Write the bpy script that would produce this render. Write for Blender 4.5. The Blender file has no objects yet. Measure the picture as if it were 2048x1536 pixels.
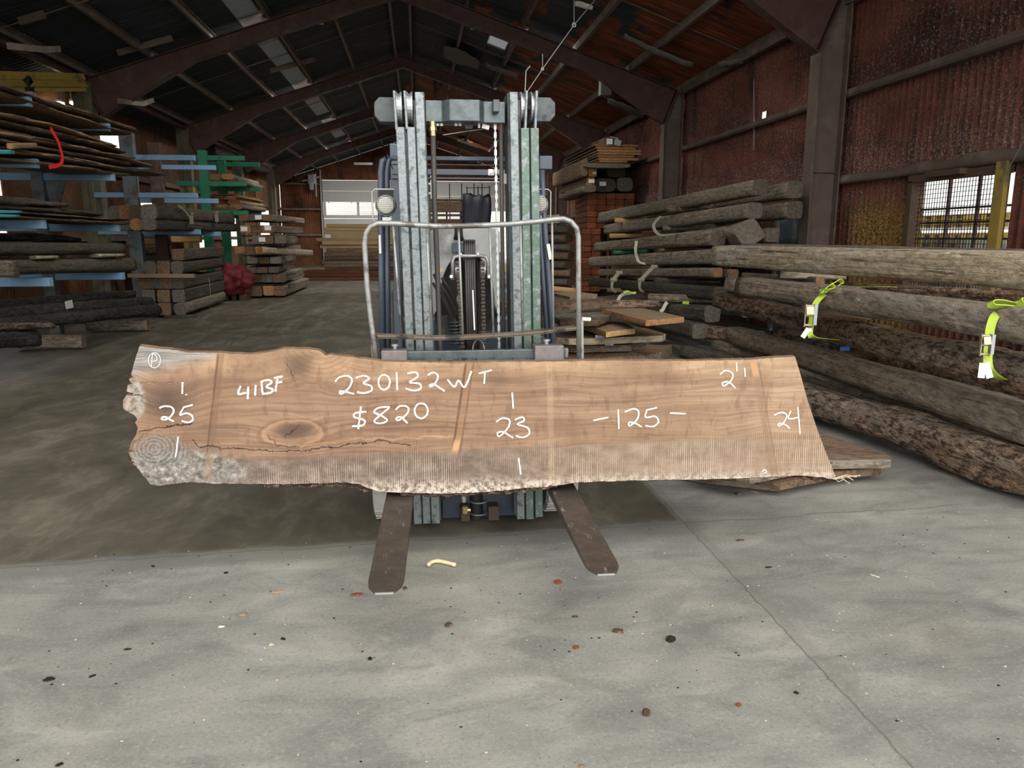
import bpy, bmesh, math, random
from mathutils import Vector, Matrix, noise
random.seed(7)
sc = bpy.context.scene
COL = sc.collection
PI = math.pi

# ------------------------------------------------------------ camera
CAM_H, PITCH, YAW, FPX = 1.52, math.radians(11.05), math.radians(7.05), 1500.0
cam_d = bpy.data.cameras.new('camera'); cam = bpy.data.objects.new('camera', cam_d); COL.objects.link(cam)
cam_d.sensor_width = 36.0; cam_d.lens = 36.0*FPX/2048.0
cam_d.clip_start = 0.05; cam_d.clip_end = 300
cam.location = (0, 0, CAM_H); cam.rotation_euler = (PI/2-PITCH, 0, -YAW)
sc.camera = cam

# ------------------------------------------------------------ view, sky, sun
sc.view_settings.view_transform = 'Standard'; sc.view_settings.look = 'None'
sc.view_settings.gamma = 1.0; sc.view_settings.use_curve_mapping = False
sc.view_settings.exposure = 0.47
w = bpy.data.worlds.new('overcast_sky'); sc.world = w; w.use_nodes = True
nt = w.node_tree; nt.nodes.clear()
wo = nt.nodes.new('ShaderNodeOutputWorld'); bg = nt.nodes.new('ShaderNodeBackground')
bg.inputs[0].default_value = (1.0, 0.99, 0.95, 1); bg.inputs[1].default_value = 1.55
nt.links.new(bg.outputs[0], wo.inputs[0])
sd = bpy.data.lights.new('soft_sun', 'SUN'); sd.energy = 1.6; sd.angle = math.radians(60); sd.color = (1, .97, .92)
so = bpy.data.objects.new('soft_sun', sd); COL.objects.link(so)
so.rotation_euler = (math.radians(58), 0, math.radians(8))     # high hazy sun behind the camera
sc.cycles.max_bounces = 5; sc.cycles.diffuse_bounces = 3; sc.cycles.glossy_bounces = 2; sc.cycles.use_adaptive_sampling = True; sc.cycles.adaptive_threshold = 0.07
sc.cycles.transparent_max_bounces = 8
sc.cycles.caustics_reflective = False; sc.cycles.caustics_refractive = False
sc.cycles.use_denoising = True

# ------------------------------------------------------------ helpers
cP, sP, cY, sY = math.cos(PITCH), math.sin(PITCH), math.cos(YAW), math.sin(YAW)
def ray(px, py):
    lat, dy = px-1024.0, 768.0-py
    up = dy*cP-FPX*sP; fw = FPX*cP+dy*sP
    return Vector((lat*cY+fw*sY, fw*cY-lat*sY, up))
def P(px, py, Y=None, X=None, Z=None):
    d = ray(px, py)
    t = Y/d.y if Y is not None else (X/d.x if X is not None else (Z-CAM_H)/d.z)
    return Vector((0, 0, CAM_H))+d*t
def mpp(p):                                   # metres per photo pixel at a world point
    q = p-Vector((0, 0, CAM_H)); d = ray(1024, 768); d.normalize()
    return q.dot(d)/FPX
def pip(px, py, p0, n):                        # a pixel's ray against a plane
    d = ray(px, py); o = Vector((0, 0, CAM_H)); return o+d*((p0-o).dot(n)/d.dot(n))

def tag(o, label=None, cat=None, group=None, kind=None):
    if label: o['label'] = label
    if cat: o['category'] = cat
    if group: o['group'] = group
    if kind: o['kind'] = kind
    return o
def empty(name, loc, label, cat, group=None, kind=None):
    o = bpy.data.objects.new(name, None); COL.objects.link(o); o.location = loc; o.empty_display_size = .2
    return tag(o, label, cat, group, kind)
def link(name, me, mats=None, parent=None, smooth=False):
    o = bpy.data.objects.new(name, me); COL.objects.link(o)
    for m in (mats if isinstance(mats, (list, tuple)) else [mats]):
        if m: me.materials.append(m)
    if smooth:
        for p in me.polygons: p.use_smooth = True
    if parent is not None:
        o.parent = parent
        o.matrix_parent_inverse = Matrix.Identity(4)
    return o
class MB:
    """collects geometry given in world metres; build() moves it about an origin"""
    def __init__(s): s.v = []; s.f = []; s.mi = []
    def add(s, vs, fs, mi=0):
        n = len(s.v); s.v += [Vector(v) for v in vs]; s.f += [[i+n for i in f] for f in fs]; s.mi += [mi]*len(fs)
    def box(s, c, d, R=None, mi=0):
        hx, hy, hz = d[0]/2, d[1]/2, d[2]/2; c = Vector(c)
        vs = [Vector((x, y, z)) for x in (-hx, hx) for y in (-hy, hy) for z in (-hz, hz)]
        if R is not None: vs = [R@v for v in vs]
        s.add([c+v for v in vs], [(0, 1, 3, 2), (4, 6, 7, 5), (0, 4, 5, 1), (2, 3, 7, 6), (0, 2, 6, 4), (1, 5, 7, 3)], mi)
    def bbox(s, a, b, mi=0):
        s.box([(a[i]+b[i])/2 for i in range(3)], [abs(b[i]-a[i]) for i in range(3)], None, mi)
    def bar(s, a, b, w, d, side=(1, 0, 0), mi=0, bev=0.0):
        """rectangular bar a->b; w across 'side', d across the other way"""
        a, b = Vector(a), Vector(b); t = (b-a).normalized(); sd = Vector(side)
        sd = (sd-t*sd.dot(t)).normalized(); u = t.cross(sd)
        if bev > 0:
            pr = [(-w/2+bev, -d/2), (w/2-bev, -d/2), (w/2, -d/2+bev), (w/2, d/2-bev), (w/2-bev, d/2), (-w/2+bev, d/2), (-w/2, d/2-bev), (-w/2, -d/2+bev)]
        else: pr = [(-w/2, -d/2), (w/2, -d/2), (w/2, d/2), (-w/2, d/2)]
        n = len(pr)
        vs = [a+sd*x+u*y for x, y in pr]+[b+sd*x+u*y for x, y in pr]
        fs = [(i, (i+1) % n, n+(i+1) % n, n+i) for i in range(n)]+[tuple(range(n))[::-1], tuple(range(n, 2*n))]
        s.add(vs, fs, mi)
    def tube(s, pts, r, n=8, closed=False, mi=0, flat=1.0):
        pts = [Vector(p) for p in pts]; m = len(pts); up = None; rings = []
        for i, p in enumerate(pts):
            a = pts[i-1] if (i > 0 or closed) else p; b = pts[(i+1) % m] if (i < m-1 or closed) else p
            t = (b-a).normalized()
            if up is None: up = Vector((0, 0, 1)) if abs(t.z) < .9 else Vector((1, 0, 0))
            up = (up-t*up.dot(t))
            if up.length < 1e-4: up = t.orthogonal()
            up.normalize(); q = t.cross(up); rr = r[i] if isinstance(r, (list, tuple)) else r
            rings.append([p+up*(math.cos(2*PI*k/n)*rr)+q*(math.sin(2*PI*k/n)*rr*flat) for k in range(n)])
        vs = [v for R_ in rings for v in R_]; fs = []
        for i in range(m if closed else m-1):
            j = (i+1) % m
            for k in range(n): fs.append((i*n+k, i*n+(k+1) % n, j*n+(k+1) % n, j*n+k))
        if not closed: fs += [tuple(range(n))[::-1], tuple((m-1)*n+k for k in range(n))]
        s.add(vs, fs, mi)
    def cyl(s, a, b, r, n=16, mi=0): s.tube([a, b], r, n, mi=mi)
    def prism(s, pts, h, mi=0):
        """polygon pts extruded by vector h"""
        h = Vector(h); n = len(pts); pts = [Vector(p) for p in pts]
        s.add(pts+[p+h for p in pts], [tuple(range(n))[::-1], tuple(range(n, 2*n))]+[(i, (i+1) % n, n+(i+1) % n, n+i) for i in range(n)], mi)
    def build(s, name, mats, parent=None, origin=None, smooth=False, bevel=0):
        if origin is None:
            origin = parent.matrix_basis.translation if parent is not None else Vector(((min(v.x for v in s.v)+max(v.x for v in s.v))/2, (min(v.y for v in s.v)+max(v.y for v in s.v))/2, min(v.z for v in s.v)))
        if parent is not None and parent.parent is not None: origin = parent.parent.matrix_basis.translation+parent.location
        origin = Vector(origin)
        me = bpy.data.meshes.new(name); me.from_pydata([v-origin for v in s.v], [], s.f)
        for p, m in zip(me.polygons, s.mi): p.material_index = m
        bm = bmesh.new(); bm.from_mesh(me); bmesh.ops.recalc_face_normals(bm, faces=bm.faces); bm.to_mesh(me); bm.free()
        o = link(name, me, mats, parent)
        if parent is None: o.location = origin
        if smooth:
            for p in me.polygons: p.use_smooth = True
        if bevel:
            b = o.modifiers.new('bevel', 'BEVEL'); b.width = bevel; b.segments = 2; b.limit_method = 'ANGLE'
        me.update()
        return o

ORD = ['topmost', 'second', 'third', 'fourth', 'fifth', 'sixth', 'seventh', 'eighth', 'ninth', 'tenth', 'eleventh', 'twelfth', 'thirteenth', 'fourteenth', 'fifteenth', 'sixteenth', 'seventeenth', 'eighteenth', 'nineteenth', 'twentieth']
ORD1 = ['first']+ORD[1:]
# ------------------------------------------------------------ procedural materials
class G:
    def __init__(s, name, rough=.8, metal=0.0, spec=.3):
        s.m = bpy.data.materials.new(name); s.m.use_nodes = True; s.t = s.m.node_tree; s.t.nodes.clear()
        s.out = s.n('ShaderNodeOutputMaterial'); s.b = s.n('ShaderNodeBsdfPrincipled')
        s.t.links.new(s.b.outputs[0], s.out.inputs[0])
        s.b.inputs['Roughness'].default_value = rough; s.b.inputs['Metallic'].default_value = metal
        s.b.inputs['Specular IOR Level'].default_value = spec
        s._tc = None
    def n(s, t): return s.t.nodes.new(t)
    def set(s, sock, v):
        if isinstance(v, (int, float)): sock.default_value = v
        elif isinstance(v, (tuple, list)):
            sock.default_value = (v[0], v[1], v[2], 1) if len(sock.default_value) == 4 else v[:3]
        else: s.t.links.new(v, sock)
    def obj(s):
        if s._tc is None: s._tc = s.n('ShaderNodeTexCoord')
        return s._tc.outputs['Object']
    def rnd(s): return s.n('ShaderNodeObjectInfo').outputs['Random']
    def mp(s, v, sc=(1, 1, 1), loc=(0, 0, 0), rot=(0, 0, 0)):
        m = s.n('ShaderNodeMapping'); s.set(m.inputs['Vector'], v); m.inputs['Scale'].default_value = sc; m.inputs['Rotation'].default_value = rot
        s.set(m.inputs['Location'], loc); return m.outputs[0]
    def noise(s, v, scale=5, det=3, rough=.55, dist=0, color=False):
        q = s.n('ShaderNodeTexNoise'); s.set(q.inputs['Vector'], v); q.inputs['Scale'].default_value = scale; q.inputs['Detail'].default_value = min(det, 4)
        q.inputs['Roughness'].default_value = rough; q.inputs['Distortion'].default_value = dist
        return q.outputs['Color' if color else 'Fac']
    def vor(s, v, scale=5, feat='F1', out='Distance', rand=1):
        q = s.n('ShaderNodeTexVoronoi'); q.feature = feat; s.set(q.inputs['Vector'], v); q.inputs['Scale'].default_value = scale
        q.inputs['Randomness'].default_value = rand
        return q.outputs[out]
    def wave(s, v, scale=5, dist=0, det=2, dsc=1, dir='X', kind='BANDS'):
        q = s.n('ShaderNodeTexWave'); q.wave_type = kind
        if kind == 'BANDS': q.bands_direction = dir
        else: q.rings_direction = dir
        s.set(q.inputs['Vector'], v); q.inputs['Scale'].default_value = scale
        q.inputs['Distortion'].default_value = dist; q.inputs['Detail'].default_value = det; q.inputs['Detail Scale'].default_value = dsc
        return q.outputs['Fac']
    def ma(s, op, a, b=0.0, c=None, clamp=False):
        q = s.n('ShaderNodeMath'); q.operation = op; q.use_clamp = clamp; s.set(q.inputs[0], a); s.set(q.inputs[1], b)
        if c is not None: s.set(q.inputs[2], c)
        return q.outputs[0]
    def mul(s, a, b, clamp=False): return s.ma('MULTIPLY', a, b, clamp=clamp)
    def add(s, a, b, clamp=False): return s.ma('ADD', a, b, clamp=clamp)
    def sep(s, v):
        q = s.n('ShaderNodeSeparateXYZ'); s.set(q.inputs[0], v); return q.outputs
    def comb(s, x, y, z):
        q = s.n('ShaderNodeCombineXYZ'); s.set(q.inputs[0], x); s.set(q.inputs[1], y); s.set(q.inputs[2], z); return q.outputs[0]
    def step(s, v, a, b, lo=0.0, hi=1.0):       # smooth ramp from a to b
        q = s.n('ShaderNodeMapRange'); q.interpolation_type = 'SMOOTHSTEP'; s.set(q.inputs['Value'], v)
        q.inputs['From Min'].default_value = a; q.inputs['From Max'].default_value = b
        q.inputs['To Min'].default_value = lo; q.inputs['To Max'].default_value = hi; return q.outputs[0]
    def mix(s, f, a, b, mode='MIX'):
        q = s.n('ShaderNodeMix'); q.data_type = 'RGBA'; q.blend_type = mode; q.clamp_factor = True
        s.set(q.inputs[0], f); s.set(q.inputs[6], a); s.set(q.inputs[7], b); return q.outputs[2]
    def ramp(s, v, stops):
        q = s.n('ShaderNodeValToRGB'); e = q.color_ramp.elements
        while len(e) < len(stops): e.new(.5)
        for i, (p, c) in enumerate(stops): e[i].position = p; e[i].color = (c[0], c[1], c[2], 1)
        s.set(q.inputs[0], v); return q.outputs[0]
    def col(s, c): s.set(s.b.inputs['Base Color'], c)
    def rough(s, v): s.set(s.b.inputs['Roughness'], v)
    def bump(s, h, strength=.5, dist=.01):
        q = s.n('ShaderNodeBump'); q.inputs['Strength'].default_value = strength; q.inputs['Distance'].default_value = dist
        s.set(q.inputs['Height'], h); s.t.links.new(q.outputs[0], s.b.inputs['Normal'])
    def blob(s, x, y, cx, cy, rx, ry, soft=1.0):
        """1 inside an ellipse, falling to 0 at its rim"""
        dx = s.mul(s.add(x, -cx), 1/rx); dy = s.mul(s.add(y, -cy), 1/ry)
        r = s.ma('SQRT', s.add(s.mul(dx, dx), s.mul(dy, dy)))
        return s.step(r, 1.0, 1.0-soft)

def wood(name, dark, light, gray=None, grain=1.0, bump=.5, cracks=.6, rough=.85, spread=.5, mott=0.0):
    """timber whose grain runs along the object's x axis"""
    g = G(name, rough, 0, .2); o = g.obj(); r = g.rnd()
    off = g.comb(g.mul(r, 37.0), g.mul(r, 11.0), g.mul(r, 5.0))
    va = g.n('ShaderNodeVectorMath'); va.operation = 'ADD'; g.set(va.inputs[0], o); g.set(va.inputs[1], off); v = va.outputs[0]
    n1 = g.noise(g.mp(v, (.8*grain, 14, 14)), 1.6, 5, .6, .4)
    n2 = g.noise(g.mp(v, (.6, 2.5, 2.5)), 1.3, 3, .55)
    n3 = g.noise(g.mp(v, (1.2*grain, 45, 45)), 1.5, 4, .65, .2)
    f = g.add(g.mul(n1, .55), g.mul(n3, .45)); c = g.ramp(f, [(.33, dark), (.67, light)])
    if gray: c = g.mix(g.step(n2, .42, .66), c, gray)
    k = g.step(g.noise(g.mp(v, (.9, 22, 22)), 1.2, 2, .5, .6), .36, .30)
    c = g.mix(g.mul(k, cracks), c, tuple(x*.25 for x in dark))
    mt = g.noise(g.mp(v, (.45, 1, 1)), 26, 5, .72); m2 = g.noise(g.mp(v, (.4, 1, 1), (3, 3, 3)), 7, 4, .65, .6)
    if mott:
        c = g.mix(g.mul(g.step(mt, .52, .40), mott), c, tuple(x*.4 for x in dark)); c = g.mix(g.mul(g.mul(g.step(mt, .55, .68), g.step(m2, .45, .6)), mott), c, tuple(min(1, x*1.7) for x in light))
    c = g.mix(1.0, c, g.ramp(r, [(0, (1-spread,)*3), (1, (1, 1, 1))]), 'MULTIPLY')
    g.col(c); g.bump(g.add(n1, g.mul(mt, mott*1.6)) if mott else n1, bump, .016+.02*mott)
    return g.m
def endgrain(name, a, b, rough=.85):
    g = G(name, rough, 0, .2); o = g.obj(); r = g.rnd()
    x = g.sep(o)
    rr = g.ma('SQRT', g.add(g.ma('POWER', g.add(x[1], g.mul(r, .05)), 2.0), g.ma('POWER', g.add(x[2], g.mul(r, -.04)), 2.0)))
    ring = g.ma('SINE', g.add(g.mul(rr, 320), g.mul(g.noise(o, 14, 3), 9)))
    f = g.add(g.mul(ring, .16), g.noise(o, 26, 4)); c = g.ramp(f, [(.25, a), (.75, b)])
    c = g.mix(1.0, c, g.ramp(r, [(0, (.55,)*3), (1, (1, 1, 1))]), 'MULTIPLY')
    g.col(c); g.bump(f, .4, .006); return g.m
def plain(name, c, rough=.5, metal=0, var=.25, vs=18, bump=.15, spec=.4, dirt=None, dirt_lo=.5, dirt_hi=.68):
    g = G(name, rough, metal, spec); o = g.obj(); n = g.noise(o, vs, 4, .6)
    cc = g.mix(g.mul(n, var*2), c, tuple(x*.45 for x in c))
    if dirt: cc = g.mix(g.step(g.noise(o, vs*.45, 5, .65), dirt_lo, dirt_hi), cc, dirt)
    g.col(cc); g.rough(g.step(n, .2, .8, rough*.8, min(1, rough*1.25)))
    if bump: g.bump(n, bump, .004)
    return g.m
def emit(name, c, s):
    g = G(name); g.t.nodes.remove(g.b); e = g.n('ShaderNodeEmission'); e.inputs[0].default_value = (*c, 1); e.inputs[1].default_value = s
    g.t.links.new(e.outputs[0], g.out.inputs[0]); return g.m

M = {}
M['log_gray'] = wood('weathered_timber_side', (.13, .10, .072), (.38, .31, .235), (.25, .215, .175), bump=.9, spread=.25, mott=.5)
M['log_pale'] = wood('pale_weathered_timber', (.27, .20, .13), (.62, .52, .37), (.46, .41, .33), bump=.9, cracks=.8, spread=.1, mott=.45)
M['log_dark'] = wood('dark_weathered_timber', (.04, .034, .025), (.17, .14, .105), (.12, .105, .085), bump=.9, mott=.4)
M['log_brown'] = wood('brown_bark_edged_timber', (.10, .06, .04), (.42, .28, .19), (.29, .23, .18), bump=1.0, cracks=.8, spread=.25, mott=.85)
M['rot'] = wood('charred_rotten_timber', (.022, .022, .02), (.10, .094, .082), (.06, .058, .052), bump=1.0, cracks=.9, spread=.35, mott=.6)
M['board'] = wood('rough_sawn_brown_board', (.17, .10, .055), (.42, .28, .16), (.32, .24, .165), bump=.4, spread=.35)
M['board_dk'] = wood('dim_brown_slab', (.10, .06, .038), (.30, .20, .13), (.23, .17, .12), bump=.7, mott=.45)
M['pine'] = wood('fresh_pine_board', (.38, .22, .09), (.62, .42, .2), None, bump=.25, cracks=.15, spread=.25)
M['tan'] = wood('stacked_tan_lumber', (.26, .17, .08), (.46, .33, .17), None, bump=.3, cracks=.2, spread=.3)
M['red'] = wood('reddish_brown_lumber', (.10, .035, .02), (.22, .085, .045), None, bump=.4, spread=.4)
M['end_red'] = endgrain('red_end_grain', (.15, .045, .02), (.38, .13, .055))
M['end_orange'] = endgrain('fresh_orange_end_grain', (.30, .14, .06), (.62, .34, .16))
M['end_brown'] = endgrain('brown_end_grain', (.10, .065, .04), (.28, .18, .11))
M['end_gray'] = endgrain('grey_end_grain', (.10, .085, .07), (.26, .22, .18))
M['bark'] = plain('flaky_dark_bark', (.10, .062, .042), .95, 0, .5, 60, 1.0, .1, (.22, .16, .12))

# concrete: pale apron, darker worn slab inside the door line, joints, stains
g = G('concrete_floor', .6, 0, .35); o = g.obj(); x, y, z = g.sep(o)
big = g.noise(o, .55, 5, .6, .5); med = g.noise(g.mp(o, (1, 2.2, 1)), 2.3, 5, .62, .6); fine = g.noise(o, 70, 4, .7); grit = g.noise(o, 230, 2, .6)
base = g.ramp(g.add(g.mul(big, .55), g.mul(med, .45)), [(.34, (.125, .125, .117)), (.45, (.20, .198, .182)), (.54, (.26, .253, .228)), (.66, (.37, .355, .315))])
warm = g.step(g.noise(g.mp(o, (1, 1, 1), (7, 3, 0)), .8, 4, .6), .5, .7)
base = g.mix(g.mul(warm, .4), base, (.30, .275, .215))
base = g.mix(g.mul(g.step(g.noise(g.mp(o, (1, 1.6, 1), (1, 9, 0), rot=(0, 0, .5)), 1.7, 6, .65, 1.2), .52, .68), .5), base, (.13, .132, .125))
base = g.mix(g.step(fine, .54, .68, 0, .5), base, (.10, .098, .09))
base = g.mix(g.step(fine, .44, .34, 0, .35), base, (.42, .41, .37))
base = g.mix(g.step(grit, .60, .70, 0, .6), base, (.07, .07, .065))
pit = g.mul(g.step(g.vor(o, 62), .14, .08), g.step(g.noise(o, 2.2, 3), .46, .6)); base = g.mix(g.mul(pit, .75), base, (.045, .043, .04))
base = g.mix(g.mul(g.step(g.vor(o, 26), .05, .03), g.step(g.noise(o, 5, 2), .5, .62)), base, (.62, .60, .55))
edge = g.add(g.add(y, g.mul(x, -.045)), g.mul(g.noise(g.mp(o, (1, .3, 1)), 2.5, 4, .6), .12))
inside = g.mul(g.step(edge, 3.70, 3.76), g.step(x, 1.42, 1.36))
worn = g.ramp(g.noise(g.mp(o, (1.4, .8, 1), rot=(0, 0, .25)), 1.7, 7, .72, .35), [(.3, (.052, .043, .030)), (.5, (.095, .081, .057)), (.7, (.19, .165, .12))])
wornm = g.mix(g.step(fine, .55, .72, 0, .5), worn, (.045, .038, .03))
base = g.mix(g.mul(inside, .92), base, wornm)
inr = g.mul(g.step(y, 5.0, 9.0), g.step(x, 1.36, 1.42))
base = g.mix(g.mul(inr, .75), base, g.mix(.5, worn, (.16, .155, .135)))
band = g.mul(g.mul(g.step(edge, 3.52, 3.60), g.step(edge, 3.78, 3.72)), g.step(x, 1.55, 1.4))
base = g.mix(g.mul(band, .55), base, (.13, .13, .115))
jx = g.add(x, g.mul(g.noise(g.mp(o, (.2, 3, 1)), 3, 4), .03))
j1 = g.step(g.ma('ABSOLUTE', g.add(jx, -1.415)), .007, .002)
j2 = g.mul(g.step(g.ma('ABSOLUTE', g.add(edge, -3.70)), .008, .002), g.step(x, 3.2, 3.0))
jd = g.step(g.ma('ABSOLUTE', g.add(g.add(jx, g.mul(g.noise(o, 3, 3), .05)), -1.47)), .05, .0, 0, .3)
joint = g.ma('MAXIMUM', j1, j2)
base = g.mix(g.mul(joint, .65), base, (.085, .08, .07)); base = g.mix(jd, base, (.13, .125, .11))
trk = g.noise(g.mp(o, (1.6, .18, 1), rot=(0, 0, .12)), 1.6, 5, .7, 1.5)
base = g.mix(g.mul(g.step(trk, .52, .68), g.mul(g.step(y, 6, 12), .35)), base, (.30, .28, .24))
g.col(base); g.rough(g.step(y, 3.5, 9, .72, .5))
g.bump(g.noise(o, 110, 3, .7), .35, .004); M['floor'] = g.m

# sprayed foam over rusty corrugated sheet
def foam(name, red, dust_glint, amt, ochre=True):
    g = G(name, .75, 0, .35); o = g.obj(); x, y, z = g.sep(o)
    n = g.noise(o, 9, 4, .6); n2 = g.noise(g.mp(o, (1, .7, 1.3)), .9, 4, .6); n3 = g.noise(g.mp(o, (1, 1.0, .8)), 46, 5, .75)
    c = g.ramp(n2, [(.32, tuple(v*.35 for v in red)), (.5, red), (.68, tuple(v*1.5 for v in red))])
    c = g.mix(g.step(g.noise(g.mp(o, (1, 2.4, .25)), 1.4, 4, .6), .55, .72, 0, .8), c, (.05, .038, .034))
    rib = g.ma('SINE', g.add(g.mul(y, 2*PI/.115), g.mul(g.noise(o, 3, 2), 2.0)))
    n3r = n3; n3 = g.add(g.mul(n3, .86), g.mul(g.add(rib, 1.0), .07))
    d = g.mul(g.step(n3, .46, .60), g.step(g.noise(g.mp(o, (1, 1, 1), (3, 5, 1)), .75, 3, .5), .30, .56))
    c = g.mix(g.mul(d, amt), c, dust_glint)  # pale dusty speckles that also paint the light caught on the bumps
    if ochre:
        f = g.mul(g.mul(g.step(z, 2.15, 1.7), g.step(y, 8.2, 8.6)), g.step(y, 10.0, 9.6))
        c = g.mix(g.mul(f, g.step(n3, .36, .48)), c, (.58, .36, .10))
        c = g.mix(g.mul(g.step(g.noise(g.mp(o, (1, 1, 1), (9, 2, 4)), 2.4, 5, .6), .68, .74), .9), c, (.38, .13, .04))
        hv = g.add(g.mul(g.step(z, 2.95, 2.45), g.step(z, 2.2, 2.35)), g.mul(g.step(z, 4.1, 3.5), g.mul(g.step(z, 3.35, 3.5), .3)))
        c = g.mix(g.mul(g.mul(hv, g.step(n3, .40, .58)), .75), c, dust_glint)
    g.col(c); g.bump(g.add(n, n3r), 1.0, .06); return g.m
M['foam'] = foam('foam_sprayed_rusty_sheet', (.27, .092, .064), (.54, .48, .45), .9)
M['foam2'] = foam('rusty_corrugated_sheet', (.26, .10, .045), (.42, .30, .2), .4, False)
# roof underside with pinholes
def roofmat(name, base, redamt, holes):
    g = G(name, .6, 0, .3); o = g.obj(); x, y, z = g.sep(o)
    n = g.noise(g.mp(o, (.35, 4, 1)), 1.8, 5, .6); c = g.ramp(n, [(.3, tuple(v*.5 for v in base)), (.62, base), (.8, tuple(v*2.2 for v in base))])
    st = g.mul(g.step(g.noise(g.mp(o, (.9, 9, 1)), 1.4, 2, .4), .68, .74), .5); c = g.mix(st, c, (.16, .17, .17))
    if redamt:
        f = g.add(g.noise(g.mp(o, (.55, .22, 1)), 1.2, 5, .6, .4), g.add(g.mul(g.add(x, -3.4), .06), g.mul(g.step(y, 22, 29), .25)))
        rr = g.ramp(g.noise(g.mp(o, (.5, 6, 1)), 2.2, 5, .6), [(.3, (.06, .02, .012)), (.55, (.24, .07, .032)), (.8, (.42, .15, .07))])
        c = g.mix(g.mul(g.step(f, .47, .52), redamt), c, rr)
    g.col(c); g.bump(n, .3, .01)
    if holes:
        h = g.mul(g.step(g.vor(g.mp(o, (1.0, 3.0, 1)), 1.4, 'F1'), .011, .009), g.step(g.noise(g.mp(o, (1, 1, 1), (4, 4, 0)), .5, 2), .52, .58))
        tr = g.n('ShaderNodeBsdfTransparent'); mx = g.n('ShaderNodeMixShader'); g.t.links.new(h, mx.inputs[0])
        g.t.links.new(g.b.outputs[0], mx.inputs[1]); g.t.links.new(tr.outputs[0], mx.inputs[2]); g.t.links.new(mx.outputs[0], g.out.inputs[0])
    return g.m
M['roof_dark'] = roofmat('dark_roof_sheet', (.040, .052, .058), 0, True)
M['roof_red'] = roofmat('rust_patched_roof_sheet', (.040, .052, .058), 1.0, True)
M['steel_red'] = plain('oxide_red_steel', (.13, .07, .058), .6, .1, .4, 5, .2, .3, (.16, .12, .10), .52, .75)
M['steel_brown'] = plain('dusty_brown_steel', (.19, .14, .115), .7, .1, .4, 4, .2, .3, (.22, .18, .15), .5, .7)
M['purlin'] = plain('dusty_purlin_steel', (.24, .195, .16), .7, .1, .4, 7, .3, .3, (.26, .22, .18), .48, .7)
M['olive'] = plain('dirty_olive_paint', (.19, .17, .11), .7, 0, .4, 6, .3, .3, (.09, .08, .06), .5, .68)
M['yellow_old'] = plain('worn_yellow_paint', (.44, .31, .07), .6, 0, .35, 7, .3, .3, (.16, .12, .06), .52, .66)
M['blue'] = plain('light_blue_rack_paint', (.24, .44, .66), .5, 0, .22, 9, .2, .4, (.16, .20, .24), .62, .74)
M['bluegray'] = plain('faded_blue_grey_post', (.20, .24, .26), .7, 0, .35, 8, .3, .3, (.11, .10, .085), .48, .62)
M['green'] = plain('green_rack_paint', (.03, .25, .14), .5, 0, .3, 9, .2, .4, (.02, .08, .05), .58, .72)
M['insul'] = plain('torn_grey_insulation', (.22, .21, .19), .95, 0, .4, 12, .8, .1)
M['skylight'] = plain('dusty_fibreglass_panel', (.62, .66, .68), .6, 0, .15, 8, .2, .3)
M['door_gray'] = plain('grey_sectional_door_skin', (.62, .62, .61), .6, 0, .1, 3, .05, .3)
M['galv'] = plain('galvanised_steel', (.45, .47, .48), .4, .7, .25, 22, .1, .5)
M['white'] = plain('white_paint', (.75, .75, .72), .6, 0, .08, 10, .05)
M['paper'] = plain('white_paper_tag', (.80, .80, .78), .7, 0, .05, 10, .05)
M['blue_tag'] = plain('blue_paper_tag', (.05, .25, .7), .6, 0, .1, 30, .05)
M['pale_blue_tag'] = plain('pale_blue_printed_tag', (.42, .58, .74), .6, 0, .15, 90, .05, .3, (.85, .87, .9), .5, .55)
M['strap'] = plain('lime_webbing', (.42, .56, .06), .6, 0, .15, 60, .3)
M['strap_old'] = plain('dusty_webbing', (.30, .29, .22), .8, 0, .3, 40, .3)
M['strap_wht'] = plain('pale_webbing', (.60, .62, .50), .8, 0, .3, 40, .3)
M['ribbon'] = plain('red_flagging_ribbon', (.75, .02, .03), .5, 0, .1, 30, .1)
M['cyan'] = plain('turquoise_end_paint', (.10, .50, .55), .6, 0, .2, 20, .2)
M['red_cloth'] = plain('dark_red_tarp', (.16, .012, .02), .7, 0, .3, 12, .5)
M['navy_cloth'] = plain('navy_tarp', (.008, .011, .022), .5, 0, .3, 12, .5)
M['black'] = plain('black_rubber', (.018, .018, .018), .55, 0, .3, 20, .1)
M['chips'] = plain('pale_sawdust_chips', (.62, .52, .36), .9, 0, .3, 60, .3)
M['bark_dk'] = plain('almost_black_bark', (.035, .025, .022), .9, 0, .4, 80, .8, .1)
M['bark_red'] = plain('reddish_bark', (.22, .07, .04), .9, 0, .4, 80, .8, .1, (.4, .3, .22), .6, .7)
M['yel'] = wood('yellow_yard_lumber', (.45, .30, .06), (.75, .55, .16), None, bump=.2, cracks=.1, spread=.2)
M['bin'] = plain('grey_green_bin', (.10, .13, .12), .5, 0, .2, 10, .1)

g = M['skylight'].node_tree; b_ = [n for n in g.nodes if n.type == 'BSDF_PRINCIPLED'][0]; o_ = [n for n in g.nodes if n.type == 'OUTPUT_MATERIAL'][0]
t_ = g.nodes.new('ShaderNodeBsdfTranslucent'); t_.inputs[0].default_value = (.19, .21, .225, 1); m_ = g.nodes.new('ShaderNodeMixShader'); m_.inputs[0].default_value = .35
g.links.new(b_.outputs[0], m_.inputs[1]); g.links.new(t_.outputs[0], m_.inputs[2]); g.links.new(m_.outputs[0], o_.inputs[0])
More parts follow.
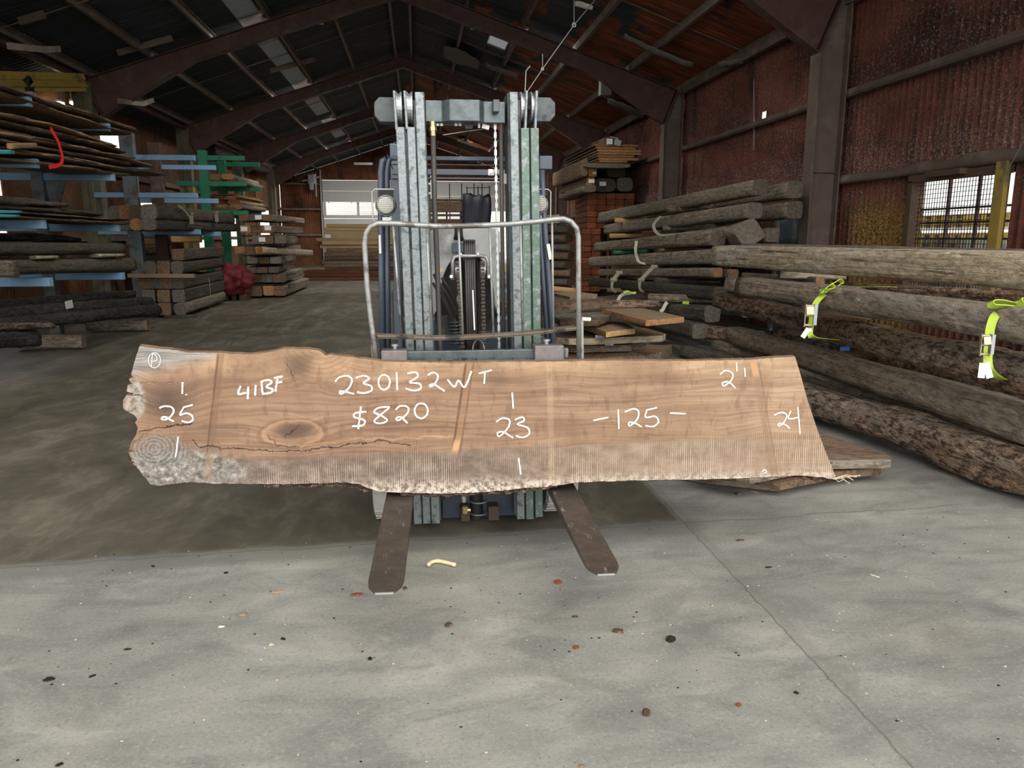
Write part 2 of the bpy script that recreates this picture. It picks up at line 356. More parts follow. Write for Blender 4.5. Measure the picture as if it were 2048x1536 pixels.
# ------------------------------------------------------------ the building shell
XR, XL, RIDGE, Y0, Y1 = 5.85, -7.15, -.30, 3.0, 42.0
def zroof(x): return 6.58-.33*abs(x-RIDGE)            # top of the rafters
ZR = .17                                              # purlin depth under the sheets
def top(name, mb, mats, kind='structure', **k):
    o = mb.build(name, mats, **k); tag(o, kind=kind); return o
fl = MB(); nx, ny = 30, 60
fl.add([(-40, -14, 0), (40, -14, 0), (40, 70, 0), (-40, 70, 0)], [(0, 1, 2, 3)])
top('floor', fl, M['floor'], origin=(0, 0, 0))
def corr(name, rects, plane, at, mat, amp=.034, pitch=.115, n=6, thick=None):
    """corrugated sheet with real ribs; rects = (u0,u1,v0,v1) or v1 as function; plane 'x' (wall along y) or 'y' (wall along x)"""
    mb = MB()
    for (u0, u1, v0, v1) in rects:
        m = max(2, int((u1-u0)/pitch*n)); vs = []; fs = []
        for i in range(m+1):
            u = u0+(u1-u0)*i/m; d = amp*math.sin(2*PI*u/pitch)
            a = v0(u) if callable(v0) else v0; b = v1(u) if callable(v1) else v1; k = 7
            for j in range(k):
                v = a+(b-a)*j/(k-1)
                vs.append((at+d, u, v) if plane == 'x' else (u, at+d, v))
        for i in range(m):
            for j in range(k-1): fs.append((i*k+j, i*k+j+1, (i+1)*k+j+1, (i+1)*k+j))
        mb.add(vs, fs)
    o = mb.build(name, mat, origin=(0, 0, 0), smooth=True); tag(o, kind='structure'); return o
# right wall: window y 7.0-8.45, door y 10.6-11.6
WY0, WY1, WZ0, WZ1 = 7.05, 8.42, .95, 2.16
DY0, DY1, DZ = 11.05, 11.85, 2.02
hp = P(1523, 234, X=XR); HY0, HY1, HZ0, HZ1 = hp.y-.07, hp.y+.07, hp.z-.09, hp.z+.09
zt = zroof(XR)+ZR-.02
corr('wall_right', [(Y0, WY0, 0, zt), (WY0, WY1, 0, WZ0), (WY0, WY1, WZ1, zt), (WY1, DY0, 0, zt), (DY0, DY1, DZ, zt), (DY1, HY0, 0, zt), (HY0, HY1, 0, HZ0), (HY0, HY1, HZ1, zt), (HY1, Y1, 0, zt)], 'x', XR+.05, M['foam'])
ztl = zroof(XL)+ZR-.02
lo = [(18.7, 20.4, 3.66, 4.26), (20.9, 22.6, 1.7, 2.5), (26.2, 27.6, 1.0, 1.9), (12.0, 14.5, 1.6, 2.9), (30.0, 33.0, 1.2, 2.8), (36.5, 39.5, 1.2, 2.8)]
cuts = sorted({Y0, Y1} | {a for l in lo for a in l[:2]}); rc = []
for a, b in zip(cuts[:-1], cuts[1:]):
    hs = [l for l in lo if l[0] <= a and l[1] >= b]
    if hs:
        for l in hs: rc += [(a, b, 0, l[2]), (a, b, l[3], ztl)]
    else: rc.append((a, b, 0, ztl))
corr('wall_left', rc, 'x', XL-.05, M['foam2'])
zg = lambda x: zroof(x)+ZR-.02
BX0, BX1, BZ = -4.95, 5.15, 4.52
corr('wall_back', [(XL, BX0, 0, zg), (BX0, BX1, BZ, zg), (BX1, XR, 0, zg)], 'y', Y1+.05, M['foam2'], n=4)
# roof sheets, ribs running down the slope
def roof(name, xa, xb, mat, cuts=(), skips=()):
    mb = MB(); pitch = .14; m = int((Y1+.6-Y0)/pitch*6); xs_ = sorted([xa, xb, (xa+xb)/2]+list(cuts)); k = len(xs_); vs = []; fs = []
    for i in range(m+1):
        y = Y0-.3+(Y1+.6-Y0)*i/m; d = .014*math.sin(2*PI*y/pitch)
        for j in range(k):
            x = xs_[j]; vs.append((x, y, zroof(x)+ZR+.02+d))
    for i in range(m):
        for j in range(k-1):
            if skips and any(a_ <= vs[i*k][1] and vs[(i+1)*k][1] <= b_ and xs_[j] >= c_-.001 and xs_[j+1] <= d_+.001 for a_, b_, c_, d_ in skips): continue
            fs.append((i*k+j, i*k+j+1, (i+1)*k+j+1, (i+1)*k+j))
    mb.add(vs, fs); o = mb.build(name, mat, origin=(0, 0, 0), smooth=True); tag(o, kind='structure'); return o
seg = [(9.2, 10.4), (13.4, 14.6), (14.8, 16.3), (16.5, 18.4), (18.42, 20.6), (20.62, 22.7), (22.9, 25.4), (25.42, 28.3), (29.6, 31.6), (31.62, 34.4)]
roof('ceiling', XL-.5, RIDGE, M['roof_dark'], (-3.40, -3.0), [(a, b, -3.40, -3.0) for a, b in seg]); roof('ceiling', RIDGE, XR+.35, M['roof_red'], (1.77, 2.18), [(17.62, 19.08, 1.77, 2.18)])

# portal frames
SP = 6.42; FY = [10.1+SP*i for i in range(5)]
rank = ['nearest, only its right column and brace in view', 'second back, its rafters crossing above the forklift mast', 'third back, its apex just above the mast', 'fourth back, seen between mast and stacks', 'last one before the rear wall']
def ibeam_poly(mb, tp, bt, y, tw=.014, fwid=.20):
    """I-section in the XZ plane at y: tp and bt are polylines (x,z) of the same length"""
    n = len(tp)
    for i in range(n-1):
        a, b, c, d = tp[i], tp[i+1], bt[i+1], bt[i]
        mb.prism([(a[0], y-tw/2, a[1]), (b[0], y-tw/2, b[1]), (c[0], y-tw/2, c[1]), (d[0], y-tw/2, d[1])], (0, tw, 0))
        for (p, q) in ((a, b), (d, c)):
            mb.bar((p[0], y, p[1]), (q[0], y, q[1]), fwid, .018, (0, 1, 0))
for i, y in enumerate(FY):
    e = empty('portal_frame', (RIDGE, y, 0), 'rusty steel portal frame, %s' % rank[i], 'steel frame', 'portal frames down the shed')
    for sgn, xe in ((1, 5.62), (-1, -6.40)):
        tp = [(RIDGE, zroof(RIDGE)), (RIDGE+sgn*4.0, zroof(RIDGE+sgn*4.0)), (xe, zroof(xe))]
        bt = [(RIDGE, zroof(RIDGE)-.30), (RIDGE+sgn*4.0, zroof(RIDGE+sgn*4.0)-.30), (xe-sgn*.30 if sgn > 0 else xe+.30, zroof(xe)-.72)]
        bt[2] = (xe-sgn*.28, zroof(xe)-.70)
        mb = MB(); ibeam_poly(mb, tp, bt, y)
        mb.bar((xe-sgn*.28, y, zroof(xe)-.70), (xe, y, zroof(xe)-.02), .2, .02, (0, 1, 0))
        mb.build('rafter', M['steel_red'], e)
        if sgn > 0:
            mb = MB(); mb.prism([(xe-.26, y-.007, 0), (xe+.12, y-.007, 0), (xe+.12, y-.007, zroof(xe)-.03), (xe-.02, y-.007, zroof(xe)), (xe-.30, y-.007, zroof(xe)-.70)], (0, .014, 0))
            mb.bar((xe-.26, y, 0), (xe-.28, y, zroof(xe)-.70), .24, .02, (0, 1, 0)); mb.bar((xe+.12, y, 0), (xe+.12, y, zroof(xe)-.05), .24, .02, (0, 1, 0))
            for zz in (1.2, 2.4): mb.box((xe-.07, y, zz), (.36, .12, .012))
            mb.build('column', M['steel_brown'], e)
        else:
            mb = MB(); mb.box((xe-.05, y, (zroof(xe)-.05)/2+(.0)), (.34, .26, zroof(xe)-.05)); mb.box((xe-.05, y-.145, 1.9), (.10, .03, 3.6))
            o = mb.build('column', M['olive'], e, bevel=.02)
            if i in (1, 2):
                mb = MB(); mb.box((xe-.05, y, 1.5), (.352, .272, 2.6+(.2 if i == 2 else -.2))); mb.build('painted_band', M['yellow_old'] if i == 2 else M['olive'], o)
# purlins and eave struts
def purlin(x, name, label, grp, d=.15, wd=.06, mat='purlin', ya=Y0, yb=Y1, z=None):
    z = zroof(x)+.02 if z is None else z
    mb = MB(); mb.bar((x, ya, z+d/2), (x, yb, z+d/2), .012, d, (1, 0, 0)); mb.bar((x+wd/2, ya, z+.006), (x+wd/2, yb, z+.006), wd, .012, (1, 0, 0)); mb.bar((x+wd/2, ya, z+d-.006), (x+wd/2, yb, z+d-.006), wd, .012, (1, 0, 0))
    o = mb.build(name, M[mat], origin=(x, (ya+yb)/2, z)); tag(o, label, 'roof beam', grp); return o
for k in range(6):
    dx = .22+1.16*k
    for sgn, side, col in ((1, 'right', 'rust patched'), (-1, 'left', 'dark')):
        x = RIDGE+sgn*dx
        if x > XR-.05: continue
        purlin(x, 'roof_purlin', 'long dusty steel roof purlin under the %s %s slope, %s down from the ridge' % (col, side, ORD1[k]), 'purlins of the %s roof slope' % side)
purlin(-6.42, 'eave_beam', 'long brown steel eave beam along the heads of the left columns', 'eave beams', .26, .12, 'steel_red', z=zroof(-6.4)-.10)
purlin(5.70, 'eave_beam', 'long brown steel eave beam along the top of the right foam-covered wall', 'eave beams', .14, .09, 'steel_brown', z=zroof(5.7)-.06)
# sag rods between purlins on the two slopes
k = 0
# skylight strip on the left slope, patched panels
names = ['nearest the camera', 'second from the camera', 'third from the camera', 'just behind the second frame', 'fifth from the camera', 'just before the third frame', 'just behind the third frame', 'third from the rear', 'second from the rear', 'last before the rear']
for (a, b), nm in zip(seg, names):
    mb = MB(); x0, x1 = -3.42, -2.98
    a -= .06; b += .06; vs = []; fs = []; m = max(8, int((b-a)/.14*4))
    for i in range(m+1):
        y = a+(b-a)*i/m; d = .012*math.sin(2*PI*y/.14)
        for x in (x0, x1): vs.append((x, y, zroof(x)+ZR+.012+d))
        for x in (x0, x1): vs.append((x, y, zroof(x)+ZR+.016+d))
    for i in range(m):
        q = i*4; fs += [(q, q+1, q+5, q+4), (q+2, q+6, q+7, q+3)]
    mb.add(vs, fs); o = mb.build('skylight_panel', M['skylight'], smooth=True)
    tag(o, 'dusty corrugated skylight panel set in the dark left roof slope, %s' % nm, 'skylight', 'skylight panels on the left slope')
mb = MB(); x0, x1 = 1.75, 2.2; vs = []; fs = []
for i in range(33):
    y = 17.55+1.6*i/32; d = .012*math.sin(2*PI*y/.14)
    for x in (x0, x1): vs.append((x, y, zroof(x)+ZR+.012+d))
for i in range(32): fs.append((i*2, i*2+1, i*2+3, i*2+2))
mb.add(vs, fs); tag(mb.build('skylight_panel', M['skylight'], smooth=True), 'single dusty skylight panel in the right roof slope above the mast', 'skylight')

# wall girts on the right wall
def girt(z, h, label, mat='steel_brown', ya=Y0, yb=Y1, lump=0):
    mb = MB(); n = int((yb-ya)/.25); rings = []
    vs = []; fs = []
    for i in range(n+1):
        y = ya+(yb-ya)*i/n; j = lump*(noise.noise(Vector((y*1.7, z, 0))))
        for (dx, dz) in ((0, -h/2), (-.10, -h/2), (-.13-j, -h*.2), (-.10-j, h/2+j), (0, h/2+.02+j)): vs.append((XR+.02+dx, y, z+dz))
    for i in range(n):
        for k in range(4): fs.append((i*5+k, i*5+k+1, i*5+5+k+1, i*5+5+k))
    fs += [(0, 1, 2, 3, 4), tuple(n*5+k for k in range(5))]
    mb.add(vs, fs); o = mb.build('wall_girt', M[mat], smooth=lump > 0); tag(o, label, 'wall rail', 'rails along the right wall'); return o
girt(3.42, .10, 'upper brown steel rail running along the right wall')
mb = None
girt(2.30, .12, 'lower dusty, caked rail along the right wall above the window', lump=.05)
# left wall rails and braces, rear wall rails
for z, nm in ((1.5, 'lower'), (3.0, 'upper')):
    mb = MB(); mb.bar((XL+.04, Y0, z), (XL+.04, Y1, z), .08, .12); tag(mb.build('wall_girt', M['steel_brown']), '%s pale rail along the rusty left wall behind the racks' % nm, 'wall rail', 'rails along the left wall')
for z, nm in ((1.65, 'lowest'), (3.0, 'middle'), (4.3, 'highest')):
    mb = MB(); mb.bar((XL+.1, Y1-.05, z), (BX0-.15, Y1-.05, z), .1, .08, (0, 1, 0)); tag(mb.build('wall_girt', M['purlin']), '%s rail on the rusty rear wall left of the grey door' % nm, 'wall rail', 'rails on the rear wall')
# ---- window 1 in the right wall: frame, muntins, mesh guard, glass
wn = empty('window_1', (XR, (WY0+WY1)/2, WZ0), None, None, kind='structure')
mb = MB()
for a, b in (((WY0-.05, WZ1+.03), (WY1+.08, WZ1+.03)), ((WY1+.04, WZ0), (WY1+.04, WZ1)), ((WY0-.02, WZ0-.04), (WY1+.04, WZ0-.04)), ((WY0+.03, WZ0), (WY0+.03, WZ1))):
    mb.bar((XR-.04, a[0], a[1]), (XR-.04, b[0], b[1]), .10, .085, (1, 0, 0))
mb.box((XR-.12, WY0+.75, WZ1+.05), (.12, .55, .06))
mb.build('window_frame', plain('brown_window_frame', (.12, .075, .05), .7, 0, .3, 9, .2), wn)
mb = MB(); mb.bar((XR-.10, WY0-.03, WZ0-.05), (XR-.10, WY0-.03, WZ1+.10), .05, .13, (1, 0, 0)); mb.build('yellow_side_post', M['yellow_old'], wn)
mb = MB()
for k in (1, 2): yy = WY0+(WY1-WY0)*k/3; mb.box((XR+.06, yy, (WZ0+WZ1)/2), (.03, .035, WZ1-WZ0))
for k in (.30, .47, .62, .75): mb.box((XR+.06, (WY0+WY1)/2, WZ0+(WZ1-WZ0)*k*.98), (.03, WY1-WY0, .022))
mb.build('muntins', M['steel_red'], wn)
mb = MB(); n = 30
for k in range(n): yy = WY0+.06+(WY1-WY0-.09)*k/(n-1); mb.box((XR+.005, yy, (WZ0+WZ1)/2), (.006, .006, WZ1-WZ0))
for k in range(25): zz = WZ0+(WZ1-WZ0)*k/24; mb.box((XR+.0, (WY0+WY1)/2, zz), (.006, WY1-WY0, .006))
mb.build('wire_mesh', M['black'], wn)
g = G('window_glass', .02, 0, .5); g.b.inputs['Transmission Weight'].default_value = 1; g.b.inputs['Alpha'].default_value = .25; M['glass'] = g.m
mb = MB(); mb.box((XR+.065, (WY0+WY1)/2, (WZ0+WZ1)/2), (.004, WY1-WY0, WZ1-WZ0)); mb.build('glass_pane', M['glass'], wn)
# ---- side door in the right wall
dn = empty('door_1', (XR, (DY0+DY1)/2, 0), None, None, kind='structure')
mb = MB(); mb.box((XR+.02, (DY0+DY1)/2, DZ/2), (.05, DY1-DY0-.04, DZ-.03))
for a, b in ((.25, .9), (1.1, 1.85)): mb.box((XR-.012, (DY0+DY1)/2, (a+b)/2), (.02, .5, b-a))
mb.build('door_leaf', plain('scuffed_blue_grey_door', (.17, .22, .24), .5, .2, .4, 7, .2, .4, (.30, .34, .36), .5, .65), dn)
mb = MB(); mb.cyl((XR-.06, DY0+.12, 1.02), (XR, DY0+.12, 1.02), .015); mb.bar((XR-.06, DY0+.10, 1.02), (XR-.06, DY0+.25, 1.02), .02, .02); mb.build('door_handle', M['galv'], dn)
mb = MB(); mb.bar((XR, DY0-.05, 0), (XR, DY0-.05, DZ+.05), .1, .08); mb.bar((XR, DY1+.05, 0), (XR, DY1+.05, DZ+.05), .1, .08); mb.build('door_frame', M['galv'], dn)
# ---- rear sectional doors: the left one shut with a row of lights, the right one part raised
BM0, BM1 = .45, .85
rd = empty('door_2', ((BX0+BM0)/2, Y1, 0), None, None, kind='structure')
mb = MB()
zs = [BZ-.02, 3.95, 3.38]
for a, b in zip(zs[:-1], zs[1:]): mb.box(((BX0+BM0)/2, Y1, (a+b)/2), (BM0-BX0, .05, a-b-.012))
mb.box(((BX0+BM0)/2, Y1, 2.62), (BM0-BX0, .05, .16)); mb.box(((BX0+BM0)/2, Y1, 1.25), (BM0-BX0, .05, 2.5))
for k in range(4): mb.box((BX0+.08+k*(BM0-BX0-.16)/3, Y1, 3.03), (.12, .05, .70))
mb.build('door_panels', M['door_gray'], rd)
mb = MB()
for x in (BX0-.06, BM0+.06): mb.bar((x, Y1-.14, 0), (x, Y1-.14, BZ+.5), .08, .06)
mb.build('door_tracks', M['galv'], rd)
mb = MB()
for k in range(5):
    for z in (3.38, 3.95): mb.box((BX0+.3+k*1.2, Y1-.05, z), (.06, .05, .12))
mb.build('hinges', M['white'], rd)
rd = empty('door_3', ((BM1+BX1)/2, Y1, 0), None, None, kind='structure')
mb = MB()
for a, b in ((BZ-.02, 3.72), (3.72, 2.92)): mb.box(((BM1+BX1)/2, Y1, (a+b)/2), (BX1-BM1, .05, a-b-.012))
mb.build('door_panels', M['door_gray'], rd)
mb = MB()
for x in (BM1-.06, BX1+.06): mb.bar((x, Y1-.14, 0), (x, Y1-.14, BZ+.5), .08, .06)
mb.build('door_tracks', M['galv'], rd)
mb = MB(); mb.box(((BM0+BM1)/2, Y1, BZ/2), (BM1-BM0, .2, BZ)); top('trim_1', mb, M['steel_brown'])
mb = MB(); mb.box((BX0-.5, Y1-.35, BZ+.0), (.35, .3, .5)); mb.box((BX0-.5, Y1-.4, BZ-.35), (.22, .25, .4)); mb.bar((BX0-.5, Y1-.3, BZ), (BX0-.5, Y1+.02, BZ), .1, .1); mb.bar((BX0-1.0, Y1-.3, BZ-.1), (BX0, Y1-.3, BZ+.15), .1, .1); mb.bar((BX0-.3, Y1-.3, BZ+.3), (BX0-.3, Y1-.3, BZ-.9), .08, .08)
tag(mb.build('door_opener', M['galv'], bevel=.02), 'shiny galvanised hoist bracket high beside the grey rear door', 'door opener')
mb = MB(); mb.box((-2.75, Y1-.15, 5.35), (1.0, .14, .14)); o = mb.build('strip_light', M['galv'], bevel=.01); tag(o, 'slim strip light fitting on the dark rear gable above the grey door', 'light')
# exterior building siding beyond the rear door windows
mb = MB()
for k in range(16): mb.box((0, 48.0-.01*(k % 2), .3+.3*k), (16, .05, .285))
tag(mb.build('neighbour_shed_wall', M['white']), 'cream lap siding of the building seen through the rear door windows', 'wall', kind=None)
# ------------------------------------------------------------ the walnut slab standing on the forks
SYAW, STILT = math.radians(1.8), math.radians(4)
SU = Vector((math.cos(SYAW), -math.sin(SYAW), 0)); SB = Vector((math.sin(SYAW), math.cos(SYAW), 0))
SV = Vector((0, 0, math.cos(STILT)))+SB*math.sin(STILT); SN = SU.cross(SV)      # SN points at the viewer
S0 = P(960, 985, Z=.335)
def suv(px, py):
    q = pip(px, py, S0, SN)-S0; return q.dot(SU), q.dot(SV)
out_px = [(279,692),(320,697),(380,705),(436,706),(500,709),(545,703),(570,698),(610,697),(640,702),(652,711),(660,709),(700,714),(757,722),(800,724),(900,725),(1000,724),(1100,723),(1200,721),(1300,722),(1400,722),(1500,719),(1590,713),
 (1600,745),(1615,800),(1635,860),(1650,900),(1671,952),(1664,957),(1640,954),(1600,951),(1500,956),(1400,959),(1300,960),(1200,963),(1150,966),(1100,973),(1050,976),(1000,982),(950,985),(900,987),(850,987),(800,985),(760,983),(735,975),(715,968),(690,965),(600,968),(500,968),(430,967),(380,964),(345,968),(320,972),(300,968),(290,955),(265,925),(257,905),(262,885),(272,870),(276,855),(270,845),(275,838),(268,830),(245,818),(247,800),(253,790),(264,791),(267,787),(253,783),(255,770),(264,768),(258,758),(268,755),(262,750),(270,720)]
pts = []
for i, a in enumerate(out_px):
    b = out_px[(i+1) % len(out_px)]; a = suv(*a); b = suv(*b); L = math.hypot(b[0]-a[0], b[1]-a[1]); m = max(1, int(L/.012))
    straight = 21 <= i < 26
    for k in range(m):
        t = k/m; u = a[0]+(b[0]-a[0])*t; v = a[1]+(b[1]-a[1])*t
        j = 0 if straight else .0022*noise.noise(Vector((u*70, v*70, 0)))+.002*noise.noise(Vector((u*22, v*22, 4)))
        pts.append((u+j, v+j*1.3))
bm = bmesh.new(); TH = .05
fr = [bm.verts.new(Vector((u, v, 0))) for u, v in pts]; cu = sum(p[0] for p in pts)/len(pts); cv = sum(p[1] for p in pts)/len(pts)
f = bm.faces.new(fr)
mid = [bm.verts.new(Vector((p[0]+.004*noise.noise(Vector((p[0]*30, p[1]*30, 9))), p[1]+(.007 if p[1] > cv else -.009), -TH*.5))) for p in pts]
bk = [bm.verts.new(Vector((u, v+(.004 if v > cv else -.004), -TH))) for u, v in pts]
bm.faces.new(bk[::-1])
n = len(pts); side = []
for A, B in ((fr, mid), (mid, bk)):
    for i in range(n): side.append(bm.faces.new((A[i], B[i], B[(i+1) % n], A[(i+1) % n])))
for s_ in side: s_.material_index = 1
bmesh.ops.triangulate(bm, faces=[x for x in bm.faces if len(x.verts) > 4])
bmesh.ops.recalc_face_normals(bm, faces=bm.faces)
me = bpy.data.meshes.new('live_edge_slab'); bm.to_mesh(me); bm.free()

# face of the slab: grain, knots, grey ends, saw marks, sticker stripes, cracks (all in metres on the board)
g = G('walnut_slab_face', .8, 0, .2); o = g.obj(); X_, Y_, Z_ = g.sep(o)
def C(px, py): return suv(px, py)
def blobpx(px, py, rx, ry, soft=1.0, x=None, y=None):
    u, v = C(px, py); return g.blob(X_ if x is None else x, Y_ if y is None else y, u, v, rx*.00229, ry*.00229, soft)
wn_ = g.noise(o, 6, 4, .6); wx = g.add(X_, g.mul(g.add(wn_, -.5), .05)); wy = g.add(Y_, g.mul(g.add(g.noise(g.mp(o, (1, 1, 1), (3, 3, 3)), 5, 4, .6), -.5), .06))
# grain bends around the knots
k1 = blobpx(590, 868, 120, 60); k2 = blobpx(615, 735, 130, 75); k3 = blobpx(335, 800, 100, 90)
bend = g.add(g.mul(k1, .055), g.add(g.mul(k2, -.07), g.mul(k3, .06)))
gy = g.add(g.add(Y_, bend), g.mul(g.add(g.noise(g.mp(o, (1.1, 3, 1)), 1.8, 3, .5), -.5), .09))
gv = g.comb(g.mul(X_, .75), gy, 0.0)
gr = g.noise(g.mp(gv, (1, 26, 1)), 2.2, 5, .62, .3); gr2 = g.noise(g.mp(gv, (1.2, 95, 1)), 2.0, 4, .65); gl = g.noise(g.mp(gv, (.8, 5, 1)), 1.5, 4, .6, .5)
f_ = g.add(g.mul(gr, .42), g.add(g.mul(gr2, .24), g.mul(gl, .34)))
c = g.ramp(f_, [(.33, (.085, .045, .028)), (.46, (.20, .115, .072)), (.56, (.29, .18, .115)), (.69, (.42, .28, .185))])
# lighter sapwood towards the right end and along the top edge
rt = g.step(g.add(X_, g.mul(g.add(wn_, -.5), .5)), -.1, 1.5)
c = g.mix(g.mul(rt, .60), c, g.ramp(f_, [(.34, (.20, .12, .07)), (.5, (.35, .235, .15)), (.66, (.50, .37, .25))]))
topu = [C(x, y) for x, y in ((300, 700), (600, 700), (800, 730), (1500, 725))]
te = g.step(g.add(wy, g.mul(X_, .003)), .52, .62)
c = g.mix(g.mul(te, g.step(g.noise(o, 3.5, 4, .7), .3, .7, .1, .75)), c, (.52, .35, .20))
ringd = g.wave(g.mp(o, (1, 1, 1), (-C(640, 690)[0], -C(640, 690)[1]-.06, 0)), 14, 2.0, 2, 1.2, 'Z', 'RINGS')
c = g.mix(g.mul(g.mul(blobpx(640, 730, 85, 60, .5), g.step(ringd, .6, .9)), .35), c, (.17, .09, .05))
# dark heart stains
dk = g.ma('MAXIMUM', g.mul(blobpx(335, 805, 82, 60, .95, wx, wy), .95), g.ma('MAXIMUM', g.mul(blobpx(590, 860, 52, 25, .7, wx, wy), .85), g.mul(blobpx(598, 733, 46, 34, .95, wx, wy), .8)))
dk = g.ma('MAXIMUM', dk, g.mul(blobpx(1000, 762, 30, 18, 1, wx, wy), .35))
kr = g.ma('SQRT', g.add(g.ma('POWER', g.mul(g.add(wx, -C(585, 866)[0]), 1/.135), 2.0), g.ma('POWER', g.mul(g.add(wy, -C(585, 866)[1]), 1/.062), 2.0)))
kring = g.mul(g.step(kr, .75, .95), g.step(kr, 1.15, .98)); c = g.mix(g.mul(kring, .45), c, (.42, .25, .15)); c = g.mix(g.mul(g.mul(g.step(kr, 1.0, 1.08), g.step(kr, 1.25, 1.1)), .45), c, (.10, .055, .035))
c = g.mix(g.mul(g.step(kr, 1.0, .8), .35), c, (.20, .115, .075))
dk = g.ma('MAXIMUM', dk, g.mul(blobpx(425, 860, 95, 26, .9, wx, wy), .4))
c = g.mix(dk, c, (.07, .04, .032))
fig = g.noise(g.mp(o, (1, .35, 1), rot=(0, 0, .2)), 22, 4, .7); c = g.mix(g.mul(g.step(fig, .48, .34), .35), c, (.09, .05, .032)); c = g.mix(g.mul(g.step(g.noise(o, 2.6, 4, .6), .46, .66), .42), c, (.13, .075, .05))
# grey-brown lower band, its top line wanders
ub, vb = C(600, 897); u2, v2 = C(1200, 880)
line = g.add(g.add(Y_, g.mul(g.add(g.noise(g.mp(o, (1, .3, 1)), 4, 3, .6), -.5), .05)), g.mul(X_, -.018))
low = g.step(line, .222, .19)
lowc = g.ramp(g.noise(g.mp(o, (1, 1.5, 1)), 9, 5, .7), [(.3, (.065, .045, .036)), (.5, (.135, .098, .078)), (.7, (.26, .205, .17))])
mr = g.step(X_, -.2, .9)
lowc = g.mix(g.mul(mr, .62), lowc, g.ramp(g.noise(g.mp(o, (1, 1.5, 1)), 11, 5, .7), [(.3, (.20, .135, .09)), (.7, (.42, .31, .22))]))
c = g.mix(g.mul(low, g.step(X_, 1.55, 1.1, .35, .92)), c, lowc)
# circular saw marks
saw = g.wave(g.mp(o, (1, .08, 1), rot=(0, 0, .05)), 31, 1.4, 2, .8, 'X')
sawm = g.mul(g.step(line, .26, .14), g.step(g.noise(o, 3.2, 3, .6), .36, .6))
c = g.mix(g.mul(g.mul(g.step(saw, .55, .92), g.mul(sawm, g.step(g.noise(g.mp(o, (6, 1, 1)), 6, 3, .7), .35, .62))), g.step(X_, -1.2, .6, .35, .62)), c, (.60, .50, .41)); c = g.mix(g.mul(g.mul(g.step(saw, .40, .1), sawm), .38), c, (.10, .06, .04))
fs = g.wave(g.mp(o, (1, .05, 1), rot=(0, 0, -.02)), 60, 1.5, 2, .8, 'X')
c = g.mix(g.mul(g.step(fs, .5, .95), .10), c, (.72, .58, .44))
# mildew white along the bottom edge
bot = g.step(g.add(wy, g.mul(X_, .004)), .105, .0)
c = g.mix(g.mul(bot, g.step(g.noise(o, 38, 4, .7), .40, .60)), c, (.60, .53, .45))
c = g.mix(g.mul(g.mul(bot, g.step(g.noise(g.mp(o, (1, 1, 1), (2, 8, 1)), 55, 4, .7), .55, .64)), g.step(X_, .4, .9)), c, (.13, .12, .10))
# weathered grey upper-left corner and lower-left root
gcor = g.mul(g.step(g.add(g.mul(wy, 1.0), g.mul(X_, -.22)), .88, .97), g.step(wx, C(440, 760)[0]+.0, C(425, 760)[0]))
grayn = g.ramp(g.noise(g.mp(gv, (2, 60, 1)), 2.5, 4, .7), [(.36, (.11, .11, .107)), (.62, (.37, .37, .355))])
c = g.mix(g.mul(gcor, .85), c, grayn)
lr = blobpx(330, 945, 200, 62, .45, wx, wy)
lrc = g.ramp(g.noise(o, 30, 5, .75), [(.36, (.075, .07, .064)), (.5, (.19, .18, .16)), (.68, (.50, .47, .43))])
c = g.mix(g.mul(lr, .8), c, lrc)
lt = blobpx(268, 800, 26, 50, .4, wx, wy); c = g.mix(g.mul(lt, .75), c, g.ramp(g.noise(o, 34, 4, .7), [(.35, (.12, .10, .08)), (.6, (.42, .39, .35))]))
rv = g.comb(g.add(X_, -C(308, 897)[0]), g.mul(g.add(Y_, -C(308, 897)[1]), 1.15), 0.0)
rings = g.wave(rv, 17, 5.0, 4, 3.0, 'Z', 'RINGS'); rb = blobpx(318, 902, 66, 36, .3, wx, wy)
c = g.mix(g.mul(rb, .5), c, g.ramp(g.add(g.mul(rings, .45), g.mul(g.noise(o, 30, 4, .7), .6)), [(.3, (.085, .082, .078)), (.75, (.27, .26, .245))]))
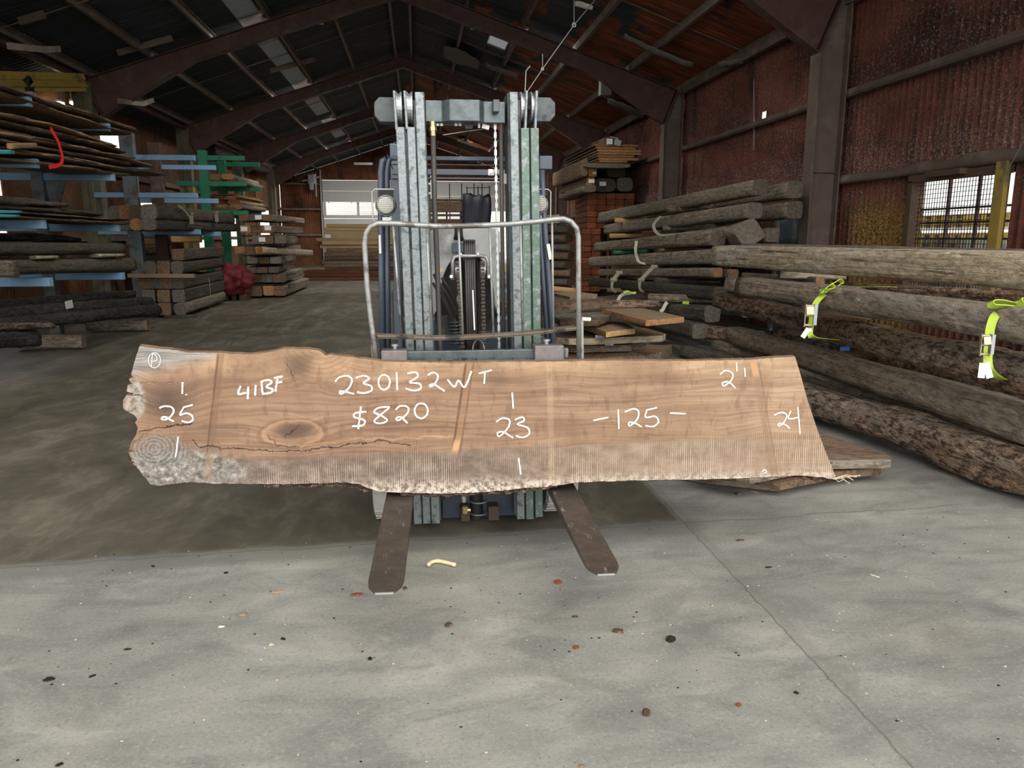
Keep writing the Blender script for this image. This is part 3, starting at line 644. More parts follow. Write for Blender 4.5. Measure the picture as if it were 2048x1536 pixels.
# sticker stripes across the board
SNZ = g.step(g.noise(o, 12, 4, .6), .28, .55, .55, 1)
def stripe(pa, pb, wpx, amt, colr, y0=None, y1=None):
    (ua, va), (ub_, vb_) = C(*pa), C(*pb); s = (ub_-ua)/(vb_-va)
    d = g.ma('ABSOLUTE', g.add(g.add(X_, -ua), g.mul(g.add(Y_, -va), -s)))
    w_ = wpx*.00229/2; m_ = g.step(d, w_*1.15, w_*.75)
    y0 = min(va, vb_) if y0 is None else y0; y1 = max(va, vb_) if y1 is None else y1
    if y0 is not None: m_ = g.mul(m_, g.step(Y_, y0-.02, y0+.02))
    if y1 is not None: m_ = g.mul(m_, g.step(Y_, y1+.02, y1-.02))
    return g.mul(m_, g.mul(SNZ, amt)), colr
for st in (stripe((441, 706), (420, 905), 16, .55, (.17, .10, .06)), stripe((437, 706), (414, 905), 4, .6, (.09, .055, .04)), stripe((420, 905), (412, 965), 18, .5, (.25, .17, .11)),
           stripe((938, 722), (912, 905), 20, .5, (.27, .15, .085)), stripe((932, 726), (905, 905), 5, .75, (.09, .05, .035)), stripe((947, 726), (920, 905), 4, .6, (.12, .07, .045)), stripe((915, 880), (909, 905), 14, .8, (.55, .33, .17)),
           stripe((912, 905), (905, 985), 16, .3, (.14, .09, .07)), stripe((1099, 728), (1104, 975), 13, .2, (.55, .41, .27)),
           stripe((1508, 730), (1548, 955), 14, .45, (.24, .15, .09)), stripe((1518, 730), (1556, 955), 4, .5, (.16, .10, .07)), stripe((1506, 723), (1512, 752), 14, .9, (.50, .28, .15), y0=C(1508, 752)[1])):
    c = g.mix(st[0], c, st[1])
# cracks along the root flare
NWX = g.add(X_, g.mul(g.add(g.noise(o, 20, 4, .7), -.5), .045)); NWY = g.add(Y_, g.mul(g.add(g.noise(g.mp(o, (1, 1, 1), (5, 1, 2)), 16, 4, .72), -.5), .05))
def crack(pl, wid, amt=.95, colr=(.035, .022, .016)):
    tot = None
    for a, b in zip(pl[:-1], pl[1:]):
        (ax, ay), (bx, by) = C(*a), C(*b); L = math.hypot(bx-ax, by-ay); ux, uy = (bx-ax)/L, (by-ay)/L
        wxx, wyy = NWX, NWY
        t = g.add(g.mul(g.add(wxx, -ax), ux), g.mul(g.add(wyy, -ay), uy)); t = g.ma('MINIMUM', g.ma('MAXIMUM', t, 0.0), L)
        dx = g.add(g.add(wxx, -ax), g.mul(t, -ux)); dy = g.add(g.add(wyy, -ay), g.mul(t, -uy))
        d = g.ma('SQRT', g.add(g.mul(dx, dx), g.mul(dy, dy))); m_ = g.step(d, wid, wid*.35)
        tot = m_ if tot is None else g.ma('MAXIMUM', tot, m_)
    return g.mul(tot, amt), colr
CR = [crack([(278, 862), (310, 855), (350, 850), (385, 845)], .004), crack([(385, 880), (398, 893), (470, 897), (560, 903), (620, 900), (700, 888), (770, 882), (820, 892)], .0035),
      crack([(536, 872), (552, 890), (585, 895), (640, 885), (700, 880)], .003, .8, (.07, .035, .02)), crack([(568, 876), (598, 850)], .003), crack([(290, 868), (262, 890), (258, 905)], .005, .8, (.12, .09, .07)),
      crack([(575, 728), (582, 745), (592, 762)], .003, .8), crack([(262, 764), (300, 764), (345, 764)], .0018, .7), crack([(262, 787), (285, 792)], .004, .9),
      crack([(600, 893), (640, 886), (720, 878), (800, 877), (900, 873)], .006, .4, (.50, .29, .15))]
for m_, cc in CR: c = g.mix(m_, c, cc)
g.col(c)
g.bump(g.add(gr2, g.mul(saw, .25)), .3, .004)
M['slab_face'] = g.m
M['slab_edge'] = wood('slab_live_edge', (.13, .075, .04), (.42, .27, .16), (.25, .17, .12), bump=.8, cracks=.5)
slab = link('live_edge_slab', me, [M['slab_face'], M['slab_edge']])
slab.matrix_world = Matrix.Translation(S0) @ Matrix((SU, SV, SN)).transposed().to_4x4()
tag(slab, 'long brown live-edge walnut slab chalked 230132WT, standing on edge across the forks', 'wood slab')
# ragged bark left on the bottom edge
def slab_child(name, bm_, mats):
    me_ = bpy.data.meshes.new(name); bm_.to_mesh(me_); bm_.free(); o_ = link(name, me_, mats, slab); return o_
bm = bmesh.new()
for seg_ in ([(530, 972), (600, 974), (690, 972), (735, 983)], [(800, 989), (860, 992), (940, 990), (1000, 987), (1060, 981), (1115, 972)], [(262, 896), (258, 912), (268, 935)], [(1605, 955), (1640, 962), (1668, 960)]):
    pl = [suv(*p) for p in seg_]
    for a, b in zip(pl[:-1], pl[1:]):
        L = math.hypot(b[0]-a[0], b[1]-a[1]); m = int(L/.008)
        for k in range(m):
            t = k/m; u = a[0]+(b[0]-a[0])*t; v = a[1]+(b[1]-a[1])*t+random.uniform(-.005, .004); zz = random.uniform(-.045, -.002)
            s = random.uniform(.006, .013); q = bmesh.ops.create_icosphere(bm, subdivisions=1, radius=s)['verts']
            for vv in q: vv.co = Vector((vv.co.x*1.6+u, vv.co.y*.7+v+random.uniform(-.002, .002), vv.co.z+zz))
slab_child('bark_fringe', bm, M['bark'])['label'] = 'ragged dark bark along the edge'
# chalk strokes
g = G('white_chalk', .95, 0, .1); o = g.obj(); nz = g.noise(o, 220, 3, .7)
g.col(g.mix(g.step(nz, .35, .6), (.62, .57, .50), (.90, .89, .86))); M['chalk'] = g.m
def za(x, y): return (230+x/2.8055, 670+y/2.8055)
def zb(x, y): return (900+x/2.2756, 670+y/2.2756)
def ell(cx, cy, rx, ry, n=16): return [(cx+rx*math.sin(2*PI*i/n), cy-ry*math.cos(2*PI*i/n)) for i in range(n+1)]
def chalk(label, strokes, fn, wd=.0062):
    bm = bmesh.new()
    for st in strokes:
        pl = [Vector((*suv(*fn(*p)), .0018)) for p in st]
        # smooth the stroke (Catmull-Rom)
        sm = []
        for i in range(len(pl)-1):
            p0 = pl[max(0, i-1)]; p1 = pl[i]; p2 = pl[i+1]; p3 = pl[min(len(pl)-1, i+2)]
            m = max(2, int((p2-p1).length/.004))
            for k in range(m):
                t = k/m; sm.append(.5*((2*p1)+(-p0+p2)*t+(2*p0-5*p1+4*p2-p3)*t*t+(-p0+3*p1-3*p2+p3)*t**3))
        sm.append(pl[-1]); vs = []
        for i, p in enumerate(sm):
            t = (sm[min(i+1, len(sm)-1)]-sm[max(i-1, 0)]); t.z = 0
            t = t.normalized() if t.length > 1e-6 else Vector((1, 0, 0)); q = Vector((-t.y, t.x, 0))
            a = wd*(.5+.22*noise.noise(p*160)); b = wd*(.5+.22*noise.noise(p*160+Vector((9, 9, 0))))
            vs.append((bm.verts.new(p+q*a), bm.verts.new(p-q*b)))
        for A, B in zip(vs[:-1], vs[1:]): bm.faces.new((A[0], A[1], B[1], B[0]))
    bmesh.ops.recalc_face_normals(bm, faces=bm.faces)
    o_ = slab_child('chalk_mark', bm, M['chalk']); o_['label'] = label
    s_ = o_.modifiers.new('thickness', 'SOLIDIFY'); s_.thickness = .001; s_.offset = 0
    return o_
chalk('white chalk 25 with a tick above', [[(380,265),(378,330)],[(400,331),(402,337)],[(250,410),(275,400),(315,403),(330,425),(315,455),(280,475),(262,470),(270,460),(292,462),(315,478),(332,485)],[(385,408),(366,447),(400,438),(430,450),(437,475),(415,490),(375,482)],[(382,406),(437,392)]], za, .0075)
chalk('white chalk tick low on the left', [[(355,570),(347,640),(340,685)]], za)
chalk('faint chalk P in a ring', [ell(222,142,34,42),[(205,180),(212,110),(232,118),(235,140),(210,148)]], za, .003)
chalk('white chalk 41BF', [[(705,285),(693,330),(737,322)],[(748,290),(745,360)],[(790,280),(787,340)],[(822,255),(828,325)],[(820,262),(860,252),(880,266),(850,290),(885,305),(872,324),(826,330)],[(915,230),(900,318)],[(893,242),(942,232)],[(905,268),(938,262)]], za, .0085)
chalk('white chalk number 230132WT', [[(1235,262),(1260,237),(1308,230),(1330,255),(1310,300),(1270,330),(1262,316),(1290,318),(1342,330)],[(1350,240),(1400,228),(1425,245),(1395,270),(1435,285),(1440,310),(1400,325),(1358,320)],ell(1510,265,32,42),[(1580,208),(1584,310)],[(1640,215),(1690,210),(1697,235),(1655,265),(1708,273),(1715,300),(1680,312),(1630,300)],[(1755,225),(1788,210),(1812,230),(1800,265),(1775,290),(1765,283),(1790,277),(1850,315)],[(1865,250),(1905,290),(1927,255),(1962,292),(2000,203)]], za, .0078)
chalk('white chalk letter T', [[(130,175),(190,160)],[(160,165),(155,222)]], zb, .0075)
chalk('white chalk price $820', [[(1410,430),(1350,437),(1343,460),(1398,478),(1392,505),(1330,512)],[(1380,400),(1365,528)],[(1542,403),(1480,408),(1455,433),(1505,458),(1527,480),(1490,496),(1455,485),(1478,458),(1542,405)],[(1575,420),(1600,398),(1643,405),(1640,440),(1592,478),(1578,470),(1602,460),(1642,495)],ell(1718,425,37,42)], za, .0078)
chalk('white chalk 23 with ticks above and below', [[(283,262),(288,335)],[(210,395),(240,378),(270,387),(265,420),(226,460),(215,447),(240,440),(287,468)],[(295,385),(330,374),(336,390),(307,405),(353,422),(360,450),(330,466),(300,458)],[(312,560),(322,635)]], zb, .0072)
chalk('white chalk -125-', [[(652,388),(720,375)],[(765,338),(768,428)],[(795,350),(838,335),(858,350),(850,385),(817,414),(815,398),(840,400),(872,418)],[(895,342),(890,374),(933,370),(948,395),(925,416),(888,412)],[(893,342),(942,330)],[(1000,355),(1072,358)]], zb, .0072)
chalk("white chalk 2 inch mark", [[(1228,180),(1253,162),(1285,175),(1280,205),(1246,232),(1240,217),(1270,215),(1298,242)],[(1303,125),(1305,165)],[(1340,150),(1343,190)]], zb, .0065)
chalk('white chalk 24', [[(1475,365),(1508,352),(1532,365),(1520,395),(1496,415),(1495,402),(1525,408),(1545,425)],[(1550,345),(1540,380),(1587,374)],[(1582,328),(1592,450)]], zb, .0065)
chalk('small chalk squiggle near the bottom edge', [[(1420,622),(1432,612),(1440,626),(1428,628)]], zb, .005)
# ------------------------------------------------------------ forklift
M['mast'] = plain('worn_grey_green_mast_steel', (.25, .285, .295), .36, .5, .42, 55, .4, .6, (.085, .10, .105), .50, .66)
M['mast_green'] = plain('worn_green_mast_steel', (.14, .20, .165), .4, .4, .4, 50, .4, .5, (.24, .26, .28), .5, .64)
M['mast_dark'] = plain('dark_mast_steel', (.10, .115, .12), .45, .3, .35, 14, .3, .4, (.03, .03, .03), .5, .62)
M['cross'] = plain('grey_blue_crossbeam_paint', (.12, .145, .155), .36, .45, .4, 30, .25, .5, (.07, .085, .095), .48, .66)
M['guard'] = plain('blue_grey_guard_paint', (.085, .105, .14), .42, .2, .25, 14, .15, .5, (.08, .10, .13), .54, .7)
M['rest'] = plain('worn_silver_backrest_steel', (.36, .37, .36), .45, .5, .35, 22, .4, .5, (.13, .12, .11), .52, .66)
M['fork'] = plain('bare_brown_fork_steel', (.12, .098, .084), .45, .5, .5, 14, .3, .5, (.065, .06, .054), .44, .66)
_n = M['fork'].node_tree; _p = [n for n in _n.nodes if n.type == 'BSDF_PRINCIPLED'][0]
_tc = _n.nodes.new('ShaderNodeTexCoord'); _mp = _n.nodes.new('ShaderNodeMapping'); _mp.inputs['Scale'].default_value = (2.2, .6, 1); _ns = _n.nodes.new('ShaderNodeTexNoise'); _ns.inputs['Scale'].default_value = 16; _ns.inputs['Detail'].default_value = 6; _ns.inputs['Roughness'].default_value = .75
_rp = _n.nodes.new('ShaderNodeMapRange'); _rp.inputs['From Min'].default_value = .60; _rp.inputs['From Max'].default_value = .70; _mx = _n.nodes.new('ShaderNodeMix'); _mx.data_type = 'RGBA'; _old = _p.inputs['Base Color'].links[0].from_socket
_n.links.new(_tc.outputs['Object'], _mp.inputs[0]); _n.links.new(_mp.outputs[0], _ns.inputs[0]); _n.links.new(_ns.outputs[0], _rp.inputs[0]); _n.links.new(_rp.outputs[0], _mx.inputs[0]); _n.links.new(_old, _mx.inputs[6]); _mx.inputs[7].default_value = (.34, .32, .31, 1); _n.links.new(_mx.outputs[2], _p.inputs['Base Color'])
M['fork_tip'] = plain('bright_worn_fork_edge', (.60, .60, .60), .35, .6, .2, 20, .2, .5)
M['body'] = plain('navy_body_paint', (.035, .05, .07), .4, 0, .2, 9, .1, .5)
M['panel'] = plain('dusty_silver_panel', (.50, .51, .50), .5, .3, .3, 10, .15, .4, (.22, .22, .21), .5, .65)
M['chain'] = plain('greasy_chain', (.085, .065, .05), .5, .5, .4, 90, .6, .4)
M['hose'] = plain('dusty_hose', (.06, .055, .052), .55, 0, .3, 30, .1, .4)
M['brass'] = plain('yellow_brass', (.55, .45, .22), .35, .8, .2, 20, .1, .5)
M['dirt'] = plain('caked_brown_dirt', (.19, .155, .115), .95, 0, .4, 22, .9, .1, (.05, .045, .04), .5, .6)
M['tyre'] = plain('non_marking_grey_tyre', (.52, .52, .48), .8, 0, .2, 12, .3, .2)
M['rust_cup'] = plain('rusty_pink_steel', (.24, .21, .21), .55, .3, .4, 40, .3, .4)
FX, FYM = .27, 3.72
fk = empty('forklift', (FX, FYM, 0), 'blue-grey forklift facing the viewer with a tall green-grey mast, holding the chalked slab', 'forklift')
def F(px, py, Y): return P(px, py, Y=Y)
def mastbar(name, pt, pb, wpx, Y, depth, mat, mats2=None):
    a, b = F(*pt, Y), F(*pb, Y); mb = MB(); w_ = wpx*.00252
    a = a+Vector((0, depth/2, 0)); b = b+Vector((0, depth/2, 0)); mb.bar(a, b, w_, depth, (1, 0, 0), bev=.003)
    return mb.build(name, M[mat], fk)
# three nested rails a side
for (pt, pb, wp, Y, mt, sd) in (((800, 254), (836, 1048), 16, 3.72, 'mast', 'outer left'), ((822, 254), (854, 1047), 15.5, 3.72, 'mast', 'middle left'), ((838.5, 184), (872, 1047), 17, 3.715, 'mast', 'inner left'),
                                (((1027.5), 184), (1042, 1038), 16, 3.715, 'mast', 'inner right'), ((1050, 256), (1060, 1038), 16, 3.72, 'mast_green', 'middle right'), ((1069.5, 256), (1078.5, 1034), 16, 3.72, 'mast_green', 'outer right')):
    mastbar('mast_rail', pt, pb, wp, Y, .11, mt)
# the darker channel webs between them, set back
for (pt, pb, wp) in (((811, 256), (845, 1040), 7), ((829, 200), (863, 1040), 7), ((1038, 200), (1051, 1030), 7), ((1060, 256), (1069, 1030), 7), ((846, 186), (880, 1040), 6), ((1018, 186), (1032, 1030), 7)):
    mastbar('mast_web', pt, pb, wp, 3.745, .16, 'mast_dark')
# ear plates above the cut-outs and the sheaves between them
for (x, x2) in ((788, 793), (809, 814), (1054, 1051), (1074, 1071)):
    a, b = F(x, 181, 3.72), F(x2, 258, 3.72); mb = MB(); mb.bar(a+Vector((0, .06, 0)), b+Vector((0, .06, 0)), .013, .12, (1, 0, 0), bev=.003); mb.build('ear_plate', M['mast'], fk)
for x in (798, 819, 1044.5, 1065):
    c_ = F(x, 217, 3.80); mb = MB(); hw = .0145; R_ = .075
    mb.tube([c_+Vector((-hw, 0, 0)), c_+Vector((-hw*.45, 0, 0)), c_+Vector((-hw*.4, 0, 0)), c_+Vector((hw*.4, 0, 0)), c_+Vector((hw*.45, 0, 0)), c_+Vector((hw, 0, 0))], [R_, R_, R_*.9, R_*.9, R_, R_], 28)
    mb.build('chain_sheave', M['galv'], fk, smooth=False)
    mb = MB(); mb.cyl(c_+Vector((-.022, 0, 0)), c_+Vector((.022, 0, 0)), .018); mb.build('sheave_pin', M['mast_dark'], fk)
# cross beam with a stepped face
a, b = F(850, 198, 3.74), F(1012, 245, 3.74); z1, z0 = a.z, b.z; xs = [a.x, F(884, 220, 3.74).x, F(900, 220, 3.7).x, F(960, 220, 3.7).x, F(968, 220, 3.74).x, b.x]
yy = [3.765, 3.765, 3.725, 3.725, 3.765, 3.765]
mb = MB(); fr_ = [Vector((x, y, z1)) for x, y in zip(xs, yy)]+[Vector((xs[-1], 3.87, z1)), Vector((xs[0], 3.87, z1))]; mb.prism(fr_, (0, 0, z0-z1)); mb.build('crossbeam', M['cross'], fk, bevel=.004)
mb = MB(); q = F(992, 208, 3.72); mb.box(q+Vector((0, .01, -.01)), (.03, .06, .055)); mb.build('beam_bracket', M['mast_dark'], fk, bevel=.003)
for cx, s in ((770, -1), (1090, 1)):
    q = F(cx, 218, 3.86); mb = MB(); k = .052; mb.prism([q+Vector((x, 0, z)) for x, z in ((-k*s, .055), (k*.5*s, .055), (k*s, .03), (k*s, -.03), (k*.5*s, -.06), (-k*s, -.06))], (0, .10, 0)); mb.build('stop_block', M['mast_dark'], fk, bevel=.004)
# fittings under the crossbeam
mb = MB(); mb.cyl(F(865, 243, 3.76), F(866, 272, 3.76), .014, 12); mb.cyl(F(865, 254, 3.76), F(866, 262, 3.76), .019, 6); mb.build('hose_fitting', M['brass'], fk)
mb = MB(); mb.tube([F(866, 270, 3.76), F(869, 400, 3.76), F(874, 520, 3.76), F(881, 720, 3.76), F(884, 1000, 3.76)], .0125, 10); mb.build('lift_hose', M['hose'], fk, smooth=True)
mb = MB(); mb.tube([F(1002, 245, 3.78), F(1004, 450, 3.78), F(1008, 720, 3.78)], .010, 8); mb.build('lift_hose', M['hose'], fk, smooth=True)
mb = MB()
for i in range(26):
    q = F(990+i*.32, 247+i*17.5, 3.80); q2 = F(990+i*.32, 259+i*17.5, 3.80); mb.bar(q, q2, .013, .012)
    q3 = F(990+i*.32, 256+i*17.5, 3.80); q4 = F(990+i*.32, 266+i*17.5, 3.80); mb.bar(q3, q4, .006, .02)
mb.build('lift_chain', M['galv'], fk)
mb = MB()
for x in (875, 883, 912, 920): mb.cyl(F(x, 247, 3.79), F(x, 252, 3.79), .008, 6)
mb.cyl(F(958, 245, 3.79), F(958, 256, 3.79), .006, 6); mb.bar(F(964, 252, 3.8), F(978, 256, 3.8), .02, .02, (0, 0, 1)); mb.build('bolts', M['white'], fk)
mb = MB(); mb.prism([F(927, 246, 3.82), F(948, 246, 3.82), F(945, 257, 3.82), F(932, 257, 3.82)], (0, .04, 0)); mb.build('beam_lug', M['mast_dark'], fk)
mb = MB(); mb.tube([F(886, 270, 3.9), F(930, 263, 3.9), F(975, 257, 3.9)], .003, 6); mb.tube([F(883, 249, 3.85), F(915, 250, 3.85)], .003, 6); mb.build('cable', M['galv'], fk)
# centre cylinder, its yoke, chains and hose pulleys
mb = MB(); c0, c1 = F(938, 482, 3.86), F(952, 1030, 3.86); mb.cyl(F(938, 520, 3.88), F(953, 1034, 3.88), .042, 20); o = mb.build('lift_cylinder', M['black'], fk, smooth=False)
for py in (1008, 1032):
    q = F(959, py, 3.80); mb = MB(); mb.tube([q+Vector((.05*math.cos(t*PI/8), .06+.05*math.sin(t*PI/8), 0)) for t in range(16)], .004, 6, closed=True); mb.build('hose_clamp', M['galv'], fk)
for k in range(5):
    x = 931+k*4.2; mb = MB(); mb.tube([F(x, 484, 3.83)+Vector((0, .05, -.03)), F(x, 483, 3.83)+Vector((0, .025, .0)), F(x, 492, 3.81), F(x+2.5, 600, 3.81), F(x+5, 700, 3.81)], .0058, 6); mb.build('lift_hose', M['hose'], fk, smooth=True)
mb = MB(); mb.bar(F(945.5, 580, 3.795), F(949, 660, 3.795), .007, .004); mb.build('white_stripe', M['white'], fk)
mb = MB(); mb.bbox(F(927, 479, 3.86), F(951, 640, 3.90)); mb.build('pulley_housing', M['mast_dark'], fk, bevel=.004)
mb = MB(); mb.tube([F(905, 560, 3.79), F(905, 522, 3.79), F(909, 514, 3.79), F(918, 512, 3.79), F(962, 512, 3.79), F(972, 514, 3.79), F(976, 522, 3.79), F(977, 558, 3.79)], .009, 8); mb.build('chain_yoke', M['rest'], fk, smooth=True)
for x0, x1 in ((915, 926), (965, 968)):
    mb = MB()
    for i in range(26):
        t = i/25; a_ = F(x0+(x1-x0)*t, 522+(705-522)*t, 3.80); a2 = F(x0+(x1-x0)*t, 522+(705-522)*t+5.2, 3.80); mb.bar(a_, a2, .022 if i % 2 else .017, .014 if i % 2 else .02)
    mb.build('leaf_chain', M['chain'], fk)
    q = F(x0, 540, 3.84); mb = MB(); mb.cyl(q+Vector((-.012, 0, 0)), q+Vector((.012, 0, 0)), .045, 20); mb.build('pulley', M['galv'], fk)
mb = MB(); 
for x in (902.5, 978.5): mb.cyl(F(x, 553, 3.775), F(x, 553, 3.80), .009, 6)
for x in (922, 956): mb.cyl(F(x, 508, 3.775), F(x, 508, 3.80), .006, 6)
mb.build('bolts', M['white'], fk)
mb = MB()
for py in (330, 342, 353): pass
mb.box(F(982, 345, 3.83), (.03, .03, .03)); mb.cyl(F(982, 345, 3.80), F(982, 345, 3.83), .006); mb.build('clamp_block', M['white'], fk, bevel=.003)
for x_, y_, Y_c, d_ in ((997, 344, 3.83, (.012, .02, .022)), (1010, 358, 3.85, (.015, .02, .05)), (859, 368, 3.85, (.014, .02, .012)), (859, 387, 3.85, (.014, .02, .012))):
    mb = MB(); mb.box(F(x_, y_, Y_c), d_); mb.build('clamp_block', M['white'], fk, bevel=.003)
# bottom of the mast: cross plate, cylinder foot, fittings
mb = MB(); mb.bbox(F(884, 985, 3.86), F(1030, 1028, 3.88)); mb.build('cross_plate', M['body'], fk, bevel=.003)
for a_, b_ in (((922, 1016), (938, 1032)), ((977, 1014), (995, 1030))): mb = MB(); mb.bbox(F(*a_, 3.78), F(*b_, 3.86)); mb.build('cylinder_foot', M['chain'], fk, bevel=.002)
mb = MB(); mb.cyl(F(926, 975, 3.78), F(928, 1004, 3.78), .012, 10); mb.cyl(F(927, 992, 3.78), F(928, 1000, 3.78), .017, 6); mb.build('hose_fitting', M['galv'], fk)
mb = MB(); mb.cyl(F(930, 1012, 3.775), F(930, 1026, 3.775), .016, 8); mb.cyl(F(930, 1020, 3.775), F(941, 1020, 3.775), .011, 8); mb.build('elbow_fitting', M['brass'], fk)
# carriage: two bars, side plates
mb = MB(); mb.bbox(F(760, 704, 3.53), F(1128, 722, 3.57)); mb.build('upper_carriage_bar', M['cross'], fk, bevel=.004)
mb = MB()
for x in (862, 894, 930, 966, 1002, 1038, 1074): mb.box(F(x, 718, 3.52), (.06, .02, .012))
mb.build('notch_strip', M['mast_dark'], fk)
mb = MB(); mb.bbox(F(770, 905, 3.53), F(1130, 940, 3.57)); mb.build('lower_carriage_bar', M['cross'], fk, bevel=.004)
mb = MB(); mb.bbox(F(1122, 697, 3.55), F(1133, 712, 3.60)); mb.build('bar_end', M['rest'], fk, bevel=.003)
for x in (890, 1008): mb = MB(); mb.bbox(F(x-8, 712, 3.575), F(x+8, 915, 3.66)); mb.build('carriage_plate', M['body'], fk)
for x0, x1, y0, kx, ky in ((762, 815, 702, 790, 691), (1070, 1120, 692, 1093, 682)):
    mb = MB(); mb.bbox(F(x0, y0, 3.49), F(x1, 724, 3.585)); o = mb.build('fork_hook', M['rust_cup'], fk, bevel=.004)
    mb = MB(); q = F(kx, y0-1, 3.55); mb.cyl(q, q+Vector((0, 0, .026)), .010, 12); mb.cyl(q+Vector((0, 0, .022)), q+Vector((0, 0, .032)), .019, 14); mb.build('lock_knob', M['galv'], fk)
mb = MB(); q0 = F(957, 700, 3.56); mb.tube([q0+Vector((.028*math.cos(t), 0, .05*math.sin(t)*(1 if t < PI else .4))) for t in [PI*k/10 for k in range(11)]], .003, 6); mb.build('wire_loop', M['strap_old'], fk)
# forks
for tipL, tipR, hlL, hlR in (((732, 1185), (805, 1180), (771, 995), (826, 995)), ((1185, 1148), (1240, 1142), (1101, 985), (1155, 975))):
    zt_ = .322; cL, cR = P(*tipL, Z=zt_), P(*tipR, Z=zt_); hL, hR = P(*hlL, Z=zt_), P(*hlR, Z=zt_); dL = (hL-cL); dR = (hR-cR)
    d_ = ((hL+hR)/2-(cL+cR)/2); d_.z = 0; d_.normalize(); sdv = Vector((d_.y, -d_.x, 0)); W2 = .0635; c0 = (cL+cR)/2; heel = c0+d_*((3.50-c0.y)/d_.y)
    L = (heel-c0).length; vs = []; fs = []; prof = []
    st = [(0, .55), (.018, .72), (.05, .93), (.09, 1), (.3, 1), (.7, 1), (L, 1)]
    for s_, wf in st:
        th = .010+.034*min(1, s_/.75)
        for sx in (-1, 1):
            for zz in (zt_-.003*(1 if s_ < .03 else 0), zt_-th): vs.append(c0+d_*s_+sdv*(sx*W2*wf)+Vector((0, 0, zz-zt_)))
    for i in range(len(st)-1):
        a = i*4; fs += [(a, a+2, a+6, a+4), (a+1, a+5, a+7, a+3), (a, a+4, a+5, a+1), (a+2, a+3, a+7, a+6)]
    fs += [(0, 1, 3, 2), tuple(len(vs)-4+k for k in (0, 2, 3, 1))]
    mb = MB(); mb.add(vs, fs); mb.add([heel+sdv*x+Vector((0, y*1.0, z)) for x in (-W2, W2) for y in (-.002, .042) for z in (-.044, .50)], [(0, 1, 3, 2), (4, 6, 7, 5), (0, 4, 5, 1), (2, 3, 7, 6), (0, 2, 6, 4), (1, 5, 7, 3)])
    o = mb.build('fork', M['fork'], fk, bevel=.003)
    mb = MB(); mb.bar(c0+d_*.001-sdv*W2*.5+Vector((0, 0, -.008)), c0+d_*.001+sdv*W2*.5+Vector((0, 0, -.008)), .006, .006, (0, 1, 0)); mb.build('worn_tip', M['fork_tip'], o)
# load backrest
BY = 3.50
rim = [(751, 716), (746, 672), (740, 625), (734, 570), (731, 520), (729, 487), (732, 466), (741, 453), (756, 446.5), (790, 447), (830, 450), (871, 452.5), (940, 451.5), (1017, 448.5), (1070, 443.5), (1110, 438.5), (1127, 437.5), (1142, 443), (1153, 456), (1157, 475), (1157, 560), (1158, 716)]
mb = MB(); mb.tube([F(x, y, BY) for x, y in rim], .0125, 10); mb.build('backrest_frame', M['rest'], fk, smooth=True)
for xt, yt, xb, yb in ((786, 448, 803, 673), (853, 452, 864, 677), (917, 452, 926, 676), (979, 450, 987, 672), (1041, 446, 1046, 668), (1104, 440, 1107, 662)):
    mb = MB(); mb.tube([F(xt, yt, BY), F(xb, yb, BY)], .0055, 8); mb.build('backrest_bar', M['rest'], fk, smooth=True)
mb = MB(); low_ = [(750, 672), (800, 674), (865, 676.5), (930, 675), (1000, 671), (1060, 667), (1110, 661), (1155, 656)]
mb.tube([F(x, y, BY)+Vector((0, .0, 0)) for x, y in low_], .006, 6)
for (x, y), (x2, y2) in zip(low_[:-1], low_[1:]):
    a, b = F(x, y, BY), F(x2, y2, BY); mb.add([a, b, b+Vector((0, .075, .005)), a+Vector((0, .075, .005)), a+Vector((0, 0, -.01)), b+Vector((0, 0, -.01)), b+Vector((0, .075, -.005)), a+Vector((0, .075, -.005))], [(0, 1, 2, 3), (4, 7, 6, 5), (0, 4, 5, 1), (3, 2, 6, 7)])
o = mb.build('backrest_shelf', M['dirt'], fk)
for x, x2, yt in ((741, 748, 641), (1162.5, 1163.5, 636)):
    mb = MB(); mb.bar(F(x, yt, 3.52), F(x2, 724, 3.52), .012, .04, (1, 0, 0)); mb.build('side_strap', M['rest'], fk)
mb = MB(); mb.cyl(F(1164, 638, 3.5), F(1181, 639, 3.5), .009, 8); mb.build('bolts', M['white'], fk)
# lamps
for cx, cy, s, Yl in ((772, 411, 1, 3.82), (1077, 409, -1, 3.98)):
    q = F(cx, cy, Yl); mb = MB(); R_ = .052
    mb.tube([q+Vector((0, -.008, 0)), q+Vector((0, 0, 0)), q+Vector((0, .02, 0)), q+Vector((0, .05, 0)), q+Vector((0, .07, 0))], [R_*.93, R_, R_, R_*.75, R_*.3], 24); o = mb.build('work_lamp', M['rest'], fk, smooth=False)
    g = G('ribbed_lamp_glass', .12, 0, .8); g.col((.62, .62, .56)); oo = g.obj(); g.bump(g.add(g.wave(oo, 42, 0, 0, 1, 'X'), g.wave(oo, 36, 0, 0, 1, 'Z')), .8, .006)
    mb = MB(); mb.tube([q+Vector((0, -.019, 0)), q+Vector((0, -.016, 0)), q+Vector((0, -.009, 0))], [.008, R_*.6, R_*.9], 24); mb.build('lamp_lens', g.m, o, smooth=True)
    mb = MB(); k = .07; mb.tube([q+Vector((s*x, .01, z)) for x, z in ((.04, .078), (-.052, .078), (-.066, .066), (-.066, -.066), (-.052, -.078), (-.01, -.078))], .0035, 6); mb.bar(q+Vector((0, .02, -.055)), q+Vector((0, .02, -.075)), .04, .02); mb.build('lamp_bracket', M['galv'], o)
    mb = MB(); mb.box(q+Vector((0, .075, .045)), (.07, .03, .07)); mb.build('lamp_mount', M['black'], o)
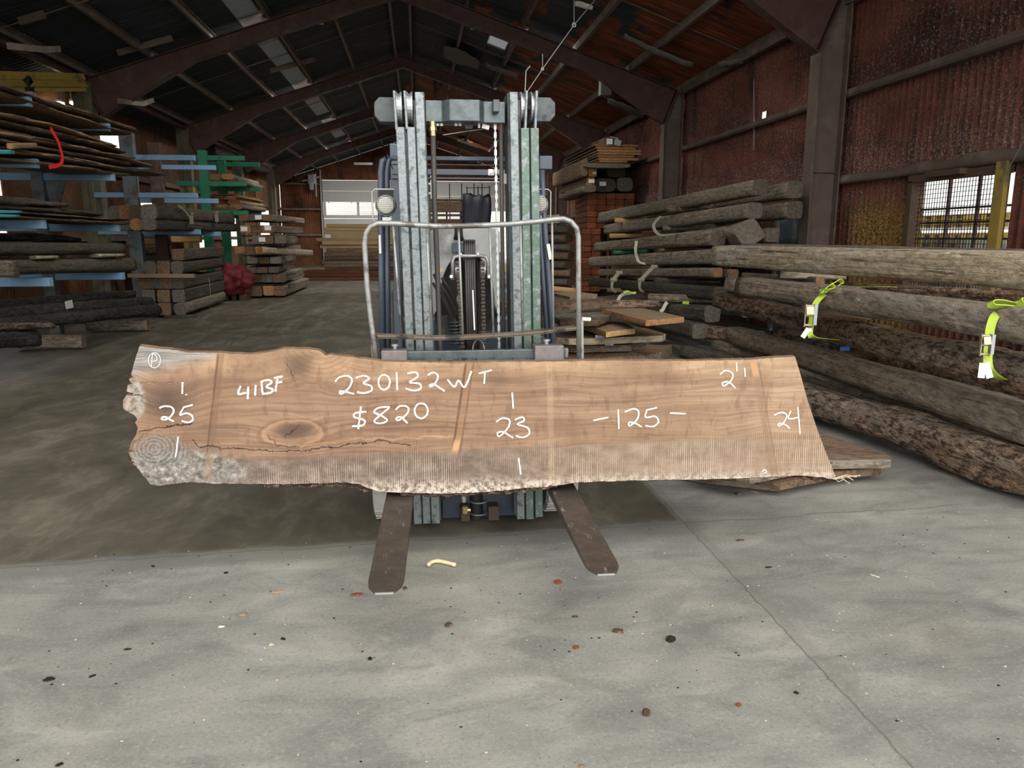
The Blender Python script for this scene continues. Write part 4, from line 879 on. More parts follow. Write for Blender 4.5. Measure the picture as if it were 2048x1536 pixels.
# overhead guard
def skew(p): return p+Vector(((p.y-3.72)*.031, 0, 0))
mb = MB()
for (py0, py1, Y_g) in ((311, 325, 4.10), (327, 334, 4.35), (337, 353, 4.75), (354, 361, 5.1)):
    mb.bbox(F(784, py0, Y_g), F(1086, py1, Y_g+.06))
mb.build('overhead_guard', M['guard'], fk, bevel=.006)
mb = MB(); mb.bbox(F(777, 309, 4.05), F(788, 350, 5.2)); mb.build('guard_side_rail', M['guard'], fk, bevel=.004)
mb = MB(); q = F(1092, 312, 4.05); mb.bbox(F(1079, 311, 4.05), F(1092, 345, 4.25)); mb.build('guard_side_rail', M['guard'], fk, bevel=.004)
for pts_, r_ in (([(773, 318), (765, 322), (762, 345), (762, 400), (763, 550), (766, 722)], .017), ([(783, 316), (777, 322), (774, 345), (774, 400), (775, 550), (777, 722)], .014), ([(1083, 340), (1087, 420), (1090, 470), (1100, 600), (1108, 722)], .017), ([(1075, 350), (1079, 450), (1086, 560), (1096, 700)], .013)):
    mb = MB(); mb.tube([F(x, y, 4.0) for x, y in pts_], r_, 10); mb.build('guard_post', M['guard'], fk, smooth=True)
mb = MB(); mb.bbox(F(757, 470, 3.975), F(763, 507, 3.985)); mb.build('decal', M['white'], fk)
mb = MB(); mb.bar(F(1096, 488, 3.97), F(1101, 519, 3.97), .018, .004); mb.build('decal', M['white'], fk)
mb = MB(); mb.bar(F(793, 450, 3.9), F(802, 722, 3.9), .025, .03); mb.build('tilt_strut', M['guard'], fk, bevel=.004)
mb = MB(); mb.tube([F(803, 480, 3.84), F(804, 560, 3.84), F(805, 640, 3.84), F(808, 700, 3.84)], .004, 6); mb.build('cable', M['black'], fk)
# rear legs of the guard, windscreen-less cab, cowl, seat, wheel, counterweight
for x in (-.18, .70):
    mb = MB(); mb.bar(skew(Vector((x, 5.2, 1.1))), skew(Vector((x, 5.15, 2.12))), .06, .08); mb.build('rear_guard_leg', M['guard'], fk, bevel=.008)
a, b = F(858, 456, 4.25), F(1000, 640, 4.25)
mb = MB(); xs_ = [a.x, b.x]; arc = []
for k in range(13):
    t = PI*k/12; arc.append(Vector(((xs_[0]+xs_[1])/2+.01-.155*math.cos(t), 4.25, F(930, 610, 4.25).z+.30*math.sin(t))))
mb.prism([Vector((a.x, 4.25, b.z)), Vector((a.x, 4.25, a.z-.02)), Vector((a.x+.03, 4.25, a.z)), Vector((b.x-.03, 4.25, a.z)), Vector((b.x, 4.25, a.z-.02)), Vector((b.x, 4.25, b.z))]+[Vector((p.x, 4.25, max(p.z, b.z))) for p in arc[::-1]], (0, .12, 0))
mb.build('dash_panel', M['panel'], fk, bevel=.006)
mb = MB(); mb.bbox(F(868, 505, 4.37), F(1000, 660, 4.40)); mb.build('arch_dark_sheet', M['black'], fk)  # added black sheet, stands in for the shade inside the dash arch
mb = MB(); mb.bbox(F(904, 486, 4.22), F(927, 505, 4.25)); mb.build('dash_box', M['guard'], fk, bevel=.003)
mb = MB(); mb.tube([F(913, 452, 4.2), F(914, 465, 4.2), F(911, 480, 4.2)], .012, 8); mb.tube([F(921, 452, 4.2), F(922, 470, 4.2), F(925, 482, 4.2)], .010, 8); mb.build('steering_column_boot', M['black'], fk, smooth=True)
mb = MB(); mb.bbox((FX-.42, 4.36, .35), (FX+.46, 4.42, .95)); mb.build('front_cowl', M['body'], fk, bevel=.01)
mb = MB(); q = F(935, 500, 4.5); mb.tube([q+Vector((.17*math.cos(t*PI/12), .10*math.sin(t*PI/12), -.0+.10*math.sin(t*PI/12))) for t in range(24)], .013, 8, closed=True); mb.cyl(q, q+Vector((0, .05, -.3)), .025, 10); mb.build('steering_wheel', M['black'], fk, smooth=True)
mb = MB(); mb.bbox((FX-.48, 4.4, .30), (FX+.52, 5.1, .52)); mb.bbox((FX-.40, 4.9, .50), (FX+.45, 5.9, 1.02)); mb.build('chassis', M['body'], fk, bevel=.03)
mb = MB(); mb.bbox((FX-.20, 4.95, 1.02), (FX+.28, 5.4, 1.12)); mb.bbox((FX-.20, 5.38, 1.08), (FX+.28, 5.5, 1.42)); mb.build('seat', M['black'], fk, bevel=.04)
mb = MB(); mb.prism([Vector((FX-.47, 5.7, .3)), Vector((FX+.53, 5.7, .3)), Vector((FX+.53, 6.05, .3)), Vector((FX+.35, 6.25, .3)), Vector((FX-.3, 6.25, .3)), Vector((FX-.47, 6.05, .3))], (0, 0, .85)); mb.build('counterweight', M['guard'], fk, bevel=.04)
for k, (x0, y0, x1, y1) in enumerate(((868, 548, 905, 640), (874, 560, 917, 630), (884, 556, 915, 612), (866, 566, 900, 628))):
    mb = MB(); mb.tube([F(x0, y0, 3.98), F((x0+x1)/2, (y0+y1)/2-4, 4.0), F(x1, y1, 4.02), F(x1+2, y1+45, 4.05)], .008, 8); mb.build('hydraulic_hose', M['hose'], fk, smooth=True)
mb = MB(); q = F(928, 600, 4.1); mb.tube([q, q+Vector((0, .06, 0))], .04, 14); mb.build('round_gauge', M['galv'], fk)
mb = MB()
for k in range(7): q = F(910, 645+k*7, 3.98); mb.tube([q+Vector((-.03, 0, 0)), q+Vector((.05, 0, 0))], .007, 8)
mb.build('hose_coil', M['mast_dark'], fk, smooth=True)
mb = MB(); mb.cyl(F(893, 652, 4.1), F(893, 652, 4.2), .06, 18); mb.build('filter', M['mast_dark'], fk)
mb = MB(); mb.cyl(F(1012, 603, 3.9), F(1012, 614, 3.9), .008, 8); mb.build('orange_cap', M['end_orange'], fk)
mb = MB(); mb.cyl(F(1012, 536, 4.05), F(1012, 536, 4.08), .022, 12); mb.cyl(F(882, 540, 4.05), F(882, 540, 4.08), .012, 12); mb.build('yellow_marker', M['brass'], fk)
# wheels
def wheel(x, y, r, w_, name='wheel'):
    mb = MB(); mb.tube([Vector((x-w_/2, y, r)), Vector((x-w_/2+.015, y, r)), Vector((x+w_/2-.015, y, r)), Vector((x+w_/2, y, r))], [r-.02, r, r, r-.02], 36); 
    for k in range(26):
        t = 2*PI*k/26; mb.box((x, y+math.cos(t)*(r-.003), r+math.sin(t)*(r-.003)), (w_*.9, .03, .012), Matrix.Rotation(t+PI/2, 3, 'X'))
    o = mb.build(name, M['tyre'], fk); mb = MB(); mb.cyl((x-w_/2-.004, y, r), (x+w_/2+.004, y, r), r*.5, 20); mb.build('wheel_rim', M['white'], o)
wheel(-.18, 4.03, .26, .17); wheel(.745, 4.03, .26, .17); wheel(-.10, 5.75, .20, .15); wheel(.78, 5.75, .20, .15)
mb = MB(); mb.cyl((-.10, 4.03, .26), (.66, 4.03, .26), .05, 12); mb.build('axle', M['body'], fk)
# ------------------------------------------------------------ timbers, logs and slabs
def timber(name, label, cat, a, b, wa, ha, wb=None, hb=None, mat='log_gray', end='end_gray', group=None, rough=.012, rnd=4.0, roll=0.0, seg=None, sag=0.0, parent=None, freq=1.0):
    """squared or rounded timber from centre a to centre b; w across, h upright; rnd 2 = round log, 8 = sharp"""
    wb = wa if wb is None else wb; hb = ha if hb is None else hb
    a, b = Vector(a), Vector(b); L = (b-a).length; t = (b-a).normalized(); sd = t.cross(Vector((0, 0, 1))).normalized(); up = sd.cross(t)
    n = 20 if rnd < 7 else 12; seg = seg or max(4, min(60, int(L/.14)))
    bm = bmesh.new(); rings = []; sh = random.uniform(0, 90)
    for i in range(seg+1):
        s = i/seg; w_ = wa+(wb-wa)*s; h_ = ha+(hb-ha)*s; ring = []
        for k in range(n):
            if n == 12:
                q = [(-1, -.75), (-.88, -1), (.0, -1), (.88, -1), (1, -.75), (1, 0), (1, .75), (.88, 1), (0, 1), (-.88, 1), (-1, .75), (-1, 0)][k]; cx, cz = q
            else:
                th = 2*PI*(k+.5)/n; c_, s_ = math.cos(th), math.sin(th); r_ = (abs(c_)**rnd+abs(s_)**rnd)**(-1/rnd); cx, cz = c_*r_, s_*r_
            y_, z_ = cx*w_/2, cz*h_/2
            if rough:
                d = 1+rough*12*noise.noise(Vector((s*L*1.1*freq+sh, cx*.8, cz*.8)))*.6+rough*10*noise.noise(Vector((s*L*4*freq+sh, cx*2, cz*2)))*.5
                y_ *= d; z_ *= 1+(d-1)*.7
            if roll: y_, z_ = y_*math.cos(roll)-z_*math.sin(roll), y_*math.sin(roll)+z_*math.cos(roll)
            ring.append(bm.verts.new(Vector(((s-.5)*L, y_, z_-sag*math.sin(PI*s)))))
        rings.append(ring)
    for A, B in zip(rings[:-1], rings[1:]):
        for k in range(n): bm.faces.new((A[k], B[k], B[(k+1) % n], A[(k+1) % n])).smooth = rnd < 7
    for R_, rv in ((rings[0], False), (rings[-1], True)):
        cc = bm.verts.new(sum((v.co for v in R_), Vector())/n+Vector((random.uniform(-.004, .004), 0, 0)))
        for k in range(n):
            f = bm.faces.new((R_[k], R_[(k+1) % n], cc)); f.material_index = 1
    bmesh.ops.recalc_face_normals(bm, faces=bm.faces)
    me = bpy.data.meshes.new(name); bm.to_mesh(me); bm.free()
    o = link(name, me, [M[mat], M[end]], parent)
    R = Matrix((t, -sd if False else up.cross(t), up)).transposed().to_4x4()
    o.matrix_world = Matrix.Translation((a+b)/2) @ R
    return tag(o, label, cat, group)
def tpx(name, label, cat, l, r, wr=1.0, **k):
    """timber by its two ends on the photograph: (px, py, height px, dict(Y=..|Z=..|X=..)), wr = width over height"""
    a = P(l[0], l[1], **l[3]); b = P(r[0], r[1], **r[3]); ha = l[2]*mpp(a)*1.0; hb = r[2]*mpp(b)
    return timber(name, label, cat, a, b, ha*wr, ha, hb*wr, hb, **k)
def tagcard(parent_obj, p, n, w_, h_, mat, roll=0, name='paper_tag', label=None):
    """a paper tag tacked on a timber at world point p facing n"""
    n = Vector(n).normalized(); sx = Vector((0, 0, 1)).cross(n).normalized(); sz = n.cross(sx); c_, s_ = math.cos(roll), math.sin(roll); ax = sx*c_+sz*s_; az = sz*c_-sx*s_
    mb = MB(); p = Vector(p)
    mb.prism([p-ax*w_/2-az*h_/2, p+ax*w_/2-az*h_/2, p+ax*w_/2+az*h_/2, p-ax*w_/2+az*h_/2], n*.003)
    me = bpy.data.meshes.new(name); inv = parent_obj.matrix_world.inverted()
    me.from_pydata([inv@v for v in mb.v], [], mb.f); o = link(name, me, M[mat], parent_obj)
    if label: o['label'] = label
    return o
G1 = 'long logs stacked at the right front'
L_ = 'log'
# near right stack ------------------------------------------------------
R1 = tpx('long_timber', 'pale weathered timber lying topmost on the right front stack, nearest row', 'timber', (1443, 511, 40, dict(Y=8.3)), (2130, 546, 80, dict(Y=3.95)), 1.1, mat='log_pale', end='end_gray', group=G1, rough=.012, rnd=6)
tpx('long_timber', 'grey timber just behind the pale topmost timber of the right front stack', 'timber', (1492, 503, 32, dict(Y=8.75)), (2230, 529, 54, dict(Y=4.9)), 1.0, mat='log_gray', group=G1)
tpx('spacer_block', 'short pale wooden spacer under the far end of the pale topmost timber', 'spacer', (1558, 548, 17, dict(Y=7.2)), (1690, 552, 15, dict(Y=7.1)), 1.0, mat='log_pale', end='end_brown', rough=.006)
tpx('long_timber', 'thin brown timber with a fresh orange end below the pale topmost timber', 'timber', (1640, 563, 18, dict(Y=6.9)), (1490, 552, 14, dict(Y=9.2)), 1.0, mat='log_gray', end='end_orange', group=G1, rough=.006)
tpx('long_timber', 'brown timber running behind the first lime strap knot, second layer, rear row', 'timber', (1690, 578, 26, dict(Y=6.6)), (2180, 614, 52, dict(Y=4.3)), 1.2, mat='log_brown', group=G1)
tpx('long_timber', 'dark stub end jutting at the left of the second layer of the right front stack', 'timber', (1456, 569, 28, dict(Z=1.02)), (1600, 580, 30, dict(Z=1.0)), 1.0, mat='log_gray', end='end_gray', group=G1, rnd=3.5, rough=.03)
R2 = tpx('long_log', 'dark rough-hewn log of the second layer, just under the pale topmost timber', 'log', (1487, 571, 38, dict(Z=1.07)), (2150, 663, 76, dict(Z=1.04)), 1.1, mat='log_gray', end='end_gray', group=G1, rnd=3.6, rough=.03)
tpx('spacer_block', 'short orange-brown spacer just right of the first strap ratchet', 'spacer', (1630, 621, 17, dict(Z=.92)), (1740, 632, 14, dict(Z=.92)), 1.3, mat='board', end='end_gray', rough=.006)
R3 = tpx('long_log', 'brown bark-edged log of the third layer, both lime straps passing round it', 'log', (1443, 600, 30, dict(Z=.80)), (2160, 775, 84, dict(Z=.74)), 1.2, mat='log_brown', end='end_brown', group=G1, rnd=3.0, rough=.045)
sp = tpx('spacer_block', 'short splintered spacer poking out at the right edge below the second strap ratchet', 'spacer', (2018, 712, 20, dict(Z=.72)), (2130, 722, 22, dict(Z=.72)), 1.3, mat='board', end='end_brown', rough=.01)
tpx('long_log', 'dusty brown log behind the blue tag, fourth layer, rear row', 'log', (1556, 668, 24, dict(Z=.55)), (2180, 822, 46, dict(Z=.52)), 1.3, mat='log_brown', end='end_gray', group=G1, rnd=3.6, rough=.02)
R4 = tpx('long_log', 'dusty grey-brown log of the fourth layer with a square sawn left end', 'log', (1468, 668, 32, dict(Z=.45)), (2180, 884, 88, dict(Z=.43)), 1.1, mat='log_gray', end='end_gray', group=G1, rnd=4.0, rough=.028)
tpx('long_log', 'flat log half hidden behind the craggy bottom log', 'log', (1560, 730, 26, dict(Z=.30)), (2160, 915, 40, dict(Z=.20)), 1.4, mat='log_gray', group=G1, rnd=4, rough=.02)
R6 = tpx('long_log', 'craggy brown log on the floor at the bottom of the right front stack', 'log', (1545, 775, 50, dict(Z=.175)), (2170, 975, 104, dict(Z=.165)), 1.15, mat='log_brown', end='end_brown', group=G1, rnd=2.6, rough=.055, freq=1.3)
# lower-left ends seen between floor and stack
B1 = tpx('short_beam', 'grey-ended orange-brown beam under the stack, left of the fourth-layer log', 'timber', (1380, 659, 27, dict(Z=.42)), (1520, 677, 28, dict(Z=.42)), 1.2, mat='log_brown', end='end_gray', group='beam ends low between the two right stacks', rough=.008)
tpx('short_log', 'dark log end low behind the orange-brown beam', 'log', (1432, 690, 22, dict(Z=.30)), (1580, 722, 28, dict(Z=.26)), 1.1, mat='log_gray', end='end_gray', group='beam ends low between the two right stacks', rnd=3, rough=.03)
tpx('short_log', 'dark curved log end resting lowest just above the slab\'s top edge', 'log', (1372, 704, 30, dict(Z=.17)), (1560, 742, 32, dict(Z=.16)), 1.1, mat='log_dark', end='end_gray', group='beam ends low between the two right stacks', rnd=3, rough=.04)
tpx('short_beam', 'grey squared beam end right of the lowest curved log', 'timber', (1462, 700, 18, dict(Z=.22)), (1620, 738, 22, dict(Z=.2)), 1.1, mat='log_gray', end='end_gray', group='beam ends low between the two right stacks', rough=.01)
q = P(1691, 697, Z=.66); cc = tagcard(R4, P(1690, 697, Z=.60), (-.75, -.6, .3), .075, .035, 'blue_tag', .1, label='blue paper tag')
# lime ratchet straps ----------------------------------------------------
def ribbon(mb, pts, wd, th=.003, side=None, mi=0):
    pts = [Vector(p) for p in pts]; n = len(pts); vs = []
    for i, p in enumerate(pts):
        t = (pts[min(i+1, n-1)]-pts[max(i-1, 0)]).normalized(); s = Vector(side) if side is not None else Vector((0, 1, 0)); s = (s-t*s.dot(t)).normalized(); u = t.cross(s)
        for a, b in ((-1, -1), (1, -1), (1, 1), (-1, 1)): vs.append(p+s*(a*wd/2)+u*(b*th/2))
    fs = []
    for i in range(n-1):
        for k in range(4): fs.append((i*4+k, i*4+(k+1) % 4, i*4+4+(k+1) % 4, i*4+4+k))
    fs += [(0, 1, 2, 3), tuple((n-1)*4+k for k in range(4))]
    mb.add(vs, fs, mi)
def sm(pl, per=8):
    pl = [Vector(p) for p in pl]; r = []
    for i in range(len(pl)-1):
        p0, p1, p2, p3 = pl[max(0, i-1)], pl[i], pl[i+1], pl[min(len(pl)-1, i+2)]
        for k in range(per):
            t = k/per; r.append(.5*((2*p1)+(-p0+p2)*t+(2*p0-5*p1+4*p2-p3)*t*t+(-p0+3*p1-3*p2+p3)*t**3))
    return r+[pl[-1]]
def lime_strap(pl, knot, rat, tags, ya, label, wd=.05, sf=.94):
    """pl: strap path (px,py,Y); rat: (top px, top py, bottom px, bottom py, Y)"""
    pl = [(x, y, Y*sf) for x, y, Y in pl]; knot = [[(x, y, Y*sf) for x, y, Y in k_] for k_ in knot]; rat = rat[:4]+(rat[4]*sf-.03,)
    p0 = P(pl[0][0], pl[0][1], Y=pl[0][2]); e = empty('ratchet_strap', p0, label, 'strap', 'lime ratchet straps on the right stack')
    sdv = (1, -.35, 0)
    mb = MB(); ribbon(mb, sm([P(x, y, Y=Y) for x, y, Y in pl]), wd, .004, sdv); mb.build('webbing', M['strap'], e)
    mb = MB(); ribbon(mb, sm([P(x, y, Y=Y) for x, y, Y in knot[0]]), wd*.9, .006, (.3, -1, .6)); mb.build('webbing_knot', M['strap'], e)
    mb = MB(); ribbon(mb, sm([P(x, y, Y=Y) for x, y, Y in knot[1]]), wd*.8, .006, (.1, -1, .9)); mb.build('webbing_knot', M['strap'], e)
    a, b = P(rat[0], rat[1], Y=rat[4]), P(rat[2], rat[3], Y=rat[4]); t = (b-a); L = t.length; sx = Vector((1, -.3, 0)).normalized(); k = L/.16
    mb = MB()
    for s in (-1, 1): mb.bar(a+sx*s*.030*k, b+sx*s*.030*k, .006, .028*k, sx)
    for u in (.08, .5, .92): mb.cyl(a+t*u-sx*.034*k, a+t*u+sx*.034*k, .009*k, 10)
    mb.bar(a+t*.1+Vector((-.01, -.02, 0)), a+t*.45+Vector((-.01, -.03, 0)), .05*k, .008, sx)
    mb.build('ratchet_buckle', M['brass2'], e, bevel=.001)
    mb = MB(); mb.bar(a+sx*.03*k+Vector((0, -.02, 0)), b+sx*.03*k+Vector((0, -.02, 0))-t*.1, .022*k, .014, sx); mb.build('ratchet_handle', M['galv'], e)
    for (x0, y0, x1, y1) in tags:
        mb = MB(); mb.bar(P(x0, y0, Y=rat[4]-.01), P(x1, y1, Y=rat[4]-.02), .035, .002, sx); mb.build('warning_tag', M['paper'], e)
    return e
M['brass2'] = plain('zinc_yellow_buckle', (.50, .44, .30), .4, .6, .3, 30, .2, .5)
lime_strap([(1790, 574, 6.2), (1740, 573, 6.1), (1700, 576, 6.0), (1668, 582, 5.88), (1645, 592, 5.80), (1632, 606, 5.76), (1626, 625, 5.73), (1622, 650, 5.66), (1620, 668, 5.60), (1628, 675, 5.60), (1645, 677, 5.66), (1675, 680, 5.9)],
           ([(1640, 588, 5.76), (1652, 576, 5.78), (1668, 566, 5.80), (1678, 560, 5.82), (1683, 566, 5.84), (1672, 574, 5.84)], [(1640, 583, 5.80), (1655, 581, 5.74), (1668, 577, 5.76), (1662, 568, 5.80)]),
           (1621, 608, 1617, 654, 5.66), ((1617, 657, 1605, 675), (1618, 657, 1622, 676)), 5.7, 'lime ratchet strap further from the viewer, knotted just under the pale topmost timber', .042)
lime_strap([(2100, 603, 4.35), (2060, 600, 4.32), (2035, 607, 4.26), (2008, 618, 4.18), (1990, 632, 4.12), (1981, 655, 4.08), (1977, 690, 4.02), (1976, 730, 3.96), (1985, 748, 3.98), (2000, 757, 4.04), (2024, 763, 4.25)],
           ([(2060, 612, 4.15), (2030, 615, 4.14), (2005, 613, 4.12), (1985, 612, 4.12), (1982, 604, 4.14), (2000, 603, 4.16), (2030, 610, 4.16)], [(2055, 606, 4.2), (2040, 600, 4.1), (2045, 612, 4.1), (2070, 618, 4.12)]),
           (1973, 668, 1968, 712, 3.99), ((1966, 726, 1962, 756), (1972, 726, 1980, 756)), 4.0, 'lime ratchet strap at the right edge, nearest the viewer, with two white tags', .046)
# middle right stack ------------------------------------------------------
G2 = 'beams of the leaning middle right stack'
def mid(label, l, r, yl, yr, mat='log_gray', end='end_gray', wr=1.0, **k):
    return tpx('stacked_beam', label, 'timber', (l[0], l[1], l[2], dict(Y=yl)), (r[0], r[1], r[2], dict(Y=yr)), wr, mat=mat, end=end, group=G2, **dict(dict(rough=.010, rnd=6), **k))
mid('topmost weathered beam of the middle right stack, slanting up to a pale square end', (1206, 436, 21), (1520, 374, 31), 18.0, 9.7)
mid('topmost rear beam of the middle right stack, ending beside the blue-grey side door', (1290, 430, 18), (1590, 379, 33), 16.0, 9.9)
mid('second-layer beam of the middle right stack with a pale sawn end', (1216, 459, 19), (1510, 421, 31), 17.6, 9.6, end='end_gray')
mid('second-layer rear beam of the middle right stack reaching below the side door top', (1300, 452, 18), (1590, 420, 34), 15.5, 9.9)
mid('third-layer beam of the middle right stack, nearest row, rounded front end', (1197, 494, 18), (1437, 475, 31), 17.0, 10.2)
mid('third-layer beam just behind, its end a step further right', (1260, 490, 16), (1466, 467, 31), 16.0, 10.3)
mid('third-layer rear beam ending right of the twisted one', (1330, 485, 16), (1545, 470, 28), 15, 9.9)
mid('twisted square beam rolled onto its edge at the right end of the third layer', (1400, 478, 30), (1500, 466, 48), 12.6, 9.6, roll=.6)
mid('fourth-layer beam of the middle right stack behind the pale strap', (1186, 524, 19), (1448, 512, 31), 16.6, 10.1)
mid('fourth-layer rear beam of the middle right stack ending behind the pale topmost timber', (1260, 518, 18), (1560, 512, 34), 16, 9.7)
mid('fifth-layer beam of the middle right stack with a fresh orange end', (1202, 545, 14), (1436, 545, 19), 16.0, 10.0, end='end_orange')
mid('fifth-layer rear beam with a dull brown end, just right of the orange one', (1270, 545, 14), (1467, 549, 21), 15.5, 10.1, end='end_brown')
mid('sixth-layer dark heavy beam of the middle right stack, drooping to the right', (1184, 563, 16), (1440, 588, 28), 15.6, 9.4, mat='log_dark')
mid('sixth-layer rear dark beam of the middle right stack', (1250, 566, 16), (1500, 583, 26), 15.5, 9.9, mat='log_dark')
mid('dark beam low in the middle right stack, its square end above the orange-brown beam', (1230, 612, 20), (1425, 628, 33), 14.5, 8.9, mat='log_dark')
mid('low rear beam of the middle right stack, end just right of the dark square one', (1300, 612, 18), (1495, 624, 22), 14, 9.3, mat='log_dark')
mid('lowest dark beam of the middle right stack on the floor, partly behind the low slabs', (1230, 622, 22), (1400, 662, 30), 13.0, 8.4, mat='log_dark')
for lb, l, r, yl, yr, m_, e_ in (('pinkish spacer under the topmost beam, right of centre', (1335, 418, 13), (1440, 412, 11), 12.6, 12.2, 'log_brown', 'end_brown'), ('pale spacer under the topmost beam, toward its left end', (1231, 441, 10), (1330, 441, 10), 16, 15.5, 'pine', 'end_brown'),
        ('grey-brown spacer under the second-layer beam, right of the pale strap', (1330, 456, 13), (1470, 450, 12), 13.0, 12, 'log_gray', 'end_gray'), ('pale spacer under the second layer, toward its left end', (1220, 472, 9), (1330, 470, 8), 16, 15.5, 'pine', 'end_brown'),
        ('green-painted spacer under the third layer', (1228, 505, 7), (1308, 502, 7), 15, 14.5, 'green', 'green'), ('fresh orange spacer under the third layer, right of the green one', (1310, 501, 7), (1390, 497, 6), 13.5, 13, 'pine', 'end_orange'),
        ('orange spacer under the fourth layer, at the left', (1226, 533, 8), (1310, 534, 7), 15, 14.5, 'pine', 'end_orange'), ('dark grey spacer under the fourth layer, at the right', (1330, 530, 12), (1460, 533, 12), 12.5, 11.8, 'log_dark', 'end_gray'),
        ('grey planed beam laid under the sixth layer as a spacer', (1298, 595, 16), (1480, 600, 15), 10.6, 10.0, 'log_gray', 'end_gray'), ('dark spacer under the fifth layer', (1310, 560, 11), (1440, 567, 10), 12.0, 11.4, 'log_dark', 'end_gray'), ('short brown spacer low at the left of the middle right stack', (1215, 580, 9), (1290, 582, 9), 13.5, 13.2, 'board', 'end_brown')):
    tpx('spacer_block', lb, 'spacer', (l[0], l[1], l[2], dict(Y=yl)), (r[0], r[1], r[2], dict(Y=yr)), 1.4, mat=m_, end=e_, group='spacers of the middle right stack', rough=.004)
def strapobj(label, pl, wd, mat, side=(0, 1, 0), name='strap', grp='old straps on the middle right stack'):
    mb = MB(); ribbon(mb, sm([P(x, y, Y=Y) for x, y, Y in pl]), wd, .004, side); return tag(mb.build(name, M[mat]), label, 'strap', grp)
strapobj('pale loose strap hanging round the second-layer beam of the middle right stack', [(1322, 432, 12.1), (1312, 442, 12.0), (1307, 452, 11.9), (1312, 464, 11.8), (1322, 470, 11.7), (1350, 468, 11.6), (1384, 463, 11.4)], .05, 'strap_old', (1, 0, .3))
strapobj('pale yellow strap curving down past the fourth layer of the middle right stack', [(1273, 482, 13.2), (1271, 500, 13.1), (1274, 515, 13.1), (1280, 525, 13.0), (1300, 528, 12.9), (1330, 528, 12.7)], .05, 'strap_wht', (1, 0, .3))
for lb, pts_ in (('dusty ratchet buckle on the sixth layer, left one', ((1238, 546), (1227, 560))), ('dusty ratchet buckle on the sixth layer, right one, larger', ((1308, 534), (1282, 560)))):
    a, b = P(*pts_[0], Y=11.6), P(*pts_[1], Y=11.5); e = empty('ratchet_strap', b, lb, 'strap', 'old straps on the middle right stack')
    mb = MB(); mb.bar(a, b, .06, .04, (1, 0, .4)); mb.cyl(a+Vector((-.05, 0, 0)), a+Vector((.05, 0, 0)), .035, 10); mb.cyl(b+Vector((-.05, 0, 0)), b+Vector((.05, 0, 0)), .03, 10); mb.build('ratchet_buckle', M['strap_old'], e, bevel=.004)
    mb = MB(); ribbon(mb, sm([b, b+Vector((-.03, -.03, -.06)), b+Vector((-.02, -.03, -.14)), b+Vector((.05, 0, -.19))]), .04, .004, (1, 0, .2)); mb.build('webbing', M['strap_old'], e)
strapobj('pale yellow strap tail on the dark beam low in the middle right stack', [(1262, 586, 9.3), (1248, 588, 9.3), (1240, 593, 9.3), (1236, 601, 9.3)], .04, 'strap_wht', (1, 0, 0))
strapobj('crumpled lime strap end lying on the dark low beam', [(1247, 585, 9.2), (1256, 583, 9.2), (1264, 586, 9.2), (1272, 585, 9.2)], .045, 'strap', (0, 1, .6))
strapobj('pale strap dropping behind the end of the rounded low slab', [(1334, 604, 8.4), (1329, 612, 8.4), (1325, 620, 8.4), (1320, 623, 8.4)], .04, 'strap_wht', (1, 0, 0))
strapobj('short lime strap end under the grey planed beam', [(1365, 605, 8.7), (1378, 606, 8.7)], .035, 'strap', (0, 0, 1))
# tall bundle of red timbers -----------------------------------------------
YB = 19.4
def nthb(r_, c_): return 'red-brown timber end in the tall bundle, %s row, %s from the left' % (ORD[r_] if r_ else 'top', ORD1[c_])
base_ = P(1165, 590, Y=YB); proto = {}
tx0 = P(1175, 400, Y=YB).x; tx1 = P(1268, 400, Y=YB).x; tz1 = P(1175, 386, Y=YB).z; cw = (tx1-tx0)/5; chh = .148; kk = 0
red = timber('red_timber', nthb(0, 0), 'timber', (tx0+cw/2, YB, tz1-chh/2), (tx0+cw/2+.3, YB+3, tz1-chh/2), cw*.96, chh*.94, mat='red', end='end_red', group='red timbers in the tall bundle', rough=.004, rnd=8)
for r_ in range(17):
    for c_ in range(6):
        z = tz1-chh*(r_+.5); x = tx0+cw*(c_+.5)-(.12 if r_ >= 6 else 0)
        if z < .1 or (c_ == 5 and r_ < 6): continue
        # only what the leaning stack leaves in view
        px_ = 1175+(c_+.5)*18.6; py_ = 386+(r_+.5)*11.6
        if py_ > 445-(px_-1206)*.19-6 and px_ > 1216: continue
        if r_ == 0 and c_ == 0: continue
        o = red.copy(); COL.objects.link(o); o.location = red.location+Vector((x-(tx0+cw/2), random.uniform(-.03, .03), z-(tz1-chh/2))); o['label'] = nthb(r_, c_)
# dark timbers, tags, boards on the bundle
T1 = tpx('dark_timber', 'dark timber with a white tag lying on the red bundle, right one', 'timber', (1210, 370, 26, dict(Y=19.2)), (1135, 391, 20, dict(Y=24)), 1.7, mat='log_dark', end='log_dark', group='dark timbers on the red bundle', rough=.01)
tagcard(T1, P(1204, 368, Y=19.15)+Vector((0, -.08, 0)), (0, -1, 0), .17, .10, 'paper', label='white paper tag')
T2 = tpx('dark_timber', 'dark flat timber end right of the tagged one on the red bundle', 'timber', (1250, 369, 27, dict(Y=19.25)), (1167, 390, 21, dict(Y=24)), 1.2, mat='log_dark', end='end_gray', group='dark timbers on the red bundle', rough=.01)
T3 = tpx('dark_timber', 'dark angled timber end propped on the upper dark timbers', 'timber', (1233, 344, 20, dict(Y=19.3)), (1153, 370, 16, dict(Y=24)), 1.8, mat='log_dark', end='log_dark', group='dark timbers on the red bundle', rough=.02)
